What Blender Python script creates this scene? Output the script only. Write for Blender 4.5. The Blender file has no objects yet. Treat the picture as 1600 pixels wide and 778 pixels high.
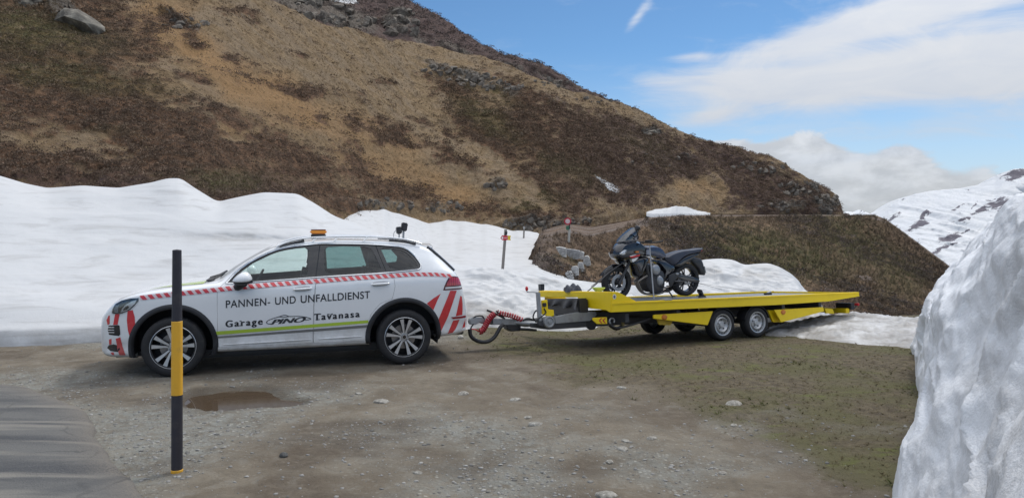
import bpy, bmesh, math, random
import numpy as np
from mathutils import Vector, Matrix
from mathutils.bvhtree import BVHTree

random.seed(7)
RNG = np.random.default_rng(7)
S = bpy.context.scene
COL = S.collection
R = math.radians
PI = math.pi

# ---------------------------------------------------------------- camera
FPX, HZ, EYE = 1155.6, 352.0, 1.9          # focal length and horizon row measured on the photo, eye height in m
cd = bpy.data.cameras.new('camera')
cam = bpy.data.objects.new('camera', cd)
COL.objects.link(cam)
cam.location = (0, 0, EYE)
cam.rotation_euler = (R(90), 0, 0)
cd.sensor_width = 36
cd.lens = 26.0
cd.shift_y = -(389 - HZ) / 1600
cd.clip_start = 0.1
cd.clip_end = 20000
S.camera = cam
S.view_settings.view_transform = 'Standard'
S.view_settings.look = 'None'
S.view_settings.gamma = 1
S.view_settings.exposure = 0.50
S.view_settings.use_curve_mapping = False

# ---------------------------------------------------------------- sky and sun
SUN_EL, SUN_AZ = 55.0, 42.0                # degrees; azimuth clockwise from +Y
W = bpy.data.worlds.new('World')
S.world = W
W.use_nodes = True
wt = W.node_tree
wt.nodes.clear()


class G:
    """tiny node-graph helper"""
    def __init__(s, t):
        s.t = t

    def n(s, kind, **kw):
        nd = s.t.nodes.new(kind)
        for k, v in kw.items():
            setattr(nd, k, v)
        return nd

    def put(s, sock, v):
        if isinstance(v, bpy.types.NodeSocket):
            s.t.links.new(v, sock)
        elif v is not None:
            if isinstance(v, (tuple, list)) and sock.type == 'RGBA' and len(v) == 3:
                v = (*v, 1)
            sock.default_value = v

    def m(s, op, a, b=None, c=None, clamp=False):
        nd = s.n('ShaderNodeMath', operation=op, use_clamp=clamp)
        s.put(nd.inputs[0], a)
        s.put(nd.inputs[1], b)
        s.put(nd.inputs[2], c)
        return nd.outputs[0]

    def mix(s, f, a, b, blend='MIX'):
        nd = s.n('ShaderNodeMix', data_type='RGBA', blend_type=blend)
        s.put(nd.inputs[0], f)
        s.put(nd.inputs[6], a)
        s.put(nd.inputs[7], b)
        return nd.outputs[2]

    def noise(s, vec, scale, detail=5, rough=.55, dist=0, out=0):
        nd = s.n('ShaderNodeTexNoise')
        s.put(nd.inputs['Vector'], vec)
        nd.inputs['Scale'].default_value = scale
        nd.inputs['Detail'].default_value = detail
        nd.inputs['Roughness'].default_value = rough
        nd.inputs['Distortion'].default_value = dist
        return nd.outputs[out]

    def voro(s, vec, scale, feature='F1', out='Distance', rand=1):
        nd = s.n('ShaderNodeTexVoronoi', feature=feature)
        s.put(nd.inputs['Vector'], vec)
        nd.inputs['Scale'].default_value = scale
        nd.inputs['Randomness'].default_value = rand
        return nd.outputs[out]

    def ramp(s, f, stops):
        nd = s.n('ShaderNodeValToRGB')
        e = nd.color_ramp.elements
        while len(e) < len(stops):
            e.new(.5)
        for el, (p, c) in zip(e, stops):
            el.position = p
            el.color = (*c, 1) if isinstance(c, (tuple, list)) else (c, c, c, 1)
        s.put(nd.inputs[0], f)
        return nd.outputs[0]

    def step(s, v, a, b):
        nd = s.n('ShaderNodeMapRange', interpolation_type='SMOOTHSTEP')
        s.put(nd.inputs[0], v)
        nd.inputs[1].default_value = a
        nd.inputs[2].default_value = b
        return nd.outputs[0]

    def map(s, vec, scale=(1, 1, 1), loc=(0, 0, 0), rot=(0, 0, 0)):
        nd = s.n('ShaderNodeMapping')
        s.put(nd.inputs[0], vec)
        nd.inputs[1].default_value = loc
        nd.inputs[2].default_value = rot
        nd.inputs[3].default_value = scale
        return nd.outputs[0]

    def bump(s, h, strength=.5, dist=.02, nrm=None):
        nd = s.n('ShaderNodeBump')
        nd.inputs['Strength'].default_value = strength
        nd.inputs['Distance'].default_value = dist
        s.put(nd.inputs['Height'], h)
        s.put(nd.inputs['Normal'], nrm)
        return nd.outputs[0]

    def attr(s, name, out='Fac'):
        return s.n('ShaderNodeAttribute', attribute_name=name).outputs[out]


g = G(wt)
sky = g.n('ShaderNodeTexSky', sky_type='NISHITA')
sky.sun_disc = False
sky.sun_elevation = R(SUN_EL)
sky.sun_rotation = R(SUN_AZ)
sky.altitude = 1800
sky.air_density = 1.0
sky.dust_density = 0.6
sky.ozone_density = 2.0
dirv = g.n('ShaderNodeTexCoord').outputs['Generated']
sep = g.n('ShaderNodeSeparateXYZ')
g.put(sep.inputs[0], dirv)
az = g.m('ARCTAN2', sep.outputs[0], sep.outputs[1])
el = g.m('ARCSINE', sep.outputs[2])
cmb = g.n('ShaderNodeCombineXYZ')
g.put(cmb.inputs[0], az)
g.put(cmb.inputs[1], g.m('MULTIPLY', el, 2.4))
cv = cmb.outputs[0]
n_big = g.noise(cv, 3.2, 7, .58, .5)
n_fine = g.noise(g.map(cv, (1, 1.3, 1), (3, 1, 0), (0, 0, R(-14))), 7.5, 8, .62, .8)
n_str = g.noise(g.map(cv, (.45, 2.2, 1), (7, 2, 0), (0, 0, R(-16))), 6.0, 7, .6, .4)


def cloud_blob(px, py, rx, ry, deg, wgt):
    a0 = math.atan((px - 800) / FPX)
    e0 = math.atan((HZ - py) / math.hypot(px - 800, FPX))
    rx, ry = rx / 1300, ry / 1300
    c, s_ = math.cos(R(deg)), math.sin(R(deg))
    da = g.m('SUBTRACT', az, a0)
    de = g.m('SUBTRACT', el, e0)
    u = g.m('ADD', g.m('MULTIPLY', da, c / rx), g.m('MULTIPLY', de, s_ / rx))
    v = g.m('ADD', g.m('MULTIPLY', da, -s_ / ry), g.m('MULTIPLY', de, c / ry))
    q = g.m('ADD', g.m('MULTIPLY', u, u), g.m('MULTIPLY', v, v))
    return g.m('MULTIPLY', g.m('EXPONENT', g.m('MULTIPLY', q, -1)), wgt)


cover = g.m('ADD', g.m('MULTIPLY', g.step(n_big, .5, .75), .35), g.m('MULTIPLY', g.step(el, .30, .62), .95))
for b in ((1330, 38, 190, 24, 14, .95), (1490, 2, 180, 30, 10, .9), (1430, 112, 230, 36, 4, .95), (1185, 134, 130, 24, 0, .9), (1020, 127, 90, 16, 0, .55),
          (1570, 120, 130, 60, 0, .9), (1110, 182, 75, 16, 8, .8), (1085, 90, 45, 8, 0, .5), (995, 28, 38, 9, 52, .62), (1450, 215, 120, 14, 0, .25), (1480, 90, 330, 120, 6, .42), (1200, 110, 160, 70, 0, .22)):
    cover = g.m('ADD', cover, cloud_blob(*b))
puff = 0.0
for b in ((1185, 246, 80, 30, 0, 1.0), (1262, 236, 58, 32, 0, 1.0), (1275, 285, 150, 40, 0, 1.0), (1410, 246, 34, 22, 0, .9), (1400, 302, 150, 40, 0, .9), (1330, 320, 200, 30, 0, .8), (1120, 232, 50, 16, 0, .8), (1540, 305, 120, 26, 0, .45)):
    puff = g.m('ADD', puff, cloud_blob(*b))
n_puff = g.noise(g.map(cv, (1, .85, 1), (5, 3, 0)), 17, 7, .58, .25)
puff = g.m('MULTIPLY', g.step(g.m('ADD', puff, g.m('MULTIPLY', g.m('SUBTRACT', n_puff, .5), 1.7)), .42, .78), .9)
nz = g.m('ADD', g.m('MULTIPLY', n_fine, .65), g.m('MULTIPLY', n_str, .45))
dens = g.m('MULTIPLY', g.step(g.m('ADD', cover, g.m('MULTIPLY', g.m('SUBTRACT', nz, .55), 2.1)), .12, 1.22), .93)
dens = g.m('MAXIMUM', dens, puff)
hazeb = g.m('MULTIPLY', g.m('SUBTRACT', 1, g.step(el, -.02, .24)), .78)
skyc = g.mix(hazeb, g.mix(1.0, sky.outputs[0], (.60, .80, .90), 'MULTIPLY'), (4.7, 5.3, 6.1))
cloudc = g.ramp(g.m('ADD', g.m('MULTIPLY', n_fine, .6), g.m('MULTIPLY', n_big, .4)), [(.3, (.84, .88, .95)), (.62, (1, 1, 1))])
cloudc = g.mix(1.0, cloudc, (4.35, 4.43, 4.58), 'MULTIPLY')
# overcast sheets brighten towards the zenith (CIE overcast sky)
vm = g.n('ShaderNodeVectorMath', operation='SCALE')
g.put(vm.inputs[0], cloudc)
g.put(vm.inputs[3], g.m('ADD', 1, g.m('MULTIPLY', g.m('MAXIMUM', sep.outputs[2], 0), 2)))
cloudc = vm.outputs[0]
pv = g.n('ShaderNodeVectorMath', operation='SCALE')          # heaped cloud: bright tops, soft grey hollows
g.put(pv.inputs[0], cloudc)
g.put(pv.inputs[3], g.m('ADD', 1, g.m('MULTIPLY', puff, g.m('ADD', .02, g.m('MULTIPLY', g.m('SUBTRACT', g.step(n_puff, .38, .66), .4), .30)))))
fin = g.mix(dens, skyc, pv.outputs[0])
bg = g.n('ShaderNodeBackground')
g.put(bg.inputs[0], fin)
bg.inputs[1].default_value = 0.09
wo = g.n('ShaderNodeOutputWorld')
wt.links.new(bg.outputs[0], wo.inputs[0])

sl = bpy.data.lights.new('sun', 'SUN')
sun = bpy.data.objects.new('sun', sl)
COL.objects.link(sun)
sl.energy = 1.25
sl.angle = R(10)
sl.color = (1, .955, .89)
sd = Vector((math.sin(R(SUN_AZ)) * math.cos(R(SUN_EL)), math.cos(R(SUN_AZ)) * math.cos(R(SUN_EL)), math.sin(R(SUN_EL))))
sun.rotation_euler = sd.to_track_quat('Z', 'Y').to_euler()
sun.location = (20, 20, 40)

# ---------------------------------------------------------------- helpers
def P(px, py, Z):
    """the world point at depth Z on the line of sight through photo pixel (px, py)"""
    return np.array([(px - 800) / FPX * Z, Z, EYE - (py - HZ) / FPX * Z])


def gz(py):
    """depth at which level ground shows on photo row py"""
    return EYE * FPX / (py - HZ)


def itp(x, tab):
    tab = np.array(tab, float)
    return np.interp(x, tab[:, 0], tab[:, 1])


def sm(x, tab):
    """smooth (monotone cubic) interpolation through a table"""
    tab = np.array(tab, float)
    X, Y = tab[:, 0], tab[:, 1]
    h = np.diff(X)
    d = np.diff(Y) / h
    mm = np.zeros(len(X))
    for i in range(1, len(X) - 1):
        if d[i - 1] * d[i] > 0:
            w1, w2 = 2 * h[i] + h[i - 1], h[i] + 2 * h[i - 1]
            mm[i] = (w1 + w2) / (w1 / d[i - 1] + w2 / d[i])
    mm[0], mm[-1] = d[0], d[-1]
    x = np.clip(np.asarray(x, float), X[0], X[-1])
    i = np.clip(np.searchsorted(X, x, side='right') - 1, 0, len(X) - 2)
    t = (x - X[i]) / h[i]
    return ((2 * t**3 - 3 * t**2 + 1) * Y[i] + (t**3 - 2 * t**2 + t) * h[i] * mm[i]
            + (-2 * t**3 + 3 * t**2) * Y[i + 1] + (t**3 - t**2) * h[i] * mm[i + 1])


def sstep(a, b, x):
    t = np.clip((x - a) / (b - a), 0, 1)
    return t * t * (3 - 2 * t)


def vn(x, y, seed=0):
    """value noise, -1..1"""
    xi, yi = np.floor(x).astype(np.int64), np.floor(y).astype(np.int64)
    fx, fy = x - xi, y - yi
    ux, uy = fx**3 * (fx * (fx * 6 - 15) + 10), fy**3 * (fy * (fy * 6 - 15) + 10)

    def hs(a, b):
        n = (a * 374761393 + b * 668265263 + seed * 1442695041) & 0x7fffffff
        n = ((n ^ (n >> 13)) * 1274126177) & 0x7fffffff
        n = ((n ^ (n >> 15)) * 2246822519) & 0x7fffffff
        return (n & 0xffff) / 32767.5 - 1
    a, b, c, d = hs(xi, yi), hs(xi + 1, yi), hs(xi, yi + 1), hs(xi + 1, yi + 1)
    return (a + (b - a) * ux) * (1 - uy) + (c + (d - c) * ux) * uy


def fbm(x, y, oc=5, gain=.5, seed=0):
    t, amp, nrm = 0, 1, 0
    for i in range(oc):
        t = t + amp * vn(x, y, seed + i * 17)
        nrm += amp
        amp *= gain
        x, y = (x * .8 - y * .6) * 2.03 + 13.7, (x * .6 + y * .8) * 2.03 - 7.1
    return t / nrm


def ridged(x, y, oc=4, seed=0):
    t, amp, nrm = 0, 1, 0
    for i in range(oc):
        t = t + amp * (1 - np.abs(vn(x, y, seed + i * 31)) * 2)
        nrm += amp
        amp *= .5
        x, y = (x * .8 - y * .6) * 2.1 + 3.3, (x * .6 + y * .8) * 2.1 + 9.1
    return t / nrm


def mesh_np(name, verts, faces, mats=None, smooth=True, parent=None, attrs=None, fmat=None):
    """one mesh object from numpy arrays; faces is (n,3) or (n,4)"""
    me = bpy.data.meshes.new(name)
    v = np.ascontiguousarray(verts, np.float32).reshape(-1, 3)
    f = np.ascontiguousarray(faces, np.int32)
    n, k = f.shape
    me.vertices.add(len(v))
    me.vertices.foreach_set('co', v.ravel())
    me.loops.add(n * k)
    me.loops.foreach_set('vertex_index', f.ravel())
    me.polygons.add(n)
    me.polygons.foreach_set('loop_start', np.arange(0, n * k, k, dtype=np.int32))
    me.polygons.foreach_set('use_smooth', np.full(n, smooth, bool))
    if fmat is not None:
        me.polygons.foreach_set('material_index', np.ascontiguousarray(fmat, np.int32))
    for m_ in (mats if isinstance(mats, (list, tuple)) else [mats]):
        if m_:
            me.materials.append(m_)
    for k_, a in (attrs or {}).items():
        at = me.attributes.new(k_, 'FLOAT', 'POINT')
        at.data.foreach_set('value', np.ascontiguousarray(a, np.float32).ravel())
    me.update(calc_edges=True)
    me.validate()
    o = bpy.data.objects.new(name, me)
    COL.objects.link(o)
    if parent:
        o.parent = parent
    return o


def grid_faces(nr, nc, wrap=False):
    i = np.arange(nr - 1)[:, None]
    j = np.arange(nc if wrap else nc - 1)[None, :]
    j2 = (j + 1) % nc
    return np.stack(np.broadcast_arrays(i * nc + j, i * nc + j2, (i + 1) * nc + j2, (i + 1) * nc + j), -1).reshape(-1, 4)


def grid(name, V, mat, attrs=None, parent=None, flip=False):
    f = grid_faces(V.shape[0], V.shape[1])
    if flip:
        f = f[:, ::-1]
    return mesh_np(name, V.reshape(-1, 3), f, mat, True, parent, attrs)


def struct(o):
    o['kind'] = 'structure'
    return o


def stuff(o):
    o['kind'] = 'stuff'
    return o


def tag(o, label, cat, group=None):
    o['label'] = label
    o['category'] = cat
    if group:
        o['group'] = group
    return o


def thing(name, label, cat, loc=(0, 0, 0), rz=0, group=None):
    o = bpy.data.objects.new(name, None)
    o.empty_display_size = .2
    COL.objects.link(o)
    o.location = loc
    o.rotation_euler = (0, 0, rz)
    return tag(o, label, cat, group)


def obj(name, bm, mat, parent=None, smooth=None, bevel=0):
    """links a bmesh as one mesh object; smooth = angle limit in degrees"""
    me = bpy.data.meshes.new(name)
    bmesh.ops.recalc_face_normals(bm, faces=bm.faces)
    if bevel:
        sharp = [e for e in bm.edges if len(e.link_faces) == 2 and e.calc_face_angle(0) > R(40)]
        bmesh.ops.bevel(bm, geom=sharp, offset=bevel, segments=2, affect='EDGES', clamp_overlap=True)
    if smooth:
        for f in bm.faces:
            f.smooth = True
        for e in bm.edges:
            if len(e.link_faces) == 2 and e.calc_face_angle(0) > R(smooth):
                e.smooth = False
    bm.to_mesh(me)
    bm.free()
    for m_ in (mat if isinstance(mat, (list, tuple)) else [mat]):
        me.materials.append(m_)
    o = bpy.data.objects.new(name, me)
    COL.objects.link(o)
    if parent:
        o.parent = parent
    return o


def bm_box(bm, c, d, rot=None):
    m_ = Matrix.Translation(c) @ (rot.to_4x4() if rot is not None else Matrix()) @ Matrix.Diagonal((*d, 1))
    return bmesh.ops.create_cube(bm, size=1, matrix=m_)['verts']


def bm_prism(bm, pts, y0, y1):
    """polygon in (x, z) extruded along y"""
    a = [bm.verts.new((x, y0, z)) for x, z in pts]
    b = [bm.verts.new((x, y1, z)) for x, z in pts]
    n = len(pts)
    bm.faces.new(a)
    bm.faces.new(b[::-1])
    for i in range(n):
        bm.faces.new((a[i], b[i], b[(i + 1) % n], a[(i + 1) % n]))


def bm_prism_z(bm, pts, z0, z1):
    a = [bm.verts.new((x, y, z0)) for x, y in pts]
    b = [bm.verts.new((x, y, z1)) for x, y in pts]
    n = len(pts)
    bm.faces.new(a[::-1])
    bm.faces.new(b)
    for i in range(n):
        bm.faces.new((a[i], a[(i + 1) % n], b[(i + 1) % n], b[i]))


def bm_tube(bm, pts, r, n=8, cap=True, flat=1.0):
    """swept tube; r a number or one per point"""
    pts = [Vector(p) for p in pts]
    rs = r if isinstance(r, (list, tuple)) else [r] * len(pts)
    rings = []
    up = Vector((0, 0, 1))
    for i, p in enumerate(pts):
        d = (pts[min(i + 1, len(pts) - 1)] - pts[max(i - 1, 0)]).normalized()
        if i == 0:
            a = d.orthogonal().normalized() if abs(d.dot(up)) > .95 else d.cross(up).normalized()
        else:
            a = (a - d * a.dot(d)).normalized()
        b = d.cross(a)
        rings.append([bm.verts.new(p + (a * math.cos(t) + b * math.sin(t) * flat) * rs[i])
                      for t in (2 * PI * k / n for k in range(n))])
    for A, B in zip(rings, rings[1:]):
        for k in range(n):
            bm.faces.new((A[k], A[(k + 1) % n], B[(k + 1) % n], B[k]))
    if cap:
        bm.faces.new(rings[0][::-1])
        bm.faces.new(rings[-1])


def bm_lathe(bm, prof, c=(0, 0, 0), n=48, axis='y', closed=False):
    """profile of (radius, offset along axis) turned about an axis through c"""
    rings = []
    for r, a in prof:
        ring = []
        for k in range(n):
            t = 2 * PI * k / n
            u, v = r * math.cos(t), r * math.sin(t)
            p = (u, a, v) if axis == 'y' else ((a, u, v) if axis == 'x' else (u, v, a))
            ring.append(bm.verts.new((p[0] + c[0], p[1] + c[1], p[2] + c[2])))
        rings.append(ring)
    seq = list(zip(rings, rings[1:])) + ([(rings[-1], rings[0])] if closed else [])
    for A, B in seq:
        for k in range(n):
            bm.faces.new((A[k], A[(k + 1) % n], B[(k + 1) % n], B[k]))
    return rings


def catmull(pts, n=8):
    pts = [Vector(p) for p in pts]
    out = []
    for i in range(len(pts) - 1):
        p0, p1, p2, p3 = pts[max(i - 1, 0)], pts[i], pts[i + 1], pts[min(i + 2, len(pts) - 1)]
        for k in range(n):
            t = k / n
            out.append(.5 * ((2 * p1) + (p2 - p0) * t + (2 * p0 - 5 * p1 + 4 * p2 - p3) * t * t + (3 * p1 - p0 - 3 * p2 + p3) * t**3))
    out.append(pts[-1])
    return out


def principled(name, base=(.5, .5, .5), rough=.5, metal=0, coat=0, spec=None, build=None):
    """a Principled material; build(g, bsdf) may add procedural colour, roughness, relief"""
    m_ = bpy.data.materials.new(name)
    m_.use_nodes = True
    t = m_.node_tree
    b = t.nodes['Principled BSDF']
    b.inputs['Base Color'].default_value = (*base, 1)
    b.inputs['Roughness'].default_value = rough
    b.inputs['Metallic'].default_value = metal
    b.inputs['Coat Weight'].default_value = coat
    if spec is not None:
        b.inputs['Specular IOR Level'].default_value = spec
    if build:
        gg = G(t)
        build(gg, b)
    return m_


def worn(name, base, rough=.5, metal=0, coat=0, dirt=.25, dirtc=(.12, .10, .08), scale=6, bumps=0):
    """paint / plastic / metal with faint blotches, dust and fine relief"""
    def bld(q, b):
        co = q.n('ShaderNodeTexCoord').outputs['Object']
        nz_ = q.noise(co, scale, 6, .65)
        q.put(b.inputs['Base Color'], q.mix(q.m('MULTIPLY', q.step(nz_, .48, .8), dirt), base, dirtc))
        q.put(b.inputs['Roughness'], q.m('ADD', rough - .06, q.m('MULTIPLY', nz_, .14)))
        if bumps:
            q.put(b.inputs['Normal'], q.bump(q.noise(co, scale * 14, 3), bumps, .003))
    return principled(name, base, rough, metal, coat, build=bld)
# ================================================================ materials of the land
def pos(q):
    return q.n('ShaderNodeNewGeometry').outputs['Position']


def snow_build(dirt_amt=.25, spec_scale=9.0):
    def bld(q, b):
        p = pos(q)
        dirt = q.attr('dirt')
        streak = q.noise(q.map(p, (.5, .9, 5.0)), 1.6, 7, .62, .6)
        blot = q.noise(p, 2.2, 6, .6)
        specks = q.step(q.noise(p, spec_scale * 4, 4, .7), .66, .78)
        d1 = q.m('MULTIPLY', q.step(streak, .48, .72), dirt_amt)
        d2 = q.m('MULTIPLY', q.m('MULTIPLY', dirt, q.step(blot, .25, .62)), .9)
        d3 = q.m('MULTIPLY', specks, q.m('ADD', q.m('MULTIPLY', dirt, .55), .07))
        d = q.m('ADD', q.m('ADD', d1, d2), d3, clamp=True)
        q.put(b.inputs['Base Color'], q.mix(d, (.56, .565, .57), (.22, .205, .19)))
        hgt = q.m('ADD', q.noise(p, 5, 6, .6), q.m('MULTIPLY', q.noise(p, 34, 3, .6), .3))
        q.put(b.inputs['Normal'], q.bump(hgt, .25, .04))
        q.put(b.inputs['Roughness'], .62)
    return bld


M_SNOW = principled('old_snow', (.85, .86, .88), .6, build=snow_build(.34))
M_SNOW_DIRTY = principled('dirty_snow', (.8, .8, .8), .7, build=snow_build(.38, 6))


def wall_build(q, b):
    p = pos(q)
    dirt = q.attr('dirt')
    blot = q.noise(p, 1.7, 7, .62, .4)
    specks = q.step(q.noise(p, 42, 4, .7), .68, .78)
    d = q.m('ADD', q.m('MULTIPLY', q.step(blot, .45, .72), .12), q.m('MULTIPLY', specks, q.m('ADD', .12, q.m('MULTIPLY', dirt, .6))))
    d = q.m('ADD', d, q.m('MULTIPLY', dirt, q.step(blot, .3, .65)), clamp=True)
    q.put(b.inputs['Base Color'], q.mix(d, (.84, .85, .87), (.36, .35, .34)))
    hgt = q.m('ADD', q.noise(p, 9, 7, .65), q.m('MULTIPLY', q.noise(p, 60, 4, .65), .35))
    cup = q.m('SUBTRACT', 1, q.voro(q.mix(.12, p, q.noise(p, 3, 3, out=1)), 5.5, 'SMOOTH_F1'))
    n0 = q.bump(cup, .22, .10)
    q.put(b.inputs['Normal'], q.bump(hgt, .42, .05, n0))
    b.inputs['Roughness'].default_value = .5


M_WALLSNOW = principled('ploughed_snow', (.8, .83, .88), .5, build=wall_build)


def ground_build(q, b):
    p = pos(q)
    grass, grav, mud, damp = q.attr('grass'), q.attr('gravel'), q.attr('mud'), q.attr('damp')
    n1 = q.noise(p, 1.3, 7, .65)
    n2 = q.noise(p, 9, 6, .7)
    n3 = q.noise(p, 55, 4, .75)
    base = q.mix(q.step(n1, .35, .68), (.150, .122, .093), (.218, .186, .148))
    base = q.mix(q.m('MULTIPLY', grav, q.step(n2, .25, .7)), base, (.240, .246, .236))
    # broken stone of many tones
    vc = q.voro(p, 26, out='Color')
    sepc = q.n('ShaderNodeSeparateColor')
    q.put(sepc.inputs[0], vc)
    vd = q.voro(p, 26)
    chips = q.m('MULTIPLY', q.step(sepc.outputs[0], .55, .95), q.m('SUBTRACT', 1, q.step(vd, .22, .5)))
    base = q.mix(q.m('MULTIPLY', chips, q.m('ADD', q.m('MULTIPLY', grav, .75), .16)), base, q.mix(sepc.outputs[1], (.20, .20, .19), (.48, .47, .44)))
    n4 = q.noise(p, 3.4, 8, .72, .6)
    base = q.mix(q.m('MULTIPLY', q.step(n4, .50, .68), .55), base, (.118, .103, .086))
    base = q.mix(q.m('MULTIPLY', q.step(n4, .50, .34), .32), base, (.31, .305, .285))
    base = q.mix(q.m('MULTIPLY', q.step(n3, .50, .8), .55), base, (.125, .110, .092))
    base = q.mix(q.m('MULTIPLY', mud, q.step(n2, .2, .6)), base, (.088, .066, .049))
    gcol = q.mix(q.step(n2, .36, .66), (.080, .062, .042), (.150, .122, .080))
    gcol = q.mix(q.m('MULTIPLY', q.step(q.noise(p, .55, 6, .65), .46, .60), .75), gcol, q.mix(n3, (.070, .068, .028), (.135, .128, .055)))
    gcol = q.mix(q.m('MULTIPLY', q.step(q.noise(q.map(p, (.7, 1.4, 1)), 1.5, 6, .68), .56, .66), .85), gcol, q.mix(n3, (.080, .092, .022), (.150, .160, .045)))
    gcol = q.mix(q.m('MULTIPLY', q.step(n3, .48, .75), .55), gcol, (.058, .046, .030))
    base = q.mix(q.m('MULTIPLY', grass, q.step(q.m('ADD', n2, q.m('MULTIPLY', grass, .5)), .45, .8)), base, gcol)
    base = q.mix(1.0, base, (1.0, 1.0, .95), 'MULTIPLY')
    base = q.mix(damp, base, q.mix(1.0, base, (.5, .46, .42), 'MULTIPLY'))
    q.put(b.inputs['Base Color'], base)
    h = q.m('ADD', q.m('ADD', q.m('ADD', n2, q.m('MULTIPLY', n4, 1.5)), q.m('MULTIPLY', n3, .5)), q.m('MULTIPLY', q.m('SUBTRACT', 1, vd), q.m('MULTIPLY', grav, .5)))
    q.put(b.inputs['Normal'], q.bump(h, .8, .035))
    q.put(b.inputs['Roughness'], q.m('SUBTRACT', .93, q.m('MULTIPLY', damp, .45)))


M_GROUND = principled('gravel_ground', (.2, .18, .15), .9, spec=.3, build=ground_build)


def hill_build(q, b):
    p = pos(q)
    shrub, orange, rock, green, dark = q.attr('shrub'), q.attr('orange'), q.attr('rock'), q.attr('green'), q.attr('heath')
    n1 = q.noise(p, .35, 8, .65)
    n2 = q.noise(p, 1.6, 8, .68)
    n3 = q.noise(p, 7, 6, .72)
    tan = q.mix(q.step(n2, .32, .7), (0.191, 0.128, 0.071), (0.334, 0.240, 0.138))
    tan = q.mix(q.m('MULTIPLY', q.step(n1, .4, .62), .5), tan, (0.261, 0.204, 0.147))
    tan = q.mix(q.m('MULTIPLY', orange, .85), tan, q.mix(n3, (0.261, 0.143, 0.062), (0.472, 0.296, 0.143)))
    tan = q.mix(q.m('MULTIPLY', q.step(n3, .55, .76), .4), tan, (0.096, 0.063, 0.040))
    hea = q.mix(q.step(n2, .35, .65), (0.082, 0.052, 0.038), (0.233, 0.136, 0.082))
    hea = q.mix(q.m('MULTIPLY', q.step(n3, .5, .75), .55), hea, (0.328, 0.213, 0.131))
    hea = q.mix(q.m('MULTIPLY', green, .55), hea, q.mix(n3, (0.082, 0.082, 0.033), (0.233, 0.213, 0.076)))
    hea = q.mix(q.m('MULTIPLY', dark, .8), hea, q.mix(n3, (0.061, 0.047, 0.048), (0.170, 0.122, 0.115)))
    edge = q.step(q.m('ADD', shrub, q.m('MULTIPLY', q.m('SUBTRACT', n2, .5), 1.5)), .26, .74)
    c = q.mix(edge, tan, hea)
    rk = q.mix(q.step(n3, .3, .7), (.085, .068, .055), (.265, .230, .190))
    rk = q.mix(q.step(q.noise(q.map(p, (1, 1, .4)), 2.4, 6, .7), .50, .62), rk, (.055, .043, .036))
    c = q.mix(q.step(q.m('ADD', rock, q.m('MULTIPLY', q.m('SUBTRACT', n3, .5), 2.0)), .45, .75), c, rk)
    q.put(b.inputs['Base Color'], c)
    h = q.m('ADD', q.m('MULTIPLY', n2, 1.0), q.m('MULTIPLY', n3, .4))
    q.put(b.inputs['Normal'], q.bump(h, .9, .5))
    b.inputs['Roughness'].default_value = .95


M_HILL = principled('alpine_slope', (.2, .14, .08), .95, spec=.15, build=hill_build)


def bank_build(q, b):
    p = pos(q)
    track, green, rock, pale = q.attr('track'), q.attr('green'), q.attr('rock'), q.attr('pale')
    n1 = q.noise(p, .4, 7, .65)
    n2 = q.noise(p, 1.8, 8, .7)
    n3 = q.noise(p, 6.5, 6, .72)
    c = q.mix(q.step(n2, .35, .68), (0.094, 0.061, 0.042), (0.226, 0.155, 0.098))
    c = q.mix(q.m('MULTIPLY', q.m('MULTIPLY', green, q.step(n1, .3, .6)), .85), c, q.mix(n3, (0.076, 0.071, 0.029), (0.189, 0.165, 0.070)))
    c = q.mix(q.m('MULTIPLY', q.step(n3, .52, .75), .6), c, (0.063, 0.046, 0.037))
    c = q.mix(q.m('MULTIPLY', pale, q.step(n2, .35, .7)), c, (0.378, 0.256, 0.166))
    c = q.mix(q.step(q.m('ADD', rock, q.m('MULTIPLY', q.m('SUBTRACT', n3, .5), 1.3)), .45, .65), c, q.mix(n3, (0.105, 0.088, 0.079), (0.362, 0.297, 0.266)))
    c = q.mix(track, c, q.mix(n3, (0.182, 0.151, 0.133), (0.333, 0.276, 0.245)))
    q.put(b.inputs['Base Color'], c)
    q.put(b.inputs['Normal'], q.bump(q.m('ADD', n2, q.m('MULTIPLY', n3, .5)), .9, .45))
    b.inputs['Roughness'].default_value = .95


M_BANK = principled('grass_bank', (.1, .08, .05), .95, spec=.15, build=bank_build)


def peak_build(q, b):
    p = pos(q)
    rk = q.attr('rock')
    n2 = q.noise(p, .008, 8, .65)
    n3 = q.noise(q.map(p, (1, 1, .55)), .034, 10, .78, .4)
    snow = q.mix(q.step(n2, .35, .7), (.70, .715, .74), (.76, .765, .77))
    rock_c = q.mix(n3, (.085, .078, .10), (.19, .175, .20))
    f = q.step(q.m('ADD', rk, q.m('MULTIPLY', q.m('SUBTRACT', n3, .5), 2.6)), .50, .60)
    q.put(b.inputs['Base Color'], q.mix(f, snow, rock_c))
    q.put(b.inputs['Normal'], q.bump(q.m('ADD', n2, n3), .6, 14))
    b.inputs['Roughness'].default_value = .8


M_PEAK = principled('snowy_rock', (.85, .86, .88), .8, spec=.2, build=peak_build)

# ================================================================ ground
def axis(lo, hi, step, far):
    a = np.arange(lo, hi + 1e-6, step)
    k = far[0]
    ext = []
    d = step
    x = hi
    while x < k:
        d *= 1.35
        x += d
        ext.append(x)
    ext2 = []
    d = step
    x = lo
    while x > far[1]:
        d *= 1.35
        x -= d
        ext2.append(x)
    return np.concatenate([ext2[::-1], a, ext])


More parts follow.
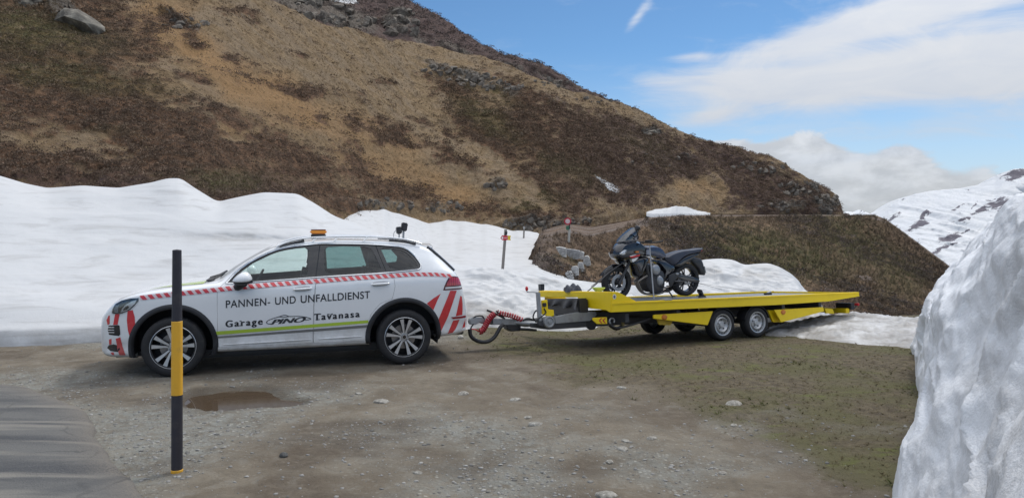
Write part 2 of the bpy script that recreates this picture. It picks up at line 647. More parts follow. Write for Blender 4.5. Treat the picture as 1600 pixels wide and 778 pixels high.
def puddle_field(x, y):
    """<1 inside the puddle"""
    wob = .22 * vn(x * 2.1, y * 2.1, 5) + .12 * vn(x * 6, y * 6, 6)
    a = ((x + 3.14) / .50)**2 + ((y - 8.24) / .50)**2
    c = ((x + 2.66) / .36)**2 + ((y - 8.02) / .20)**2
    return np.minimum(a, c) + wob


def ground_h(x, y):
    h = .035 * fbm(x * .55, y * .55, 3, .5, 1) + .018 * fbm(x * 2.6, y * 2.6, 4, .55, 2)
    rut = np.exp(-((x - .32 * (y - 6) - 1.3 - .12 * vn(y * .8, x * .2, 8)) / .16)**2) + np.exp(-((x - .32 * (y - 6) + .25) / .16)**2)
    h = h - .028 * rut * sstep(4, 5.5, y) * (1 - sstep(9.2, 10.5, y))
    pf = puddle_field(x, y)
    h = h - .075 * (1 - sstep(.3, 1.9, pf))
    # flat footing under car and trailer, falling ground beyond the yard
    car = np.exp(-(((x + 2.8) / 2.6)**4 + ((y - 10.9) / 1.9)**4))
    tr = np.exp(-(((x - 3.4) / 2.4)**4 + ((y - 13.1) / 1.8)**4))
    h = h * (1 - .8 * np.clip(car + tr, 0, 1))
    drop = sstep(16.3, 31, y) * -5.5 - sstep(46, 700, y) * 190
    perp = -(x - 3.48) * .443 + (y - 12.2) * .896
    tilt = -.070 * np.clip(perp + .1, 0, 2.6) * sstep(-.6, 1.6, x)
    return h + tilt + drop * sstep(-12, 2, x + .12 * y) - .004


gx = axis(-9.5, 9.5, .05, (9000, -9000))
gy = axis(2.6, 15.5, .05, (15000, -60))
GX, GY = np.meshgrid(gx, gy)
GZ = ground_h(GX, GY)
IX, IY = 800 + FPX * GX / np.maximum(GY, 1), HZ + FPX * EYE / np.maximum(GY, 1)
wob = 55 * fbm(GX * .7, GY * .7, 4, .55, 11)
lim = itp(IX + 0 * IX, [(560, 500), (740, 548), (900, 590), (1040, 618), (1180, 656), (1300, 722), (1430, 775), (1600, 830)])
grassm = sstep(-26, 26, lim - IY + wob * .75) * sstep(690, 800, IX + wob * .5)
bare = sstep(.15, .5, fbm(GX * 1.1, GY * 1.6, 4, .6, 23)) * .35
grassm = grassm * (1 - bare * sstep(560, 620, IY))
gravm = sstep(-.25, .35, fbm(GX * .55, GY * .55, 4, .55, 14) + .55 * sstep(600, 690, IY) * sstep(1150, 500, IX) - .25 + .35 * np.exp(-(((IX - 480) / 140)**2 + ((IY - 620) / 30)**2)))
mudm = sstep(.05, .45, fbm(GX * .8, GY * 1.0, 4, .55, 31)) * .75
mudm = np.maximum(mudm, np.exp(-(((IX - 1260) / 70)**2 + ((IY - 675) / 36)**2)))
mudm = np.maximum(mudm, .95 * np.exp(-(((IX - 1340) / 110)**2 + ((IY - 735) / 60)**2)))
mudm = np.maximum(mudm, .8 * np.exp(-(((IX - 900) / 60)**2 + ((IY - 725) / 16)**2)))
mudm = np.maximum(mudm, .7 * np.exp(-(((IX - 1070) / 110)**2 + ((IY - 640) / 20)**2)))
mudm = np.maximum(mudm, .8 * sstep(-3, .5, GX) * sstep(14.3, 15.6, GY + .3 * vn(GX, GY, 3)))
damp = np.clip(1 - sstep(.75, 2.6, puddle_field(GX, GY) + .5 * vn(GX * 3, GY * 3, 77)), 0, 1)
ground = struct(grid('ground', np.stack([GX, GY, GZ], -1), M_GROUND, {'grass': grassm, 'gravel': gravm, 'mud': mudm, 'damp': damp}))

# puddle water
px_, py_ = np.meshgrid(np.linspace(-4.6, -2.0, 60), np.linspace(7.2, 9.2, 50))


def water_build(q, b):
    p = pos(q)
    q.put(b.inputs['Base Color'], q.mix(q.noise(p, 3, 4), (.075, .052, .034), (.10, .074, .05)))
    q.put(b.inputs['Normal'], q.bump(q.noise(p, 9, 2), .03, .01))


M_WATER = principled('muddy_water', (.09, .065, .04), .04, build=water_build)
struct(grid('puddle_water', np.stack([px_, py_, np.full_like(px_, -.047)], -1), M_WATER))

# asphalt road in the near left corner
def road_build(q, b):
    p = pos(q)
    n1 = q.noise(q.map(p, (.5, 2.0, 1), (0, 0, 0), (0, 0, R(-32))), 1.1, 6, .6, .3)
    n2 = q.noise(p, 60, 4, .7)
    c = q.mix(q.step(n1, .36, .60), (.055, .057, .061), (.120, .118, .112))
    c = q.mix(q.step(q.noise(q.map(p, (.35, 3.0, 1), (4, 1, 0), (0, 0, R(-30))), .9, 5, .5), .50, .60), c, (.200, .188, .165))
    c = q.mix(q.m('MULTIPLY', q.step(n2, .5, .75), .5), c, (.17, .165, .155))
    c = q.mix(q.m('MULTIPLY', q.attr('edge'), q.step(n2, .3, .6)), c, (.17, .15, .125))
    ck = q.voro(q.mix(.25, p, q.noise(p, 2.2, 4, out=1)), .8, 'DISTANCE_TO_EDGE')
    c = q.mix(q.m('MULTIPLY', q.m('SUBTRACT', 1, q.step(ck, .003, .010)), q.m('MULTIPLY', q.step(n1, .45, .65), .5)), c, (.035, .035, .035))
    c = q.mix(q.m('MULTIPLY', q.step(q.noise(p, 120, 3, .8), .56, .72), .5), c, (.24, .235, .225))
    q.put(b.inputs['Base Color'], c)
    v_ = q.voro(p, 75)
    q.put(b.inputs['Normal'], q.bump(q.m('ADD', q.m('ADD', n2, v_), q.m('MULTIPLY', q.noise(p, 200, 2), .5)), .7, .010))
    b.inputs['Roughness'].default_value = .85


M_ROAD = principled('asphalt', (.1, .1, .1), .85, build=road_build)
edge_pts = [(-9.9, 9.15), (-8.2, 9.05), (-6.0, 8.68), (-5.1, 8.1), (-4.27, 7.37), (-3.66, 6.5), (-3.05, 5.68), (-2.5, 5.0), (-2.1, 4.2), (-1.75, 3.0), (-1.5, 1.0), (-1.45, -6), (-1.45, -40)]
er = np.array([list(p_) for p_ in catmull([(a, b_, 0) for a, b_ in edge_pts], 22)])[:, :2]
dirs = np.gradient(er, axis=0)
dirs /= np.linalg.norm(dirs, axis=1)[:, None]
nrm = np.stack([dirs[:, 1], -dirs[:, 0]], -1)      # pointing off the road to the left of travel
nrm = np.where(((er - np.array([-12, 2])) * nrm).sum(1)[:, None] > 0, nrm, -nrm)
offs = np.array([.05, .02, -.03, -.10, -.2, -.35, -.6, -1.0, -1.6, -2.4])
zz = np.array([-.05, .022, .042, .050, .053, .055, .058, .06, .065, .065])
rv = np.zeros((len(er), len(offs) + 1, 3))
wig = .05 * fbm(er[:, 0] * 3, er[:, 1] * 3, 4, .6, 9)
for k, (o_, z_) in enumerate(zip(offs, zz)):
    rv[:, k, :2] = er + nrm * (o_ + wig * (1 if k < 6 else 0))[:, None]
    rv[:, k, 2] = z_
rv[:, -1] = np.array([-12, 2, .06]) + 0 * rv[:, -1]
rv[:, -1, 1] = np.clip(er[:, 1] * .6, -60, 6)
ea = np.zeros(rv.shape[:2])
ea[:, :5] = [1, 1, .9, .6, .25]
struct(grid('road', rv, M_ROAD, {'edge': ea}))

# ================================================================ snow bank behind the vehicles
def bank_rows(px, basey, crest, zb, zc, zx, n, back, prof=1.0):
    """rows from foot to crest, then over the back; columns follow photo columns at real depths"""
    t = np.linspace(0, 1, n)[:, None]
    foot = np.stack([P(a, HZ + FPX * EYE / z_, z_) for a, z_ in zip(px, zb)])
    top = np.stack([P(a, c, z_) for a, c, z_ in zip(px, crest, zc)])
    return foot, top, t


bpx = np.concatenate([np.linspace(-420, 1262, 520)])
crest_t = [(-420, 262), (-200, 270), (-60, 262), (0, 275), (40, 287), (75, 294), (130, 290), (185, 294), (235, 286), (262, 279), (283, 279), (302, 293), (340, 316), (375, 308), (412, 301), (465, 303), (492, 318), (521, 337), (560, 352), (600, 368), (660, 396), (720, 415), (785, 424), (850, 434), (935, 441), (1000, 446), (1040, 440), (1075, 418), (1094, 407), (1120, 404.5), (1147, 405.6), (1163, 414), (1180, 412), (1198, 410), (1221, 418), (1240, 430), (1255, 447), (1262, 470)]
zb_t = [(-420, 11.3), (0, 11.6), (165, 12.0), (400, 12.7), (720, 13.1), (840, 13.7), (900, 14.3), (1000, 15.6), (1100, 16.6), (1262, 17.6)]
zc_t = [(-420, 18.5), (0, 18.5), (280, 18.5), (480, 18.5), (600, 17.5), (760, 16.0), (900, 16.6), (1000, 17.8), (1100, 20.2), (1262, 20.6)]
cr = itp(bpx, crest_t)
ks = np.ones(5) / 5
cr = np.convolve(np.pad(cr, 2, mode='edge'), ks, 'valid')
zb, zc = sm(bpx, zb_t), sm(bpx, zc_t)
NR = 130
tt = np.linspace(0, 1, NR)
BV = np.zeros((NR + 26, len(bpx), 3))
fx = (bpx - 800) / FPX
zt = EYE - (cr - HZ) / FPX * zc
lipw = (1 - .8 * sstep(560, 740, bpx)) * np.clip((zt - .1) / .5, 0, 1)
zs_m = np.convolve(np.pad(zt, 45, mode='edge'), np.ones(91) / 91, 'valid')
footz = -.12 - .30 * sstep(620, 780, bpx)
for i, t in enumerate(tt):
    d = zb + (zc - zb) * t
    lip = .30 * lipw * sstep(0, .018, t) + .10 * lipw * sstep(.03, .10, t)     # the cut foot of the bank
    ze = zs_m + (zt - zs_m) * sstep(.45, 1, t)
    z = footz + lip + (ze - footz - .40 * lipw) * (t ** .92 * .75 + .25 * sstep(0, 1, t))
    BV[i] = np.stack([fx * d, d, z], -1)
for k in range(26):
    s_ = (k + 1) / 26
    d = zc + 5.0 * s_
    BV[NR + k] = np.stack([fx * d, d, zt - (zt + 2.6) * s_ ** 1.6 - .12 * s_], -1)
X_, Y_, Z_ = BV[..., 0], BV[..., 1], BV[..., 2]
tfull = np.concatenate([tt, np.ones(26)])[:, None]
amp = np.clip(np.minimum(tfull * 6, (1 - tfull) * 5 + .12), 0, 1)
rough_r = sstep(690, 760, bpx)[None, :]
und = .13 * fbm(X_ * .28, Y_ * .35, 3, .45, 51) * (1 + rough_r) + .018 * fbm(X_ * 1.2, Y_ * 3, 4, .55, 52)
terr = .022 * sstep(-.1, .25, vn(X_ * .22, Z_ * 3.6 + .3 * vn(X_, Y_, 2), 53))
lump = .10 * (ridged(X_ * 1.6, Y_ * 1.8 + Z_ * 1.5, 4, 54)) * rough_r + .05 * fbm(X_ * 4, Z_ * 5, 3, .5, 55) * rough_r
BV[..., 2] += amp * (und + terr + lump)
# plough cut shelf above the bonnet
sh = np.exp(-(((Z_ - (1.55 - .06 * (X_ + 5))) / .10)**2)) * np.exp(-(((X_ + 5.3) / 1.7)**4))
BV[..., 1] += .16 * sh
IXb = bpx[None, :] + 0 * Z_
IYb = HZ - (Z_ - EYE) * FPX / Y_
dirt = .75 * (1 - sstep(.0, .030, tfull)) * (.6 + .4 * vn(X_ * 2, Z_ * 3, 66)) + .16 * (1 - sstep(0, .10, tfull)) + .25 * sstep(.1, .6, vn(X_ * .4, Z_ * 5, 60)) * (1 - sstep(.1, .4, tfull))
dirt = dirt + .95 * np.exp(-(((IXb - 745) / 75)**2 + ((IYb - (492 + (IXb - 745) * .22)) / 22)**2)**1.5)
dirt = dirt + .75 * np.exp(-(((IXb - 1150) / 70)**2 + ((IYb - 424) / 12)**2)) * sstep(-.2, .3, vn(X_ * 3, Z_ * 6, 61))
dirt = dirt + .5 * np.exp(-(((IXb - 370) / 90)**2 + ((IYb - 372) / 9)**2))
dirt = dirt + .05 * sstep(1040, 1090, IXb)
struct(grid('snow_bank', BV, M_SNOW, {'dirt': np.clip(dirt, 0, 1)}))

# ---- snow field beyond the bank, up to the foot of the hill
fpx = np.linspace(380, 930, 270)
NF = 90
top = itp(fpx, [(380, 332), (470, 333), (521, 336), (545, 330), (600, 327.5), (640, 340), (670, 349), (700, 344), (735, 347), (762, 351), (800, 360), (840, 363), (856, 368), (930, 380)])
top = top + 1.2 * vn(fpx * .08, fpx * 0, 3)
FV = np.zeros((NF + 3, len(fpx), 3))
for i in range(NF):
    t = i / (NF - 1)
    xx = fpx
    yy = 452 + (top - 452) * t
    d = 24 + (itp(fpx, [(380, 34), (520, 44), (700, 62), (856, 62), (930, 60)]) - 24) * t ** .85
    FV[i] = np.stack([(xx - 800) / FPX * d, d, EYE - (yy - HZ) / FPX * d], -1)
    FV[i, :, 2] += .10 * fbm(FV[i, :, 0] * .4, d * .3, 4, .5, 71) * (1 - abs(2 * t - 1))
for k in range(3):
    FV[NF + k] = FV[NF - 1] + np.array([0, .8 * (k + 1), -.5 * (k + 1) ** 1.5])
FV[..., 2] -= (np.clip(fpx - 838, 0, 100) * .012)[None, :]
field_obj = struct(grid('snow_field', FV, M_SNOW, {'dirt': .12 * sstep(0, .5, fbm(FV[..., 0] * .3, FV[..., 1] * .2, 4, .5, 72))}))

# ================================================================ big slope
FOOT_Y = [(-260, 338), (0, 338), (300, 345), (520, 352), (700, 362), (800, 370), (853, 369), (873, 364), (905, 357), (960, 347.5), (1010, 339.5), (1100, 334.5), (1250, 334.5), (1318, 337), (1330, 337)]
FOOT_Z = [(-260, 22), (0, 24), (300, 27), (520, 42), (700, 60), (853, 64), (930, 73), (1010, 86), (1100, 98), (1250, 112), (1330, 122)]
RIDGE_Y = [(-260, -420), (0, -260), (200, -120), (330, -40), (400, -4), (460, 22), (520, 43), (556, 48), (600, 62), (652, 69), (720, 84), (775, 95), (840, 124), (910, 145), (981, 166), (1016, 180), (1051, 200), (1101, 220), (1140, 229), (1176, 239), (1216, 251), (1240, 266), (1266, 281), (1290, 294), (1306, 305), (1313, 318), (1318, 334.5), (1330, 337)]
SLOPE = [(-260, .74), (0, .66), (300, .58), (700, .56), (1000, .60), (1200, .72), (1290, 1.0), (1330, 1.3)]
hpx = np.concatenate([np.linspace(-260, 1270, 560), np.linspace(1272, 1330, 36)])
NH, NB = 190, 26
fy, fz, ry = itp(hpx, FOOT_Y), sm(hpx, FOOT_Z), sm(hpx, RIDGE_Y)
ry = ry + 2.2 * fbm(hpx * .035, hpx * 0, 4, .6, 5) * sstep(1325, 1300, hpx)
ry = np.minimum(ry, fy - .5)
msl = sm(hpx, SLOPE)
zf = EYE - (fy - HZ) / FPX * fz
HV = np.zeros((NH + NB, len(hpx), 3))
HPY = np.zeros((NH + NB, len(hpx)))
for i in range(NH):
    t = (i / (NH - 1))
    py = fy + (ry - fy) * t
    k = (HZ - py) / FPX
    m_eff = msl * (1 - .25 * sstep(.75, 1, t))        # the crest rounds off
    d = (msl * fz - zf + EYE) / np.maximum(msl - k, .12)
    dmax = fz + 150
    d = np.minimum(d, dmax)
    HV[i] = np.stack([(hpx - 800) / FPX * d, d, EYE + k * d], -1)
    HPY[i] = py
for k in range(NB):
    s_ = (k + 1) / NB
    HV[NH + k] = HV[NH - 1] + np.array([0, 1, 0]) * (40 * s_) + np.array([0, 0, 1]) * ((2.0 * s_ - 34 * s_ ** 1.7))
    HPY[NH + k] = ry
HPX = hpx[None, :] + 0 * HPY
HX, HY_, HZZ = HV[..., 0].copy(), HV[..., 1].copy(), HV[..., 2].copy()


def blobs(px, py, lst, wx=26, wy=14, seed=100):
    a = px + wx * fbm(px * .022, py * .03, 4, .6, seed)
    b_ = py + wy * fbm(px * .022 + 9, py * .03 + 4, 4, .6, seed + 5)
    out = np.zeros_like(px)
    for cx, cy, rx, ry_, deg, w in lst:
        c, s_ = math.cos(R(deg)), math.sin(R(deg))
        u, v = ((a - cx) * c + (b_ - cy) * s_) / rx, (-(a - cx) * s_ + (b_ - cy) * c) / ry_
        out = np.maximum(out, w * np.exp(-(u * u + v * v) ** 1.4))
    return out


SHRUB = [(60, 80, 165, 95, 10, 1.3), (130, 150, 200, 62, 15, 1.3), (40, 255, 210, 42, 4, 1.2), (260, 215, 180, 42, 17, 1.25), (150, 60, 90, 60, 40, 1.1), (330, 170, 70, 16, 22, .8), (440, 238, 120, 30, 20, 1.05), (330, 268, 130, 32, 8, 1.1),
         (220, 80, 40, 60, 55, .7), (560, 270, 60, 26, 30, .8), (620, 300, 70, 22, 14, .75), (480, 145, 100, 9, 13, .85), (565, 158, 30, 6, 8, .6), (285, 40, 45, 12, 28, .9), (310, 62, 30, 7, 30, .6), (380, 24, 40, 10, 10, .7),
         (302, 117, 28, 8, 8, .85), (360, 92, 20, 8, 30, .8), (468, 88, 18, 7, 15, .7), (390, 108, 30, 6, 15, .55), (590, 130, 25, 7, 10, .45), (610, 215, 60, 18, 25, .85), (700, 250, 50, 16, 30, .7), (650, 195, 26, 7, 20, .5),
         (760, 200, 90, 30, 32, .95), (830, 230, 120, 55, 35, 1.0), (930, 245, 120, 60, 30, 1.0), (1040, 255, 90, 50, 30, .95), (870, 305, 80, 24, 22, .95), (960, 310, 60, 16, 8, .8), (850, 170, 90, 22, 32, .85), (980, 205, 70, 18, 30, .7),
         (1180, 290, 90, 50, 25, .85), (1130, 250, 60, 20, 22, .9), (1260, 310, 60, 30, 30, .8), (720, 145, 46, 20, 30, .8), (740, 330, 60, 16, 8, .75), (810, 335, 70, 18, 8, .8), (480, 295, 90, 24, 10, .85), (530, 320, 70, 16, 8, .8),
         (670, 120, 24, 8, 30, .6), (700, 215, 40, 8, 35, .6), (500, 190, 20, 6, 20, .5), (545, 230, 24, 8, 25, .6), (900, 340, 60, 10, 0, .6), (30, 190, 90, 26, 5, .9), (200, 300, 220, 20, 3, .9)]
LIGHT = [(115, 205, 90, 10, 8, .55), (90, 238, 95, 10, 0, .55), (30, 222, 60, 9, 0, .5), (215, 228, 60, 8, 5, .45), (1085, 296, 52, 17, 0, 1.0), (240, 150, 40, 9, 30, .6), (60, 115, 70, 8, 8, .5), (940, 325, 60, 6, 5, .5), (790, 270, 60, 10, 40, .75),
         (720, 285, 40, 12, 35, .8), (640, 250, 36, 16, 20, .8), (150, 262, 80, 6, 5, .5), (380, 200, 50, 6, 18, .5), (1010, 270, 26, 8, 20, .4)]
ORANGE = [(250, 40, 50, 50, 40, .9), (320, 90, 90, 26, 42, 1.0), (400, 140, 130, 30, 25, 1.0), (470, 180, 110, 26, 22, .9), (590, 215, 90, 24, 25, .6), (600, 262, 90, 22, 18, .7), (690, 300, 60, 24, 20, .8), (350, 200, 60, 12, 10, .5), (630, 300, 50, 14, 10, .6), (1085, 296, 50, 15, 0, .5)]
GREEN = [(50, 55, 130, 34, 12, 1.0), (350, 285, 60, 22, 0, 1.0), (90, 120, 140, 20, 8, .7), (830, 318, 46, 18, 0, 1.0), (120, 205, 80, 8, 0, .5), (760, 190, 60, 20, 30, .8), (880, 260, 50, 18, 30, .6), (1010, 235, 60, 14, 25, .4), (760, 145, 40, 14, 25, .9), (200, 130, 90, 12, 10, .6)]
ROCK = [(108, 24, 42, 22, 24, 1.0), (36, 8, 22, 10, 10, .7), (285, 38, 40, 10, 28, .75), (500, 8, 50, 16, 8, .95), (690, 108, 40, 9, 20, .85), (735, 122, 40, 14, 15, .85), (790, 138, 40, 10, 20, .7), (870, 165, 40, 8, 28, .55), (1020, 207, 22, 8, 20, .9), (1070, 245, 20, 6, 10, .55),
        (1290, 322, 26, 16, 0, 1.0), (1255, 300, 40, 14, 28, .7), (1190, 262, 60, 12, 15, .5), (1230, 322, 44, 10, 0, .75), (600, 318, 50, 12, 5, .65), (690, 325, 40, 12, 10, .6), (775, 292, 20, 8, 10, .7), (830, 352, 60, 14, -4, .75), (900, 345, 40, 10, -10, .6), (380, 25, 40, 8, 10, .5),
        (760, 352, 40, 12, 0, .5), (540, 318, 50, 8, 0, .5)]
sh_ = blobs(HPX, HPY, SHRUB)
li_ = blobs(HPX, HPY, LIGHT, seed=140)
shrub = np.clip(sh_ - li_ * .95, 0, 1)
brk = fbm(HX * .55, HZZ * .9, 5, .6, 200)
brk2 = fbm(HX * 1.7, HZZ * 2.6, 4, .62, 206)
shrub = np.clip(shrub * (1 + .55 * brk + .75 * brk2) + .30 * sstep(.18, .5, brk) + .28 * sstep(.25, .5, brk2), 0, 1)
orange = blobs(HPX, HPY, ORANGE, seed=180)
green = blobs(HPX, HPY, GREEN, seed=220)
rock = blobs(HPX, HPY, ROCK, 14, 8, seed=260)
heath = sstep(780, 1020, HPX) * .75 + sstep(60, -20, HPX - 0) * 0
heath = np.maximum(heath, .7 * sstep(250, 300, HPY) * sstep(520, 420, HPX))
# relief: hummocks, gullies, rock steps
fade = sstep(0, .05, np.concatenate([np.linspace(0, 1, NH), np.ones(NB)]))[:, None] * (.25 + .75 * sstep(1330, 1240, HPX))
rel = .75 * fbm(HX * .13, HZZ * .2 + HY_ * .05, 4, .55, 301) + .34 * fbm(HX * .6, HZZ * .9, 5, .6, 302) + .30 * shrub * (.5 + .5 * fbm(HX * 1.3, HZZ * 1.6, 4, .6, 303))
rel = rel + rock * (1.5 * ridged(HX * .42, HZZ * .75, 5, 304) + .8 * np.abs(ridged(HX * 1.1, HZZ * 1.6, 4, 305)))
rel = rel + .35 * ridged(HX * .25 + HZZ * .1, HZZ * .06, 3, 309) * sstep(.0, .5, 1 - shrub)
HV[..., 1] -= fade * rel * .9
HV[..., 2] += fade * rel * .45
hill = struct(grid('hillside', HV, M_HILL, {'shrub': shrub, 'orange': orange, 'green': green, 'rock': rock, 'heath': heath}))

# ---- darker ridge rising behind
RB = [(250, -190), (420, -120), (560, -50), (640, 0), (672, 18), (700, 38), (740, 62), (775, 80), (800, 90), (815, 95), (840, 98), (870, 114), (890, 125), (915, 139), (940, 150), (976, 163), (985, 172), (1000, 186)]
rpx = np.linspace(250, 1000, 300)
NQ = 70
ryt = sm(rpx, RB) + 2.4 * fbm(rpx * .05, rpx * 0, 4, .62, 8)
fyb = sm(hpx, RIDGE_Y)
fyb = np.interp(rpx, hpx, fyb) + 26
fyb = np.maximum(fyb, ryt + 2)
QV = np.zeros((NQ + 16, len(rpx), 3))
d0 = sm(rpx, [(250, 120), (600, 128), (800, 140), (1000, 150)])
zq = EYE + (HZ - fyb) / FPX * d0
QPY = np.zeros((NQ + 16, len(rpx)))
for i in range(NQ):
    py = fyb + (ryt - fyb) * i / (NQ - 1)
    k = (HZ - py) / FPX
    d = (.62 * d0 - zq + EYE) / np.maximum(.62 - k, .14)
    QV[i] = np.stack([(rpx - 800) / FPX * d, d, EYE + k * d], -1)
    QPY[i] = py
for k in range(16):
    s_ = (k + 1) / 16
    QV[NQ + k] = QV[NQ - 1] + np.array([0, 50 * s_, 0]) + np.array([0, 0, 1]) * (1.5 * s_ - 40 * s_ ** 1.6)
    QPY[NQ + k] = ryt
QPX = rpx[None, :] + 0 * QPY
qrock = blobs(QPX, QPY, [(545, 30, 60, 26, 20, 1), (625, 36, 30, 22, 20, 1), (660, 62, 26, 10, 30, .7), (720, 84, 60, 8, 30, .8), (800, 112, 40, 10, 28, .8), (860, 128, 40, 8, 30, .8), (930, 156, 40, 6, 26, .6), (470, 8, 50, 20, 10, .9)], 12, 7, 330)
qs = np.clip(.85 + .5 * fbm(QV[..., 0] * .12, QV[..., 2] * .2, 5, .6, 340), 0, 1)
qrel = 1.2 * fbm(QV[..., 0] * .09, QV[..., 2] * .14, 5, .6, 341) + qrock * 2.6 * ridged(QV[..., 0] * .2, QV[..., 2] * .3, 5, 342) + .6 * fbm(QV[..., 0] * .5, QV[..., 2] * .7, 4, .6, 343)
QV[..., 1] -= qrel
QV[..., 2] += qrel * .45
ridge = struct(grid('far_ridge', QV, M_HILL, {'shrub': qs, 'orange': 0 * qs, 'green': 0 * qs, 'rock': qrock, 'heath': 0 * qs + 1}))

# ================================================================ track terrace and grass bank below it
TOP_Y = [(740, 374), (800, 372), (853, 370), (873, 365), (905, 358), (960, 348.5), (1010, 340), (1060, 336.5), (1100, 335.5), (1250, 335.5), (1330, 336), (1366, 335.5), (1385, 343), (1410, 361), (1440, 383), (1484, 416), (1540, 455), (1600, 500)]
TOP_Z = [(740, 58), (853, 63), (930, 72), (1010, 85), (1100, 97), (1250, 110), (1330, 118), (1400, 112), (1484, 98), (1600, 84)]
RIM_Y = [(740, 394), (800, 392), (832, 388), (860, 383), (905, 370), (960, 357), (1010, 344), (1060, 339.5), (1100, 338.3), (1250, 337.6), (1330, 337.5), (1366, 337.5), (1385, 345.5), (1410, 364), (1440, 386), (1484, 419), (1540, 458), (1600, 503)]
RIM_Z = [(740, 44), (832, 47), (905, 56), (960, 62), (1010, 68), (1100, 78), (1250, 86), (1366, 92), (1484, 84), (1600, 74)]
BOT_Z = [(740, 25), (850, 26), (930, 28), (1010, 33), (1100, 40), (1250, 48), (1400, 54), (1600, 56)]
cpx = np.linspace(740, 1600, 430)
NT, NG = 16, 170
ty, tz, rmy, rmz, bz = itp(cpx, TOP_Y), sm(cpx, TOP_Z), itp(cpx, RIM_Y), sm(cpx, RIM_Z), sm(cpx, BOT_Z)
CV = np.zeros((NG + NT + 6, len(cpx), 3))
CPY = np.zeros((NG + NT + 6, len(cpx)))
for i in range(NG):
    t = i / (NG - 1)
    py = 545 + (rmy - 545) * t
    d = bz + (rmz - bz) * (t ** 1.15)
    CV[i] = np.stack([(cpx - 800) / FPX * d, d, EYE - (py - HZ) / FPX * d], -1)
    CPY[i] = py
for i in range(NT):
    t = (i + 1) / NT
    d = rmz + (tz - rmz) * t
    py = rmy + (ty - rmy) * t
    CV[NG + i] = np.stack([(cpx - 800) / FPX * d, d, EYE - (py - HZ) / FPX * d], -1)
    CPY[NG + i] = py
for i in range(6):
    CV[NG + NT + i] = CV[NG + NT - 1] + np.array([0, 4.0 * (i + 1), 0]) + np.array([0, 0, -.25 * (i + 1) ** 2])
    CPY[NG + NT + i] = ty
CPX = cpx[None, :] + 0 * CPY
trow = np.concatenate([np.linspace(0, 1, NG), np.ones(NT + 6) * 2])[:, None]
onroad = (trow > 1.5)
edge_rim = np.exp(-((CPY - rmy[None, :] - 1.0) / 1.6)**2) * (~onroad) * sstep(1040, 960, CPX)
tro = np.concatenate([np.zeros(NG), np.linspace(0, 1, NT), np.ones(6)])[:, None]
rut = np.exp(-((tro - .22 - .05 * vn(CPX * .05, CPX * 0, 7)) / .09)**2) + np.exp(-((tro - .68) / .09)**2)
trk = np.where(onroad, .25 + .6 * rut, edge_rim)
trk = np.maximum(trk, .75 * np.exp(-(((CPX - 845) / 26)**2 + ((CPY - 425) / 26)**2)))
trk = np.maximum(trk, .5 * np.exp(-(((CPX - 850) / 40)**2 + ((CPY - 392) / 8)**2)))
cgreen = blobs(CPX, CPY, [(1200, 400, 140, 40, 8, 1), (1330, 380, 90, 40, 30, .8), (1120, 370, 90, 24, 0, .7), (1400, 430, 60, 40, 30, .6), (880, 425, 50, 10, 0, .5)], seed=410)
cpale = blobs(CPX, CPY, [(1030, 372, 70, 26, 25, 1), (930, 432, 60, 12, -8, .9), (1085, 350, 60, 10, 10, .8), (890, 375, 40, 6, -12, .5), (1250, 450, 50, 12, 20, .6), (880, 418, 50, 8, 0, .7), (1180, 350, 120, 8, 0, .6)], seed=420)
crock = blobs(CPX, CPY, [(1010, 350, 24, 8, 0, .8), (1040, 362, 40, 12, 25, .55), (1350, 440, 30, 6, 30, .6), (1060, 395, 30, 10, 30, .45), (1290, 455, 40, 8, 10, .5), (1375, 345, 20, 5, 20, .6)], 10, 6, 430)
crel = .55 * fbm(CV[..., 0] * .16, CV[..., 1] * .2, 4, .55, 440) + .34 * fbm(CV[..., 0] * .7, CV[..., 1] * .8, 5, .6, 441) + crock * .8 * ridged(CV[..., 0] * .6, CV[..., 1] * .7, 4, 442)
cfade = np.where(onroad, .06, 1 - .85 * sstep(.90, 1, trow)) * (.35 + .65 * sstep(830, 900, CPX))
CV[..., 2] += cfade * crel
jag = 9 * vn(CPY * .16, CPY * 0, 450) + 8 * vn(CPY * .55, CPX * .01, 451) + 5 * vn(CPY * 1.3, CPX * .02, 452)
edg = itp(CPY, [(340, 860), (364, 852), (372, 838), (380, 834), (388, 838), (396, 834), (405, 830), (415, 822), (424, 824), (434, 850), (445, 900)]) + jag
CV[..., 2] -= np.clip((edg + 6 - CPX) / 26, -.35, 1.6) * 2.0 * sstep(930, 880, CPX)
bank_obj = struct(grid('grass_bank', CV, M_BANK, {'track': trk, 'green': cgreen, 'pale': cpale, 'rock': crock}))

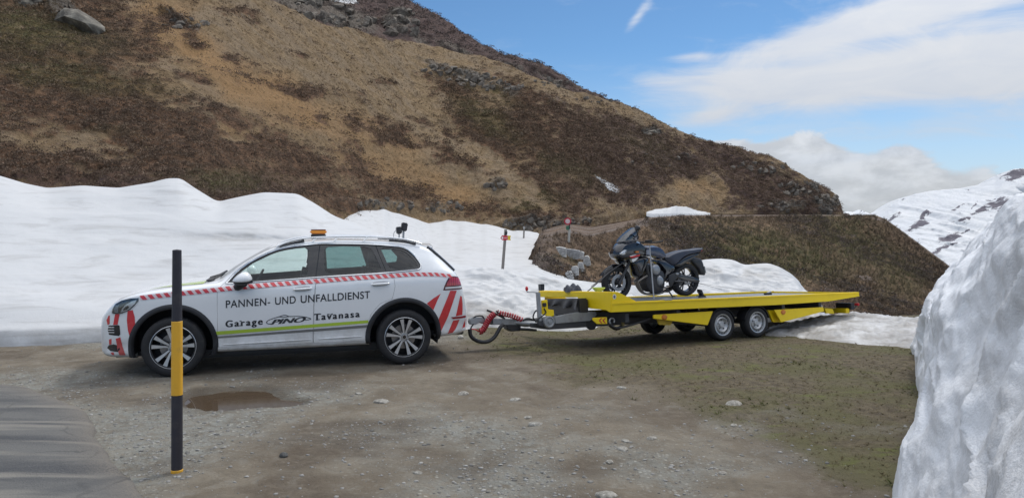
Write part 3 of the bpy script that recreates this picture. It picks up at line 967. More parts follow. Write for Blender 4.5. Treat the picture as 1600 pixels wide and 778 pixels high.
# snow left lying on the slope
def snow_patch(outline, th=.2):
    """a thin melting sheet lying on the slope, its outline given in photo pixels"""
    cx, cy = np.mean([p_[0] for p_ in outline]), np.mean([p_[1] for p_ in outline])
    o_ = np.array([list(p_) for p_ in catmull([(a, b_, 0) for a, b_ in outline + outline[:1]], 6)])[:-1, :2]
    o_ = o_ + .7 * np.stack([vn(o_[:, 0] * .9, o_[:, 1] * .9, 9), vn(o_[:, 0] * .9, o_[:, 1] * .9, 10)], -1)
    rows = []
    for s_ in (1.0, .95, .8, .6, .4, .2, .02):
        q = np.array([cx, cy]) + (o_ - np.array([cx, cy])) * s_
        row = []
        for a, b_ in q:
            h_ = cast(a, b_, (B_HILL, B_BANK, B_RIDGE))
            c = h_[0] if h_ else Vector(P(a, b_, 90))
            d = (Vector((0, 0, EYE)) - c).normalized() * .6 + Vector((0, 0, .6))
            row.append(c + d * (-.1 if s_ == 1.0 else th * (1 - s_) + .03))
        rows.append([list(c) for c in row])
    V = np.array(rows)
    f = grid_faces(V.shape[0], V.shape[1], True)
    return struct(mesh_np('snow_patch', V.reshape(-1, 3), f, M_SNOW, True, None, {'dirt': np.full(V.shape[0] * V.shape[1], .05)}))


dpx = np.linspace(1010, 1110, 70)
dtop = itp(dpx, [(1010, 331.5), (1022, 327.5), (1040, 325.5), (1055, 322), (1072, 323), (1085, 328), (1100, 331), (1110, 333)]) + .5 * vn(dpx * .3, dpx * 0, 5)
dbot = itp(dpx, [(1010, 332.5), (1020, 335), (1060, 336), (1092, 335), (1110, 333.6)])
DV = np.zeros((16, 70, 3))
dz_ = np.interp(dpx, hpx, fz) - 3.2
for i in range(16):
    t = min(i / 9, 1)
    py = dbot + (dtop - dbot) * t
    d = dz_ + 2.4 * t + max(0, i - 9) * .5
    DV[i] = np.stack([(dpx - 800) / FPX * d, d, EYE - (py - HZ) / FPX * d - max(0, i - 9) ** 2 * .06], -1)
DV[0, :, 2] -= .4
struct(grid('snow_drift', DV, M_SNOW, {'dirt': np.full((16, 70), .03)}))

# ================================================================ low dirty snow beside the yard
lpx = np.linspace(1196, 1520, 170)
lf = itp(lpx, [(1196, 527), (1270, 531), (1340, 537), (1400, 541), (1440, 547), (1520, 556)])
lc = itp(lpx, [(1196, 524), (1215, 516), (1245, 507), (1270, 500), (1300, 495), (1335, 492.5), (1380, 497), (1445, 503), (1520, 505)])
zl0 = EYE * FPX / (lf - HZ)
zl1 = zl0 + itp(lpx, [(1196, .5), (1260, 1.5), (1340, 1.9), (1520, 2.0)])
LV = np.zeros((46, len(lpx), 3))
ztl = EYE - (lc - HZ) / FPX * zl1
for i in range(46):
    t = i / 31
    if t <= 1:
        d = zl0 + (zl1 - zl0) * t
        z = -.05 + (ztl + .05) * (t ** .55)
    else:
        s_ = (t - 1) / .46
        d = zl1 + 2.2 * s_
        z = ztl - (ztl + .25) * s_ ** 1.7
    LV[i] = np.stack([(lpx - 800) / FPX * d, d, z], -1)
LV[..., 2] += (.07 * fbm(LV[..., 0] * 1.5, LV[..., 1] * 2, 4, .6, 501) + .035 * ridged(LV[..., 0] * 5, LV[..., 1] * 6, 3, 502)) * np.clip(np.linspace(0, 6, 46), 0, 1)[:, None]
ldirt = np.clip(.88 + .3 * sstep(1300, 1215, lpx)[None, :] + .35 * fbm(LV[..., 0] * 1.2, LV[..., 1] * 2, 4, .6, 503), .1, 1)
struct(grid('snow_mound', LV, M_SNOW_DIRTY, {'dirt': ldirt}))
# remnant behind the trailer's tail
mpx = np.linspace(1180, 1296, 80)
MV = np.zeros((30, 80, 3))
for i in range(30):
    t = i / 29
    d = 15.0 + 2.4 * t
    topz = itp(mpx, [(1180, .14), (1225, .22), (1258, .34), (1280, .30), (1296, -.1)])
    z = -.06 + topz * np.sin(PI * min(t * 1.15, 1)) ** .6
    MV[i] = np.stack([(mpx - 800) / FPX * d, 0 * mpx + d, z], -1)
MV[..., 2] += .05 * fbm(MV[..., 0] * 3, MV[..., 1] * 4, 4, .6, 510)
struct(grid('snow_remnant', MV, M_SNOW_DIRTY, {'dirt': np.clip(.05 + 1.2 * sstep(.1, .3, fbm(MV[..., 0] * 1.7, MV[..., 1] * 2.2, 4, .6, 511)), 0, 1)}))

# ================================================================ ploughed snow wall on the right
WZ = [1.2, 2.6, 4.0, 5.2, 6.2, 7.42, 8.6, 9.7, 10.6, 11.04, 11.6, 12.4]
WX = [.75, 1.42, 2.12, 2.63, 3.25, 4.05, 4.72, 5.28, 5.82, 6.0, 6.6, 7.6]
wz = np.concatenate([np.linspace(1.2, 4, 40), np.linspace(4.03, 12.4, 330)])
wx = sm(wz, list(zip(WZ, WX)))
NWV = 170
RV = np.zeros((NWV, len(wz), 3))
htop = sm(wz, [(1.2, 2.12), (5, 2.09), (6.5, 2.05), (7.5, 2.02), (8.2, 1.90), (8.6, 1.74), (9.0, 1.50), (9.4, 1.28), (10.1, 1.04), (10.7, .82), (11.2, .5), (11.8, .22), (12.4, .04)])
lean = sm(wz, [(1.2, .8), (5, .92), (6.5, .80), (8, .66), (9.5, .48), (10.6, .34), (11.2, .3), (12.4, .3)])
for i in range(NWV):
    t = i / (NWV - 1)
    if t < .72:
        u = t / .72
        z = -.15 + (htop + .15) * u
        x = wx + lean * (.30 * u + .70 * u ** 2.4)
    else:
        u = (t - .72) / .28
        z = htop + .05 * np.sin(u * PI / 2) - .1 * u * u
        x = wx + lean + 3.6 * u ** 1.25
    RV[i] = np.stack([x, wz + 0 * z, z], -1)
a_, b_, c_ = RV[..., 0], RV[..., 1], RV[..., 2]
wq = .35 * fbm(b_ * .7, c_ * .9, 3, .5, 599)
bul = .20 * fbm(b_ * .62 + wq, c_ * .85 - wq, 3, .42, 601) + .075 * sstep(-.35, .45, fbm(b_ * 1.25 + .5 * c_ + wq, c_ * 1.4 - .5 * b_ * .4, 3, .45, 602)) + .085 * (1 - np.abs(fbm(b_ * 1.3 - .9 * c_ + wq, c_ * 1.7 + .5 * wq, 4, .5, 605)) ** .6) + .012 * fbm(b_ * 5, c_ * 6 + a_ * 2, 3, .5, 603) + .007 * fbm(b_ * 18, c_ * 18 + a_ * 6, 3, .6, 604)
fr = np.clip(np.linspace(0, 5, NWV), .25, 1)[:, None] * sstep(12.4, 11.0, b_)
tr_ = np.linspace(0, 1, NWV)[:, None]
bul = bul - .15
RV[..., 0] -= bul * fr * (1 - .75 * sstep(.66, .9, tr_))
RV[..., 2] += bul * fr * .45
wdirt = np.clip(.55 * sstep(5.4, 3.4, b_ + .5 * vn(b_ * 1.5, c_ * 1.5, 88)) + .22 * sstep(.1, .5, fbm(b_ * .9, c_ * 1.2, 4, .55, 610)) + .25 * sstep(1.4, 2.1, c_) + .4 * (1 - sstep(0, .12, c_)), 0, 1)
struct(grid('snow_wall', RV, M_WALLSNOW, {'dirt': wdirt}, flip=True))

# ================================================================ snowy mountains across the valley
def mountain(name, px, crest, bot, dz, seed, patches, back, amp):
    n = 150
    V = np.zeros((n + 14, len(px), 3))
    PY = np.zeros((n + 14, len(px)))
    for i in range(n):
        t = i / (n - 1)
        py = bot + (crest - bot) * t
        d = dz[0] + (dz[1] - dz[0]) * t
        V[i] = np.stack([(px - 800) / FPX * d, 0 * px + d, EYE - (py - HZ) / FPX * d], -1)
        PY[i] = py
    for k in range(14):
        s_ = (k + 1) / 14
        V[n + k] = V[n - 1] + np.array([0, back * s_, 0]) + np.array([0, 0, 1]) * (-.55 * back * s_ ** 1.5)
        PY[n + k] = crest
    PX = px[None, :] + 0 * PY
    sc = 1 / (dz[1] * .022)
    q = (ridged(V[..., 0] * sc * .8 + V[..., 2] * sc * .9, V[..., 2] * sc * .8 - V[..., 0] * sc * .25, 6, seed) - .1)
    am = np.clip(np.concatenate([np.linspace(3, .35, n), np.full(14, .35)]), 0, 1)[:, None]
    V[..., 1] -= amp * q * am
    V[..., 2] += amp * .22 * q * am
    # rock shows in bands that follow the fall line
    fl = PX * .72 + PY * .70
    ac = -PX * .70 + PY * .72
    rk = .38 * sstep(.15, .6, fbm(fl * .14, ac * .022, 4, .6, seed + 3)) * sstep(285, 330, PY) + .40 * sstep(.3, .75, fbm(PX * .12, PY * .16, 4, .6, seed + 4))
    rk = np.maximum(rk, 0.86 * blobs(PX, PY, patches, 9, 6, seed + 9))
    return struct(grid(name, V, M_PEAK, {'rock': rk}))


mx = np.linspace(1318, 1900, 300)
mc = itp(mx, [(1318, 352), (1345, 342), (1360, 336.5), (1383, 324), (1403, 311), (1426, 304.5), (1450, 299), (1486, 295), (1524, 290), (1552, 282), (1566, 272), (1583, 264.5), (1602, 263), (1640, 256), (1700, 225), (1780, 240), (1900, 262)])
mc = mc + .7 * fbm(mx * .1, mx * 0, 4, .6, 14)
PATCH = [(1588, 275, 26, 10, -14, 1), (1560, 318, 30, 12, -22, .95), (1530, 332, 22, 6, -20, .9), (1592, 306, 20, 6, -20, .8), (1436, 352, 22, 8, -28, 1), (1448, 334, 14, 5, -62, .95), (1398, 338, 16, 5, -50, .8), (1500, 343, 20, 4, -14, .8), (1514, 338, 12, 4, -40, .8), (1480, 372, 24, 6, -28, .95), (1468, 392, 30, 5, -35, .8), (1500, 364, 16, 3, -30, .7),
         (1455, 402, 24, 5, -30, .8), (1510, 296, 8, 3, 10, .7), (1493, 325, 16, 2.5, -28, .8), (1540, 300, 8, 2.4, 0, .6), (1425, 308, 6, 2, -10, .7), (1520, 322, 12, 2.5, -40, .8)]
mountain('snow_mountain', mx, mc, 470 + 0 * mx, (1500, 2600), 700, PATCH, 900, 34)
m2 = np.linspace(1180, 1440, 120)
mountain('far_peak', m2, itp(m2, [(1180, 345), (1310, 336), (1322, 331), (1334, 333), (1342, 327.5), (1350, 329.5), (1358, 332), (1368, 338), (1400, 344), (1440, 350)]), 372 + 0 * m2, (7000, 8000), 720, [(1345, 331, 8, 2, -30, .8), (1352, 333, 8, 2, -30, .7)], 1500, 110)
# ================================================================ growth and loose stone on the land
def bvh_of(o):
    me = o.data
    n = len(me.vertices)
    co = np.empty(n * 3, np.float32)
    me.vertices.foreach_get('co', co)
    fv = np.empty(len(me.loops), np.int32)
    me.loops.foreach_get('vertex_index', fv)
    return BVHTree.FromPolygons(co.reshape(-1, 3).tolist(), fv.reshape(-1, 4).tolist())


B_HILL, B_BANK, B_GROUND, B_FIELD = bvh_of(hill), bvh_of(bank_obj), bvh_of(ground), bvh_of(field_obj)


def cast(px, py, trees):
    """first land met by the line of sight through a photo pixel"""
    d_ = Vector(((px - 800) / FPX, 1, -(py - HZ) / FPX)).normalized()
    best = None
    for t in trees:
        h_ = t.ray_cast(Vector((0, 0, EYE)), d_)
        if h_[0] is not None and (best is None or h_[3] < best[3]):
            best = h_
    return best


def ground_at(x, y):
    h_ = B_GROUND.ray_cast(Vector((x, y, 5)), Vector((0, 0, -1)))
    return h_[0].z if h_[0] is not None else 0


def pick(V, wgt, n, rng):
    """n random surface points of a grid, weight per vertex"""
    a = V[:-1, :-1]
    ar = np.linalg.norm(np.cross(V[1:, :-1] - a, V[:-1, 1:] - a), axis=-1)
    w_ = ar * wgt[:-1, :-1]
    c = np.cumsum(w_.ravel())
    k = np.searchsorted(c, rng.random(n) * c[-1])
    i, j = np.unravel_index(np.minimum(k, w_.size - 1), w_.shape)
    u, v = rng.random((n, 1)), rng.random((n, 1))
    p = (V[i, j] * (1 - u) + V[i + 1, j] * u) * (1 - v) + (V[i, j + 1] * (1 - u) + V[i + 1, j + 1] * u) * v
    return p, i, j


def replicate(name, protos, p, size, mat, attrs, rng, tilt=.15, zsc=None):
    """many small copies of a few prototypes joined into one mesh"""
    n = len(p)
    which = rng.integers(0, len(protos), n)
    Vs, Fs, At, base = [], [], {k: [] for k in attrs}, 0
    for q, (pv, pf) in enumerate(protos):
        idx = np.nonzero(which == q)[0]
        m_ = len(idx)
        if not m_:
            continue
        an = rng.random(m_) * 2 * PI
        c, s_ = np.cos(an), np.sin(an)
        v = np.repeat(pv[None], m_, 0)
        x, y, z = v[..., 0], v[..., 1], v[..., 2] * (1 if zsc is None else zsc[idx][:, None])
        tx, ty = rng.normal(0, tilt, (m_, 1)), rng.normal(0, tilt, (m_, 1))
        X = x * c[:, None] - y * s_[:, None] + z * tx
        Y = x * s_[:, None] + y * c[:, None] + z * ty
        v = np.stack([X, Y, z], -1) * size[idx][:, None, None] + p[idx][:, None, :]
        Vs.append(v.reshape(-1, 3))
        Fs.append((pf[None] + (np.arange(m_) * len(pv))[:, None, None] + base).reshape(-1, pf.shape[1]))
        base += m_ * len(pv)
        for k in attrs:
            At[k].append(np.repeat(attrs[k][idx], len(pv)))
    return stuff(mesh_np(name, np.concatenate(Vs), np.concatenate(Fs), mat, True, None, {k: np.concatenate(At[k]) for k in attrs}))


def shrub_proto(rng, n=26):
    v, f = [], []
    for k in range(n):
        th, r_ = rng.random() * 2 * PI, rng.random() ** .6
        h = .75 * (1 - r_ ** 2) * (.6 + .4 * rng.random())
        c = np.array([r_ * math.cos(th), r_ * math.sin(th), h * .8 + .02])
        d1, d2 = rng.normal(0, 1, 3), rng.normal(0, 1, 3)
        d1[2] = abs(d1[2]) + .5
        d1 /= np.linalg.norm(d1)
        d2 /= np.linalg.norm(d2)
        s_ = .16 + .22 * rng.random()
        b_ = len(v)
        v += [c - d2 * s_ * .4, c + d2 * s_ * .4, c + d1 * s_]
        f.append((b_, b_ + 1, b_ + 2))
    return np.array(v), np.array(f)


def tuft_proto(rng, n=7, spread=.5, w=.07):
    v, f = [], []
    for k in range(n):
        th = rng.random() * 2 * PI
        o_ = np.array([math.cos(th), math.sin(th), 0]) * rng.random() * .35
        ln = np.array([rng.normal(0, spread), rng.normal(0, spread), .7 + .5 * rng.random()])
        sd = np.array([-math.sin(th), math.cos(th), 0]) * w
        b_ = len(v)
        v += [o_ - sd, o_ + sd, o_ + ln]
        f.append((b_, b_ + 1, b_ + 2))
    return np.array(v), np.array(f)


def stone_proto(rng):
    bm = bmesh.new()
    bmesh.ops.create_icosphere(bm, subdivisions=1, radius=1)
    v = np.array([list(q.co) for q in bm.verts])
    f = np.array([[q.index for q in p.verts] for p in bm.faces])
    bm.free()
    v = v * (1 + rng.normal(0, .16, (len(v), 1)))
    v = v * np.array([1, .75 + .2 * rng.random(), .42 + .2 * rng.random()])
    return v, f


def tone_mat(name, dark, light, third=None, trans=0):
    def bld(q, b):
        t = q.attr('tone')
        c = q.mix(t, dark, light)
        if third:
            c = q.mix(q.attr('green'), c, third)
        q.put(b.inputs['Base Color'], c)
        b.inputs['Roughness'].default_value = .9
    return principled(name, light, .9, spec=.15, build=bld)


rg = np.random.default_rng(21)
SP = [shrub_proto(rg) for _ in range(8)]
TP = [tuft_proto(rg) for _ in range(8)]
M_HEATH = tone_mat('heath_twigs', (0.098, 0.069, 0.051), (0.268, 0.189, 0.132), (0.172, 0.163, 0.075))
M_PURPLE = tone_mat('bare_twigs', (0.086, 0.066, 0.064), (0.217, 0.166, 0.149), (0.126, 0.126, 0.075))
M_TUSS = tone_mat('dead_grass', (0.211, 0.145, 0.086), (0.405, 0.304, 0.189), (0.132, 0.136, 0.062))

vis = np.zeros(HV.shape[:2])
vis[:NH] = 1
vis[NH:NH + 6] = .5
near = np.clip(60 / HV[..., 1], .3, 2.2)              # nearer ground carries more visible tufts
p, i, j = pick(HV, np.clip(shrub * 1.2 - .15, 0, 1) * vis * near * (1 - .8 * rock), 42000, rg)
sz = (.12 + .26 * rg.random(len(p)) ** 2.2) * np.clip(p[:, 1] / 55, .75, 1.5)
replicate('heath_shrubs', SP, p, sz, M_HEATH, {'tone': np.clip(rg.normal(.42, .3, len(p)), 0, 1), 'green': np.clip(green[i, j] * rg.random(len(p)) * .9, 0, 1)}, rg)
p, i, j = pick(HV, np.clip(.85 - shrub, 0, 1) * vis * near * (1 - rock), 30000, rg)
sz = (.07 + .12 * rg.random(len(p)) ** 2) * np.clip(p[:, 1] / 50, .7, 1.6)
replicate('dead_grass', TP, p, sz, M_TUSS, {'tone': np.clip(rg.normal(.5, .27, len(p)) - .1 * orange[i, j], 0, 1), 'green': .1 * rg.random(len(p))}, rg)
qvis = np.zeros(QV.shape[:2])
qvis[25:NQ + 4] = 1
p, i, j = pick(QV, qvis * (1 - .8 * qrock), 9000, rg)
replicate('ridge_shrubs', SP, p, .35 + .75 * rg.random(len(p)) ** 2, M_PURPLE, {'tone': np.clip(rg.normal(.4, .3, len(p)), 0, 1), 'green': .2 * rg.random(len(p))}, rg)
cvis = np.ones(CV.shape[:2])
cvis[NG - 1:] = 0
cvis *= np.clip(1.1 - trk, 0, 1) * sstep(830, 850, CPX)
p, i, j = pick(CV, cvis * (1 - .6 * crock), 22000, rg)
sz = (.10 + .20 * rg.random(len(p)) ** 2) * np.clip(p[:, 1] / 45, .8, 1.6)
M_BANKTUFT = tone_mat('bank_grass', (0.099, 0.073, 0.055), (0.310, 0.232, 0.162), (0.170, 0.164, 0.084))
replicate('bank_grass', TP, p, sz, M_BANKTUFT, {'tone': np.clip(rg.normal(.36, .22, len(p)) + .55 * cpale[i, j] + .45 * fbm(p[:, 0] * .11, p[:, 1] * .14, 4, .55, 460), 0, 1), 'green': np.clip(cgreen[i, j] * rg.random(len(p)) * 1.4, 0, 1)}, rg)
p, i, j = pick(CV, cvis * np.clip(fbm(CV[..., 0] * .12, CV[..., 1] * .15, 4, .5, 444) + .1, 0, 1), 7000, rg)
replicate('bank_shrubs', SP, p, .14 + .42 * rg.random(len(p)) ** 2.5, M_PURPLE, {'tone': np.clip(rg.normal(.4, .3, len(p)), 0, 1), 'green': .4 * rg.random(len(p))}, rg)

# yard: pebbles and thin turf
STP = [stone_proto(rg) for _ in range(7)]
GV = np.stack([GX, GY, GZ], -1)
yard = (np.abs(GX) < 9) * (GY > 3.4) * (GY < 12.5) * (puddle_field(GX, GY) > 1.3)
road_in = .35 + .65 * sstep(-.2, .1, (GX - np.interp(GY, er[::-1, 1], er[::-1, 0])))
M_PEB = tone_mat('pebble_stone', (.15, .145, .135), (.38, .37, .35), None)
w_ = yard * road_in * (.10 + gravm * 1.1) * np.clip(1 - grassm, .08, 1) * np.clip((9 / GY) ** 2, .3, 4)
p, i, j = pick(GV, w_, 16000, rg)
sz = .004 + .020 * rg.random(len(p)) ** 6 + .004 * rg.random(len(p))
replicate('gravel_stones', STP, p, sz, M_PEB, {'tone': np.clip(rg.normal(.45, .25, len(p)), 0, 1)}, rg, .05)
M_TURF = tone_mat('yard_grass', (0.117, 0.091, 0.052), (0.213, 0.171, 0.095), (0.103, 0.113, 0.037))
GT = [tuft_proto(rg, 8, 1.1, .10) for _ in range(8)]
w_ = grassm * (np.abs(GX) < 10) * (GY > 4.5) * (GY < 16) * np.clip(10 / GY, .5, 2)
p, i, j = pick(GV, w_, 17000, rg)
gpatch = sstep(.08, .5, fbm(p[:, 0] * .9, p[:, 1] * 1.2, 4, .55, 801))
replicate('sparse_grass', GT, p, .009 + .018 * rg.random(len(p)) ** 2.5 * (1 + gpatch), M_TURF, {'tone': np.clip(rg.normal(.45, .3, len(p)), 0, 1), 'green': np.clip(gpatch * (.3 + rg.random(len(p))), 0, 1)}, rg, .3)


def rock_bm(seed, sx, sy, sz_, sub=3, rough=.22, flat=.0):
    bm = bmesh.new()
    bmesh.ops.create_icosphere(bm, subdivisions=sub, radius=1)
    co = np.array([list(v.co) for v in bm.verts])
    d = rough * ridged(co[:, 0] * 1.3 + seed, co[:, 1] * 1.3 + co[:, 2] * 1.7, 4, seed) + rough * .6 * fbm(co[:, 0] * 3 + seed, co[:, 2] * 3 - co[:, 1] * 2, 3, .5, seed + 2)
    for v, dd, c in zip(bm.verts, d, co):
        q = c * (1 + dd)
        v.co = (q[0] * sx, q[1] * sy, q[2] * sz_)
    return bm


def rock_mat(name, a, b_, sc=3):
    def bld(q, b):
        co = q.n('ShaderNodeTexCoord').outputs['Object']
        n2 = q.noise(co, sc, 8, .7)
        lich = q.step(q.noise(co, sc * 2.2, 5, .65), .56, .68)
        q.put(b.inputs['Base Color'], q.mix(q.m('MULTIPLY', lich, .6), q.mix(q.step(n2, .3, .7), a, b_), tuple(min(1, x * 1.5) for x in b_)))
        q.put(b.inputs['Normal'], q.bump(n2, .8, .05 * 3 / sc))
    return principled(name, a, .9, spec=.2, build=bld)


M_BOULDER = rock_mat('lichen_rock', (.075, .065, .055), (.24, .22, .185), 1.2)
M_CRAG = rock_mat('crag_rock', (.070, .058, .050), (.235, .208, .175), .9)


def outcrop(px, py, rx, ry, n, bsz, seed, deep=None):
    """a crag of angular blocks bedded in the slope"""
    rr = random.Random(seed)
    bm = bmesh.new()
    for _ in range(n):
        a = rr.random() * 2 * PI
        q = rr.random() ** .5
        x, y = px + rx * q * math.cos(a), py + ry * q * math.sin(a)
        h_ = cast(x, y, (B_HILL, B_RIDGE))
        if h_ is None:
            continue
        c = h_[0]
        s_ = bsz * c.y / FPX * (.45 + .8 * rr.random())
        tmp_ = bmesh.new()
        for k in range(14):
            v = Vector((rr.gauss(0, 1), rr.gauss(0, 1), rr.gauss(0, 1))).normalized()
            tmp_.verts.new(c + Vector((0, s_ * .2, 0)) + Vector((v.x * s_ * .62, v.y * s_ * .5, v.z * s_ * .52 + v.x * s_ * .12)))
        hull = bmesh.ops.convex_hull(tmp_, input=tmp_.verts)
        me_ = bpy.data.meshes.new('t')
        tmp_.to_mesh(me_)
        tmp_.free()
        bm.from_mesh(me_)
        bpy.data.meshes.remove(me_)
    return struct(obj('rock_outcrop', bm, M_CRAG))


B_RIDGE = bvh_of(ridge)
for k, (px, py, rx, ry_, n, bz_) in enumerate(((505, 16, 46, 20, 34, 20), (545, 36, 40, 10, 16, 14), (625, 38, 28, 22, 22, 20), (690, 110, 32, 8, 22, 12), (735, 124, 36, 12, 30, 13), (785, 136, 34, 8, 20, 12), (285, 38, 34, 8, 14, 12), (38, 6, 18, 8, 6, 18),
                                                (1020, 208, 18, 6, 9, 10), (1290, 320, 22, 14, 26, 13), (1250, 296, 34, 12, 24, 12), (1190, 262, 50, 9, 16, 10), (1225, 322, 40, 8, 18, 11), (600, 318, 44, 9, 16, 12), (690, 325, 34, 9, 14, 12), (830, 352, 50, 9, 26, 12),
                                                (895, 347, 36, 6, 14, 10), (775, 292, 16, 6, 7, 12), (1040, 250, 60, 14, 12, 7), (860, 130, 40, 6, 14, 9), (930, 156, 36, 5, 10, 8))):
    outcrop(px, py, rx, ry_, n, bz_, 900 + k)
M_STONE = rock_mat('pale_stone', (.16, .15, .13), (.36, .345, .31), 22)
for k, (px, py, wpx, hpx_, lab) in enumerate(((108, 28, 88, 46, 'large grey lichen covered boulder high on the slope at the upper left'), (36, 6, 40, 22, 'smaller grey boulder at the top edge, left of the large boulder'),
                                              (815, 211, 9, 11, 'small pale rock alone in the dark heath of the middle slope'), (1018, 208, 22, 12, 'grey rock near the skyline on the right shoulder of the slope'))):
    h_ = cast(px, py, (B_HILL,)) or cast(px, py + 20, (B_HILL,))
    if py < 40 and px > 400:
        z_ = 128 if px > 560 else 112
        c = Vector(P(px, py, z_ - 1))
    else:
        c = h_[0]
    sc = c.y / FPX
    rr = random.Random(31 + k)
    bm = bmesh.new()
    for _ in range(26):
        v = Vector((rr.gauss(0, 1), rr.gauss(0, 1), rr.gauss(0, 1))).normalized()
        bm.verts.new((v.x * wpx * sc * .48, v.y * wpx * sc * .42, v.z * hpx_ * sc * .52))
    hull = bmesh.ops.convex_hull(bm, input=bm.verts)
    bmesh.ops.delete(bm, geom=list({g_ for g_ in hull['geom_interior'] + hull['geom_unused'] if isinstance(g_, bmesh.types.BMVert)}), context='VERTS')
    bmesh.ops.subdivide_edges(bm, edges=bm.edges, cuts=3, use_grid_fill=True)
    for v in bm.verts:
        q_ = v.co / (wpx * sc)
        v.co += v.co.normalized() * wpx * sc * (.05 * float(fbm(np.array([q_.x * 5 + q_.y * 3 + k]), np.array([q_.z * 7 + q_.y * 4]), 3, .6, 77)[0]))
    t_ = tag(obj('boulder', bm, M_BOULDER, None, 45), lab, 'boulder')
    t_.location = c + Vector((0, .26 * wpx * sc, -.08 * hpx_ * sc))
    t_.rotation_euler = (.1, R(18), k)
for k, (px, py, wpx, lab) in enumerate(((595, 627, 26, 'pale flat stone bedded in the gravel below the car rear wheel'), (724, 614, 20, 'pale flat stone in the dirt straight below the trailer coupling'),
        (837, 663, 24, 'broad pale stone in the middle of the yard, left edge of the rutted dirt'), (825, 649, 14, 'small pale stone just above the broad stone in the middle of the yard'),
        (972, 700, 22, 'pale rounded stone in the gravel right of centre, below two others'), (947, 769, 34, 'largest pale stone of the yard, at the bottom edge right of centre'),
        (953, 719, 15, 'small pale stone between the largest stone and the rounded one above it'), (653, 737, 16, 'pale stone low in the gravel, left of the bottom centre'),
        (805, 623, 20, 'flat pale stone in the brown dirt below the trailer drawbar'), (977, 687, 15, 'small pale stone directly above the rounded stone right of centre'),
        (1147, 630, 28, 'wide flat stone at the border of gravel and grass, below the trailer wheels'), (1129, 738, 16, 'pale stone near the bottom edge, nearest the snow wall'),
        (971, 609, 16, 'pale stone at the start of the thin grass under the trailer front'), (1147, 661, 13, 'small stone straight below the wide flat one near the grass'),
        (560, 614, 12, 'small pale stone in the gravel right of the puddle'), (1018, 682, 18, 'flat stone in the rutted dirt right of the yard centre'))):
    Z = EYE * FPX / (py - HZ)
    x = (px - 800) / FPX * Z
    r_ = wpx * Z / FPX / 2
    bm = rock_bm(60 + k, r_, r_ * .8, r_ * .34, 2, .18)
    t_ = tag(obj('stone', bm, M_STONE, None, 40), lab, 'stone', 'stones bedded in the yard')
    t_.location = (x, Z, ground_at(x, Z) + r_ * .02)
    t_.rotation_euler = (0, 0, k * 1.3)
bm = rock_bm(99, .035, .03, .026, 2, .2)
t_ = tag(obj('stone', bm, rock_mat('dark_stone', (.05, .05, .05), (.13, .13, .125), 22), None, 40), 'small dark stone on the pale gravel right of the striped pole', 'stone')
Zs = EYE * FPX / (711 - HZ)
t_.location = ((443 - 800) / FPX * Zs, Zs, ground_at((443 - 800) / FPX * Zs, Zs) + .012)
bm = rock_bm(98, .05, .04, .04, 2, .2)
t_ = tag(obj('stone', bm, rock_mat('white_stone', (.42, .40, .36), (.62, .60, .56), 20), None, 40), 'pale stone on the ground just behind the car rear wheel', 'stone')
t_.location = (*(P(720, 526, 12.4)[:2]), ground_at(*(P(720, 526, 12.4)[:2])) + .02)
snow_patch([(927, 272), (932, 278), (936, 280), (940, 286), (945, 289), (950, 296), (958, 300), (968, 302), (967, 294), (961, 291), (957, 286), (948, 282), (944, 277), (934, 276)], .12)
snow_patch([(506, -12), (530, -7), (545, -3), (557, 1), (560, 5.5), (548, 6.5), (532, 4), (515, 0)], .25)
# ================================================================ materials of made things
def carpaint(name, base, dirtc=(.30, .27, .23)):
    def bld(q, b):
        co = q.n('ShaderNodeTexCoord').outputs['Object']
        se = q.n('ShaderNodeSeparateXYZ')
        q.put(se.inputs[0], co)
        nz_ = q.noise(co, 5, 6, .65)
        low = q.m('MULTIPLY', q.m('SUBTRACT', 1, q.step(se.outputs[2], .22, .75)), .55)
        sp = q.step(q.noise(co, 60, 4, .75), .55, .75)
        d = q.m('ADD', q.m('MULTIPLY', low, q.step(nz_, .25, .7)), q.m('MULTIPLY', sp, q.m('MULTIPLY', low, .6)), clamp=True)
        d = q.m('ADD', d, q.m('MULTIPLY', q.step(nz_, .5, .8), .06))
        q.put(b.inputs['Base Color'], q.mix(d, base, dirtc))
        q.put(b.inputs['Roughness'], q.m('ADD', .26, q.m('MULTIPLY', d, .5)))
        q.put(b.inputs['Coat Weight'], q.m('MULTIPLY', q.m('SUBTRACT', 1, d), .7))
    m_ = principled(name, base, .3, 0, .7, build=bld)
    m_.node_tree.nodes['Principled BSDF'].inputs['Coat Roughness'].default_value = .06
    return m_


M_WHITE = carpaint('white_car_paint', (.82, .83, .84))
M_RED = carpaint('red_reflective_film', (.62, .035, .045), (.34, .16, .13))
M_LIME = carpaint('lime_film', (.44, .62, .045), (.36, .40, .15))
M_GREYF = carpaint('grey_trim_strip', (.17, .18, .185))
M_INK = worn('dark_lettering', (.035, .04, .05), .45, dirt=.15)
M_CLAD = worn('black_cladding', (.018, .019, .023), .55, dirt=.28, dirtc=(.075, .067, .058), scale=5)
M_TYRE = worn('tyre_rubber', (.018, .018, .020), .75, dirt=.38, dirtc=(.085, .075, .062), scale=7, bumps=.2)
M_LINING = worn('cabin_lining', (.030, .031, .034), .8, dirt=.2)
M_SEAT = worn('seat_fabric', (.045, .045, .05), .85, dirt=.2)
M_CHROME = worn('bright_trim', (.78, .79, .80), .22, 1, dirt=.15)
M_ALLOY = worn('machined_alloy', (.62, .63, .645), .34, .75, dirt=.35, dirtc=(.2, .18, .15), scale=9)
M_ALLOYDARK = worn('dark_alloy', (.012, .012, .014), .6, dirt=.12)
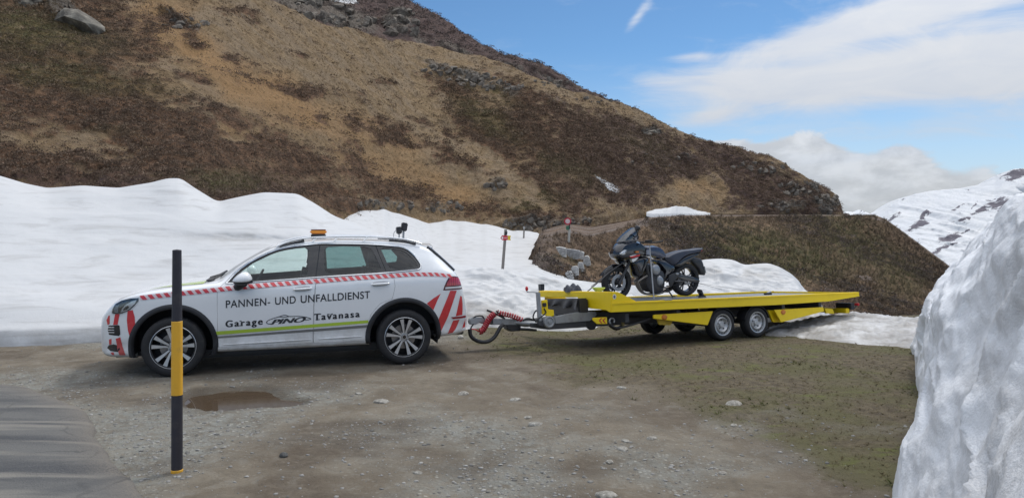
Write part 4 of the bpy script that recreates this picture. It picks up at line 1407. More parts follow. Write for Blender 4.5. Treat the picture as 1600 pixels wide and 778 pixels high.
M_STEELRIM = worn('silver_steel_rim', (.50, .51, .52), .42, .55, dirt=.4, dirtc=(.2, .18, .15), scale=9)
M_DISC = worn('brake_disc', (.30, .28, .27), .4, .9, dirt=.4)
M_BLACK = worn('black_plastic', (.024, .024, .027), .45, dirt=.3, dirtc=(.07, .065, .06))
M_GLOSSBLACK = worn('gloss_black', (.012, .013, .016), .12, coat=.6, dirt=.2)
M_CAP = worn('lamp_orange', (.75, .27, .03), .25, dirt=.2)
M_YELLOW = worn('yellow_enamel', (.88, .63, .004), .5, dirt=.2, dirtc=(.46, .32, .02), scale=4)
M_STEEL = worn('galvanised_steel', (.36, .37, .38), .5, .55, dirt=.5, dirtc=(.16, .145, .13), scale=8)
M_DARKSTEEL = worn('dark_frame_steel', (.07, .07, .075), .55, .3, dirt=.5, dirtc=(.12, .10, .08))
M_DECK = worn('deck_plate', (.26, .265, .27), .45, .6, dirt=.5, dirtc=(.15, .14, .12), scale=5)
M_REDP = worn('red_plastic', (.55, .03, .035), .35, dirt=.2)
M_LIMEP = worn('lime_webbing', (.52, .62, .12), .7, dirt=.2)
M_ORANGE = worn('amber_reflector', (.62, .20, .02), .2, dirt=.3)
M_WHITEP = worn('white_plastic', (.75, .75, .74), .45, dirt=.25)


def glass(name, tint, gl=.09):
    m_ = bpy.data.materials.new(name)
    m_.use_nodes = True
    t = m_.node_tree
    t.nodes.clear()
    q = G(t)
    tr = q.n('ShaderNodeBsdfTransparent')
    q.put(tr.inputs[0], tint)
    gs = q.n('ShaderNodeBsdfGlossy')
    co = q.n('ShaderNodeTexCoord').outputs['Object']
    q.put(gs.inputs['Roughness'], q.m('MULTIPLY', q.noise(co, 4, 3), .06))
    fr = q.n('ShaderNodeFresnel')
    fr.inputs[0].default_value = 1.5
    df = q.n('ShaderNodeBsdfDiffuse')
    q.put(df.inputs[0], (.35, .36, .36))
    mx0 = q.n('ShaderNodeMixShader')
    q.put(mx0.inputs[0], q.m('MULTIPLY', q.step(q.noise(co, 7, 5, .6), .4, .8), .07))
    t.links.new(tr.outputs[0], mx0.inputs[1])
    t.links.new(df.outputs[0], mx0.inputs[2])
    mx = q.n('ShaderNodeMixShader')
    q.put(mx.inputs[0], q.m('ADD', fr.outputs[0], gl * .3))
    t.links.new(mx0.outputs[0], mx.inputs[1])
    t.links.new(gs.outputs[0], mx.inputs[2])
    ou = q.n('ShaderNodeOutputMaterial')
    t.links.new(mx.outputs[0], ou.inputs[0])
    return m_


M_GLASS = glass('clear_glass', (.80, .90, .87))
M_TINT = glass('privacy_glass', (.40, .56, .54))
M_LENS = glass('lamp_lens', (.92, .93, .94), .2)


def red_lamp(q, b):
    co = q.n('ShaderNodeTexCoord').outputs['Object']
    w_ = q.n('ShaderNodeTexWave', bands_direction='X')
    q.put(w_.inputs[0], co)
    w_.inputs['Scale'].default_value = 9
    q.put(b.inputs['Base Color'], q.mix(w_.outputs[1], (.30, .012, .022), (.55, .05, .07)))


M_TAIL = principled('red_lamp_lens', (.4, .02, .03), .12, coat=.8, build=red_lamp)


# ---- shared wheel builders
def tyre_bm(r, w, rr, c=(0, 0, 0)):
    """tyre of outer radius r, width w, rim radius rr, with shoulder blocks and grooves; axle along y"""
    bm = bmesh.new()
    h = w / 2
    prof = [(rr - .012, -h * .80), (rr + .004, -h * .90), (rr + (r - rr) * .30, -h), (rr + (r - rr) * .55, -h * 1.0), (r - .022, -h * .93), (r - .006, -h * .82)]
    prof += [(r, -h * .55), (r - .008, -h * .52), (r - .008, -h * .44), (r, -h * .41), (r, -h * .06), (r - .008, -h * .03), (r - .008, h * .03), (r, h * .06), (r, h * .41), (r - .008, h * .44), (r - .008, h * .52), (r, h * .55)]
    prof += [(r - .006, h * .82), (r - .022, h * .93), (rr + (r - rr) * .55, h * 1.0), (rr + (r - rr) * .30, h), (rr + .004, h * .90), (rr - .012, h * .80)]
    n = 72
    rings = bm_lathe(bm, prof, c, n)
    for k in range(0, n, 2):                   # lateral sipes on the shoulders
        for i in (5, 18):
            v = rings[i][k]
            d = Vector((v.co.x - c[0], 0, v.co.z - c[2])).normalized()
            v.co -= d * .007
    return bm


# ================================================================ the car
CAR_TH = 0.2970878820
car = thing('recovery_car', 'white recovery SUV with red hazard stripes and lime strip, hitched to the yellow trailer', 'car',
            (-4.52654 - .93 * math.cos(CAR_TH), 10.17804 - .93 * math.sin(CAR_TH), 0), CAR_TH)

Wt = [(0, .36), (.03, .50), (.06, .60), (.12, .70), (.19, .775), (.28, .84), (.45, .905), (.70, .935), (.93, .952), (1.5, .955), (2.6, .962), (3.3, .962), (3.83, .958), (4.2, .938), (4.40, .905), (4.55, .865), (4.66, .81), (4.72, .755), (4.77, .68), (4.80, .58), (4.815, .45)]
ZBt = [(0, .37), (.03, .30), (.07, .262), (.14, .24), (.4, .238), (.93, .26), (1.5, .262), (3.3, .27), (4.1, .30), (4.35, .325), (4.72, .355), (4.79, .42), (4.815, .48)]
Z5t = [(0, .585), (.03, .66), (.06, .72), (.12, .79), (.19, .86), (.28, .935), (.45, 1.008), (.93, 1.070), (1.4, 1.098), (2.6, 1.10), (3.6, 1.14), (4.3, 1.14), (4.55, 1.11), (4.64, 1.04), (4.70, .93), (4.74, .80), (4.79, .66), (4.815, .60)]
Z6t = [(0, .592), (.03, .672), (.06, .736), (.12, .812), (.19, .885), (.28, .96), (.45, 1.026), (.93, 1.093), (1.25, 1.125), (1.45, 1.146), (2.0, 1.165), (2.6, 1.205), (3.5, 1.245), (4.05, 1.285), (4.3, 1.275), (4.45, 1.25), (4.58, 1.20), (4.65, 1.12), (4.71, .96), (4.75, .81), (4.79, .672), (4.815, .61)]
ZTt = [(0, .60), (.03, .685), (.06, .752), (.12, .835), (.19, .918), (.28, .992), (.45, 1.045), (.66, 1.09), (.95, 1.13), (1.28, 1.165), (1.40, 1.20), (1.62, 1.345), (1.85, 1.487), (2.05, 1.592), (2.26, 1.662), (2.54, 1.702), (2.9, 1.715), (3.4, 1.705), (3.8, 1.68), (4.12, 1.645), (4.235, 1.60), (4.30, 1.545), (4.43, 1.42), (4.56, 1.295), (4.61, 1.235), (4.66, 1.13), (4.715, .97), (4.755, .82), (4.79, .682), (4.815, .62)]
Y8t = [(0, .20), (.06, .40), (.12, .50), (.28, .62), (.45, .69), (.93, .74), (1.25, .775), (1.42, .80), (1.6, .79), (1.85, .755), (2.1, .715), (2.4, .695), (2.8, .69), (3.4, .685), (3.9, .668), (4.2, .655), (4.3, .655), (4.45, .67), (4.58, .665), (4.66, .60), (4.75, .48), (4.815, .25)]
Z8t = [(0, .597), (.03, .68), (.06, .745), (.12, .826), (.19, .905), (.28, .978), (.45, 1.036), (.93, 1.110), (1.28, 1.142), (1.42, 1.155), (1.56, 1.235), (1.674, 1.335), (1.859, 1.462), (2.124, 1.588), (2.326, 1.640), (2.637, 1.668), (3.03, 1.676), (3.44, 1.664), (3.8, 1.635), (4.1, 1.592), (4.22, 1.555), (4.30, 1.495), (4.43, 1.385), (4.56, 1.265), (4.61, 1.215), (4.66, 1.115), (4.715, .957), (4.755, .812), (4.79, .676), (4.815, .615)]


def lerp_sections(s_arr, n_t=64):
    w, zb_, z5, z6, zt_, y8, z8 = (sm(s_arr, t_) for t_ in (Wt, ZBt, Z5t, Z6t, ZTt, Y8t, Z8t))
    z8 = np.minimum(z8, zt_ - .002)
    out = np.zeros((len(s_arr), n_t, 3))
    for i, s_ in enumerate(s_arr):
        W_, b0, m5, m6, mt = w[i], zb_[i], z5[i], z6[i], zt_[i]
        hh = m5 - b0
        gh = sstep(1.35, 1.7, s_) * (1 - sstep(4.3, 4.6, s_))
        p = [(0, b0), (W_ * .80, b0), (W_ * .935, b0 + .03 * min(1, hh / .5)), (W_ * .965, b0 + .09 * hh), (W_ * .962, b0 + .22 * hh), (W_ * .985, b0 + .34 * hh),
             (W_ * .997, b0 + .58 * hh), (W_, b0 + .80 * hh), (W_ * .992, m5 - .03 * hh), (W_ * (.972 - .012 * gh), m5 + (m6 - m5) * .45), (W_ * (.935 - .012 * gh), m6)]
        y8_ = min(y8[i], W_ * .9)
        a = np.array(p[-1])
        b_ = np.array([y8_, z8[i]])
        bulge = .014 * gh
        for u in (.25, .5, .75):
            q = a + (b_ - a) * u
            p.append((q[0] + bulge * math.sin(PI * u), q[1] + .01 * (1 - gh) * math.sin(PI * u)))
        p.append(tuple(b_))
        dz_ = mt - z8[i]
        p += [(y8_ * .93, z8[i] + dz_ * .32), (y8_ * .75, z8[i] + dz_ * .62), (y8_ * .45, z8[i] + dz_ * .88), (0, mt)]
        p = np.array(p)
        # chord-length parametrised spline
        L_ = np.concatenate([[0], np.cumsum(np.linalg.norm(np.diff(p, axis=0), axis=1) + 1e-4)])
        tq = np.linspace(0, L_[-1], n_t)
        # keep the same share of samples for the same stretch on every section
        key = np.interp(np.arange(len(p)), np.arange(len(p)), L_)
        share = np.array([0, 5, 7, 9, 12, 15, 21, 27, 31, 34, 37, 40, 43, 46, 49, 51, 54, 58, n_t - 1], float)
        tq = np.interp(np.arange(n_t), share, key)
        out[i, :, 1] = -np.clip(sm(tq, np.stack([L_, p[:, 0]], 1)), 0, None)
        out[i, :, 2] = sm(tq, np.stack([L_, p[:, 1]], 1))
        out[i, :, 0] = s_
    return out


s_st = np.unique(np.concatenate([np.linspace(0, .3, 22), np.linspace(.3, 1.3, 34), np.linspace(1.3, 4.2, 90), np.linspace(4.2, 4.815, 46)]))
SEC = lerp_sections(s_st)


def loft_mesh(sec, inset=0):
    """closed two-sided loft -> (verts, faces)"""
    ns, nt = sec.shape[:2]
    near = sec
    far = sec[:, ::-1][:, 1:-1] * np.array([1, -1, 1])
    V = np.concatenate([near, far], 1)
    n2 = V.shape[1]
    v = V.reshape(-1, 3)
    f = [tuple(q) for q in grid_faces(ns, n2, True)]
    f.append(tuple(range(n2)))
    f.append(tuple((ns - 1) * n2 + k for k in range(n2))[::-1])
    return v, f


LV_, LF_ = loft_mesh(SEC)
tmp = bpy.data.meshes.new('tmp_loft')
tmp.from_pydata([tuple(p) for p in LV_], [], LF_)
bmx = bmesh.new()
bmx.from_mesh(tmp)
bmesh.ops.recalc_face_normals(bmx, faces=bmx.faces)
bmx.to_mesh(tmp)
CAR_BVH = BVHTree.FromBMesh(bmx)
bmx.verts.ensure_lookup_table()
bmx.faces.ensure_lookup_table()
CAR_VN = [v.normal.copy() for v in bmx.verts]
CAR_FV = [[v.index for v in f.verts] for f in bmx.faces]
CAR_CO = [v.co.copy() for v in bmx.verts]
bmx.free()


def loft_normal(p):
    loc, n_, i_, d_ = CAR_BVH.find_nearest(p)
    if i_ is None:
        return n_, 9
    vs = CAR_FV[i_]
    if len(vs) > 4:
        return n_, d_
    acc = Vector()
    for k in vs:
        w_ = 1 / ((CAR_CO[k] - loc).length + 1e-4)
        acc += CAR_VN[k] * w_
    return acc.normalized(), d_


_ct, _st = math.cos(CAR_TH), math.sin(CAR_TH)


def car_ray(px, py):
    """where the line of sight through a photo pixel meets the car body, in the car's own (length, height)"""
    o_ = Vector((0, 0, EYE)) - car.location
    d_ = Vector(((px - 800) / FPX, 1, -(py - HZ) / FPX))
    ol = Vector((o_.x * _ct + o_.y * _st, -o_.x * _st + o_.y * _ct, o_.z))
    dl = Vector((d_.x * _ct + d_.y * _st, -d_.x * _st + d_.y * _ct, d_.z)).normalized()
    h_ = CAR_BVH.ray_cast(ol, dl)
    if h_[0] is None:
        t = (-.84 - ol.y) / dl.y
        return (ol + dl * t).x, (ol + dl * t).z
    return h_[0].x, h_[0].z


def pix(lst):
    return [car_ray(*p) for p in lst]


def set_normals(o, lim=.55, tol=.06):
    """shade a cut piece with the normals of the whole body so cuts do not ripple the paint"""
    me = o.data
    me.polygons.foreach_set('use_smooth', np.ones(len(me.polygons), bool))
    cache = {}
    out = []
    for p in me.polygons:
        fn = p.normal
        for li in p.loop_indices:
            vi = me.loops[li].vertex_index
            if vi not in cache:
                cache[vi] = loft_normal(me.vertices[vi].co)
            n_, d_ = cache[vi]
            if d_ < tol and n_.dot(fn) > lim:
                out.append(n_)
            elif d_ < tol and n_.dot(fn) < -lim:
                out.append(-n_)
            else:
                out.append(fn)
    me.normals_split_custom_set([tuple(n_) for n_ in out])


def flat_fill(loops):
    """2-D loops (holes allowed) -> bmesh in the (x, z) plane"""
    cu = bpy.data.curves.new('fill', 'CURVE')
    cu.dimensions = '2D'
    cu.fill_mode = 'BOTH'
    for lp in loops:
        sp = cu.splines.new('POLY')
        sp.points.add(len(lp) - 1)
        for p, (x, z) in zip(sp.points, lp):
            p.co = (x, z, 0, 1)
        sp.use_cyclic_u = True
    o = bpy.data.objects.new('fill', cu)
    me = o.to_mesh()
    bm = bmesh.new()
    bm.from_mesh(me)
    o.to_mesh_clear()
    bpy.data.objects.remove(o)
    bpy.data.curves.remove(cu)
    for v in bm.verts:
        v.co = (v.co.x, 0, v.co.y)
    bmesh.ops.remove_doubles(bm, verts=bm.verts, dist=1e-5)
    return bm


def cut_grid(bm, step):
    xs = [v.co.x for v in bm.verts]
    zs = [v.co.z for v in bm.verts]
    for ax, lo, hi in ((0, min(xs), max(xs)), (2, min(zs), max(zs))):
        k = math.ceil(lo / step) * step
        while k < hi:
            co, no = [0, 0, 0], [0, 0, 0]
            co[ax], no[ax] = k, 1
            bmesh.ops.bisect_plane(bm, geom=bm.verts[:] + bm.edges[:] + bm.faces[:], dist=1e-6, plane_co=co, plane_no=no)
            k += step


def on_body(bm, name, mat, off=.003, step=.06, parent=None, thick=0, side='side', smooth_from_body=True):
    """lays a flat bmesh onto the body: from the side (x,z) or from above (x,y)"""
    cut_grid(bm, step)
    bmesh.ops.triangulate(bm, faces=bm.faces)
    dead = []
    for v in bm.verts:
        if side == 'side':
            h_ = CAR_BVH.ray_cast(Vector((v.co.x, -3, v.co.z)), Vector((0, 1, 0)))
        else:
            h_ = CAR_BVH.ray_cast(Vector((v.co.x, v.co.z, 4)), Vector((0, 0, -1)))
        if h_[0] is None:
            q, n_, _, _ = CAR_BVH.find_nearest(Vector((v.co.x, -.6, v.co.z)))
            v.co = q
            n_, _ = loft_normal(q)
        else:
            n_, _ = loft_normal(h_[0])
            v.co = h_[0]
        v.co = v.co + n_ * off
    bm.normal_update()
    flip = [f for f in bm.faces if f.normal.dot(loft_normal(f.calc_center_median())[0]) < 0]
    bmesh.ops.reverse_faces(bm, faces=flip)
    if thick:
        bm.normal_update()
        geom = bmesh.ops.solidify(bm, geom=bm.faces[:], thickness=thick)
    me = bpy.data.meshes.new(name)
    bm.to_mesh(me)
    bm.free()
    me.materials.append(mat)
    o = bpy.data.objects.new(name, me)
    COL.objects.link(o)
    o.parent = parent
    if smooth_from_body:
        set_normals(o)
    return o


def boolean(o, cutters, op='DIFFERENCE'):
    for c in cutters:
        md = o.modifiers.new('cut', 'BOOLEAN')
        md.operation = op
        md.object = c
        md.solver = 'EXACT'
    dg = bpy.context.evaluated_depsgraph_get()
    me = bpy.data.meshes.new_from_object(o.evaluated_get(dg))
    o.modifiers.clear()
    old = o.data
    o.data = me
    bpy.data.meshes.remove(old)
    return o


def cutter(bm):
    me = bpy.data.meshes.new('cutter')
    bmesh.ops.recalc_face_normals(bm, faces=bm.faces)
    bm.to_mesh(me)
    bm.free()
    o = bpy.data.objects.new('cutter', me)
    COL.objects.link(o)
    return o


def inset_poly(pts, d):
    """moves a polygon outline outward by d (negative: inward)"""
    n = len(pts)
    area = sum(pts[i][0] * pts[(i + 1) % n][1] - pts[(i + 1) % n][0] * pts[i][1] for i in range(n))
    sg = 1 if area > 0 else -1
    out = []
    for i in range(n):
        a, b_, c = (Vector((*pts[k % n], 0)) for k in (i - 1, i, i + 1))
        e1, e2 = (b_ - a).normalized(), (c - b_).normalized()
        n1, n2 = Vector((e1.y, -e1.x, 0)) * sg, Vector((e2.y, -e2.x, 0)) * sg
        m_ = (n1 + n2)
        m_ = m_ / max(m_.length_squared / 2, .35)
        q = b_ + m_ * d
        out.append((q.x, q.y))
    return out


def round_poly(pts, it=2):
    """corner cutting"""
    for _ in range(it):
        out = []
        n = len(pts)
        for i in range(n):
            a, b_ = pts[i], pts[(i + 1) % n]
            out += [(a[0] * .75 + b_[0] * .25, a[1] * .75 + b_[1] * .25), (a[0] * .25 + b_[0] * .75, a[1] * .25 + b_[1] * .75)]
        pts = out
    return pts


DLO = [(1.545, 1.148), (1.60, 1.20), (1.674, 1.292), (1.859, 1.430), (2.124, 1.556), (2.326, 1.607), (2.637, 1.637), (2.736, 1.641), (3.029, 1.644), (3.44, 1.630), (3.745, 1.603), (3.89, 1.57), (3.985, 1.49), (4.047, 1.405), (4.078, 1.345), (4.062, 1.303), (4.003, 1.286), (3.57, 1.253), (3.2, 1.238), (2.661, 1.213), (2.1, 1.178)]
DLO = round_poly(DLO, 1)
DOOR_F = [(1.462, .345), (1.452, .52), (1.447, 1.00), (1.452, 1.075), (1.49, 1.125), (1.55, 1.175), (1.66, 1.31), (1.85, 1.449), (2.12, 1.575), (2.326, 1.626), (2.72, 1.655), (2.70, 1.40), (2.655, 1.16), (2.628, .82), (2.622, .345)]
DOOR_R = [(2.634, .345), (2.640, .82), (2.667, 1.16), (2.712, 1.40), (2.732, 1.657), (3.03, 1.662), (3.44, 1.648), (3.50, 1.56), (3.62, 1.30), (3.69, 1.19), (3.703, 1.07), (3.668, .905), (3.50, .84), (3.38, .70), (3.325, .52), (3.31, .345)]

# body shell
body = bpy.data.objects.new('body', tmp)
tmp.materials.append(M_WHITE)
COL.objects.link(body)
md = body.modifiers.new('shell', 'SOLIDIFY')
md.thickness = .035
md.offset = -1
cuts = []
for poly in (DLO,):
    for a_, b_ in ((-1.3, -.25), (.25, 1.3)):
        bm = bmesh.new()
        bm_prism(bm, poly, a_, b_)
        cuts.append(cutter(bm))
for poly in (DOOR_F, DOOR_R):
    bm = bmesh.new()
    bm_prism(bm, inset_poly(poly, .0035), -1.3, -.6)
    cuts.append(cutter(bm))
for cx in (.93, 3.834):
    bm = bmesh.new()
    bm_lathe(bm, [(.001, -1.3), (.475, -1.3), (.475, 1.3), (.001, 1.3)], (cx, 0, .385), 48)
    bmesh.ops.remove_doubles(bm, verts=bm.verts, dist=.0015)
    cuts.append(cutter(bm))
bm = bmesh.new()          # windscreen
bm_prism_z(bm, [(1.455, -.70), (1.70, -.70), (2.06, -.60), (2.11, 0), (2.06, .60), (1.70, .70), (1.455, .70), (1.425, 0)], 1.18, 1.75)
cuts.append(cutter(bm))
bm = bmesh.new()          # tailgate window
a = [bm.verts.new((4.15, y, z)) for y, z in ((-.58, 1.56), (.58, 1.56), (.63, 1.27), (-.63, 1.27))]
b = [bm.verts.new((4.95, y, z)) for y, z in ((-.58, 1.56), (.58, 1.56), (.63, 1.27), (-.63, 1.27))]
bm.faces.new(a)
bm.faces.new(b[::-1])
for i in range(4):
    bm.faces.new((a[i], b[i], b[(i + 1) % 4], a[(i + 1) % 4]))
cuts.append(cutter(bm))
boolean(body, cuts)
for c in cuts:
    bpy.data.objects.remove(c)
body.data.materials.clear()
body.data.materials.append(M_WHITE)
set_normals(body, .5, .05)
body.parent = car

# dark inner shell that lines the cabin
ins = SEC.copy()
ctr = np.array([0, 0, .85])
sI = SEC[(s_st > 1.42) & (s_st < 4.55)].copy()
sI[..., 1] *= .93
sI[..., 1] = np.where(sI[..., 2] < 1.0, np.maximum(sI[..., 1], -.66 - .2 * np.clip((sI[..., 2] - .92) / .08, 0, 1)), sI[..., 1])
sI[..., 2] = np.where(sI[..., 2] > .9, .9 + (sI[..., 2] - .9) * .93, np.maximum(sI[..., 2], .52))
vI, fI = loft_mesh(sI)
mi = bpy.data.meshes.new('cabin_lining')
mi.from_pydata([tuple(p) for p in vI], [], fI)
mi.materials.append(M_LINING)
lining = bpy.data.objects.new('cabin_lining', mi)
COL.objects.link(lining)
cuts = []
for a_, b_ in ((-1.3, -.25), (.25, 1.3)):
    bm = bmesh.new()
    bm_prism(bm, [(1.60, 1.15), (1.70, 1.27), (1.87, 1.40), (2.14, 1.53), (2.34, 1.58), (2.60, 1.60), (2.60, 1.20)], a_, b_)
    cuts.append(cutter(bm))
    bm = bmesh.new()
    bm_prism(bm, [(2.82, 1.20), (2.80, 1.60), (3.03, 1.61), (3.38, 1.60), (3.50, 1.27), (3.46, 1.235)], a_, b_)
    cuts.append(cutter(bm))
    bm = bmesh.new()
    bm_prism(bm, [(3.66, 1.285), (3.55, 1.56), (3.74, 1.56), (3.86, 1.525), (3.98, 1.40), (3.97, 1.32)], a_, b_)
    cuts.append(cutter(bm))
bm = bmesh.new()
bm_prism_z(bm, [(1.44, -.68), (1.72, -.66), (2.04, -.55), (2.04, .55), (1.72, .66), (1.44, .68)], 1.16, 1.75)
cuts.append(cutter(bm))
bm = bmesh.new()
bm_box(bm, (4.55, 0, 1.40), (.9, 1.1, .26))
cuts.append(cutter(bm))
lining.modifiers.new('shell', 'SOLIDIFY').thickness = .012
boolean(lining, cuts)
for c in cuts:
    bpy.data.objects.remove(c)
lining.parent = car


def clip_loop(poly, lo, hi):
    """the part of a polygon with lo < x < hi (Sutherland-Hodgman)"""
    for lim, sg in ((lo, 1), (hi, -1)):
        out = []
        n = len(poly)
        for i in range(n):
            a, b_ = poly[i], poly[(i + 1) % n]
            ia, ib = (a[0] - lim) * sg >= 0, (b_[0] - lim) * sg >= 0
            if ia:
                out.append(a)
            if ia != ib:
                t = (lim - a[0]) / (b_[0] - a[0])
                out.append((lim, a[1] + (b_[1] - a[1]) * t))
        poly = out
    return poly


# doors
def panel_from(poly, name, holes=()):
    bm = flat_fill([poly, *holes])
    return on_body(bm, name, M_WHITE, 0, .055, car, .03)


def minus_windows(poly):
    """door outline less the window opening, as a flat bmesh"""
    bm = bmesh.new()
    bm_prism(bm, poly, -.1, .1)
    o = cutter(bm)
    bm = bmesh.new()
    bm_prism(bm, DLO, -.2, .2)
    c = cutter(bm)
    boolean(o, [c])
    bpy.data.objects.remove(c)
    bm = bmesh.new()
    bm.from_mesh(o.data)
    bpy.data.objects.remove(o)
    bmesh.ops.delete(bm, geom=[f for f in bm.faces if any(v.co.y > -.099 for v in f.verts)], context='FACES')
    return bm


door_f = on_body(minus_windows(DOOR_F), 'front_door', M_WHITE, 0, .055, car, .03)
door_r = on_body(minus_windows(DOOR_R), 'rear_door', M_WHITE, 0, .055, car, .03)

# black window frames and the panes
CLEAR_F = round_poly([(1.66, 1.165), (1.70, 1.265), (1.78, 1.345), (1.905, 1.430), (2.14, 1.535), (2.34, 1.582), (2.59, 1.605), (2.565, 1.40), (2.555, 1.215), (2.10, 1.190)], 1)
CLEAR_R = round_poly([(2.79, 1.235), (2.775, 1.42), (2.775, 1.612), (3.03, 1.617), (3.40, 1.604), (3.46, 1.48), (3.545, 1.262), (3.2, 1.252)], 1)
CLEAR_Q = round_poly([(3.66, 1.285), (3.60, 1.42), (3.52, 1.598), (3.735, 1.577), (3.86, 1.545), (3.955, 1.465), (4.035, 1.36), (4.02, 1.315)], 1)
on_body(flat_fill([DLO, CLEAR_F, CLEAR_R, CLEAR_Q]), 'window_frame', M_GLOSSBLACK, -.006, .07, car)
wf = on_body(flat_fill([inset_poly(CLEAR_F, .02)]), 'window_pane', M_GLASS, -.011, .08, car)
wr = on_body(flat_fill([inset_poly(CLEAR_R, .02)]), 'window_pane', M_TINT, -.011, .08, car)
wq = on_body(flat_fill([inset_poly(CLEAR_Q, .018)]), 'window_pane', M_TINT, -.011, .08, car)
# panes of the far side, seen through the car
for src in (wf, wr, wq):
    me = src.data.copy()
    for v in me.vertices:
        v.co.y *= -1
    o = bpy.data.objects.new('window_pane', me)
    COL.objects.link(o)
    o.parent = car
bmw = flat_fill([[(1.43, -.68), (1.70, -.69), (2.05, -.59), (2.10, 0), (2.05, .59), (1.70, .69), (1.43, .68), (1.40, 0)]])
on_body(bmw, 'windscreen', M_GLASS, -.004, .08, car, side='top')
bm = bmesh.new()
rows = []
for z in np.linspace(1.585, 1.245, 7):
    row = []
    hw = .615 + (1.585 - z) * .16
    for j in range(15):
        y = hw * (j / 7 - 1)
        h_ = CAR_BVH.ray_cast(Vector((6, y * .9, z)), Vector((-1, 0, 0)))
        row.append(bm.verts.new((h_[0].x + .020 - (.03 if abs(y) > hw * .99 else 0), y, z)))
    rows.append(row)
for A, B in zip(rows, rows[1:]):
    for j in range(14):
        bm.faces.new((A[j], A[j + 1], B[j + 1], B[j]))
obj('tailgate_window', bm, M_GLOSSBLACK, car, 30)
bm = bmesh.new()
for sg in (-1,):
    pts = []
    for z in np.linspace(1.585, 1.245, 8):
        hw = .612 + (1.585 - z) * .16
        h_ = CAR_BVH.ray_cast(Vector((6, hw * .92, z)), Vector((-1, 0, 0)))
        pts.append((h_[0].x - .005, sg * hw, z))
    bm_tube(bm, pts, .030, 8)
obj('tailgate_trim', bm, M_GLOSSBLACK, car, 60)


def body_y(x, z):
    h_ = CAR_BVH.ray_cast(Vector((x, -3, z)), Vector((0, 1, 0)))
    if h_[0] is None:
        return CAR_BVH.find_nearest(Vector((x, -.8, z)))[0].y
    return h_[0].y


# bright strip round the windows
bm = bmesh.new()
loop_ = [(x, body_y(x, z) - .004, z) for x, z in inset_poly(DLO, .006)]
bm_tube(bm, loop_ + loop_[:1], .0115, 6, False)
obj('window_trim', bm, M_CHROME, car, 60)
# door pillar seams between the panes
for x0, z0, x1, z1 in ((2.663, 1.215, 2.725, 1.640), (3.60, 1.262, 3.47, 1.627)):
    pts = [(x0 + (x1 - x0) * t, body_y(x0 + (x1 - x0) * t, z0 + (z1 - z0) * t) + .004, z0 + (z1 - z0) * t) for t in np.linspace(0, 1, 8)]
    bm = bmesh.new()
    bm_tube(bm, pts, .006, 5)
    obj('pillar_seal', bm, M_BLACK, car)

# wheel arches, housings, wheels
for cx in (.93, 3.834):
    bm = bmesh.new()
    ring = []
    for k in range(49):
        t = R(-28 + 236 * k / 48)
        row = []
        for r_, o_ in ((.462, .06), (.462, -.012), (.470, -.020), (.498, -.020), (.520, -.012), (.527, -.001), (.527, .03)):
            x, z = cx + r_ * math.cos(t), .385 + r_ * math.sin(t)
            z = max(z, .255 if cx < 2 else .30)
            y = body_y(x, max(z, .30)) + o_
            row.append(bm.verts.new((x, y, z)))
        ring.append(row)
    for A, B in zip(ring, ring[1:]):
        for k in range(6):
            bm.faces.new((A[k], A[k + 1], B[k + 1], B[k]))
    obj('wheel_arch', bm, M_CLAD, car, 50)
    bm = bmesh.new()
    ring = []
    for k in range(25):
        t = R(-15 + 210 * k / 24)
        ring.append([bm.verts.new((cx + .478 * math.cos(t), y, .385 + .478 * math.sin(t))) for y in (-.93, -.45)])
    mid = bm.verts.new((cx, -.45, .3))
    for A, B in zip(ring, ring[1:]):
        bm.faces.new((A[0], A[1], B[1], B[0]))
        bm.faces.new((A[1], mid, B[1]))
    obj('wheel_housing', bm, M_LINING, car)


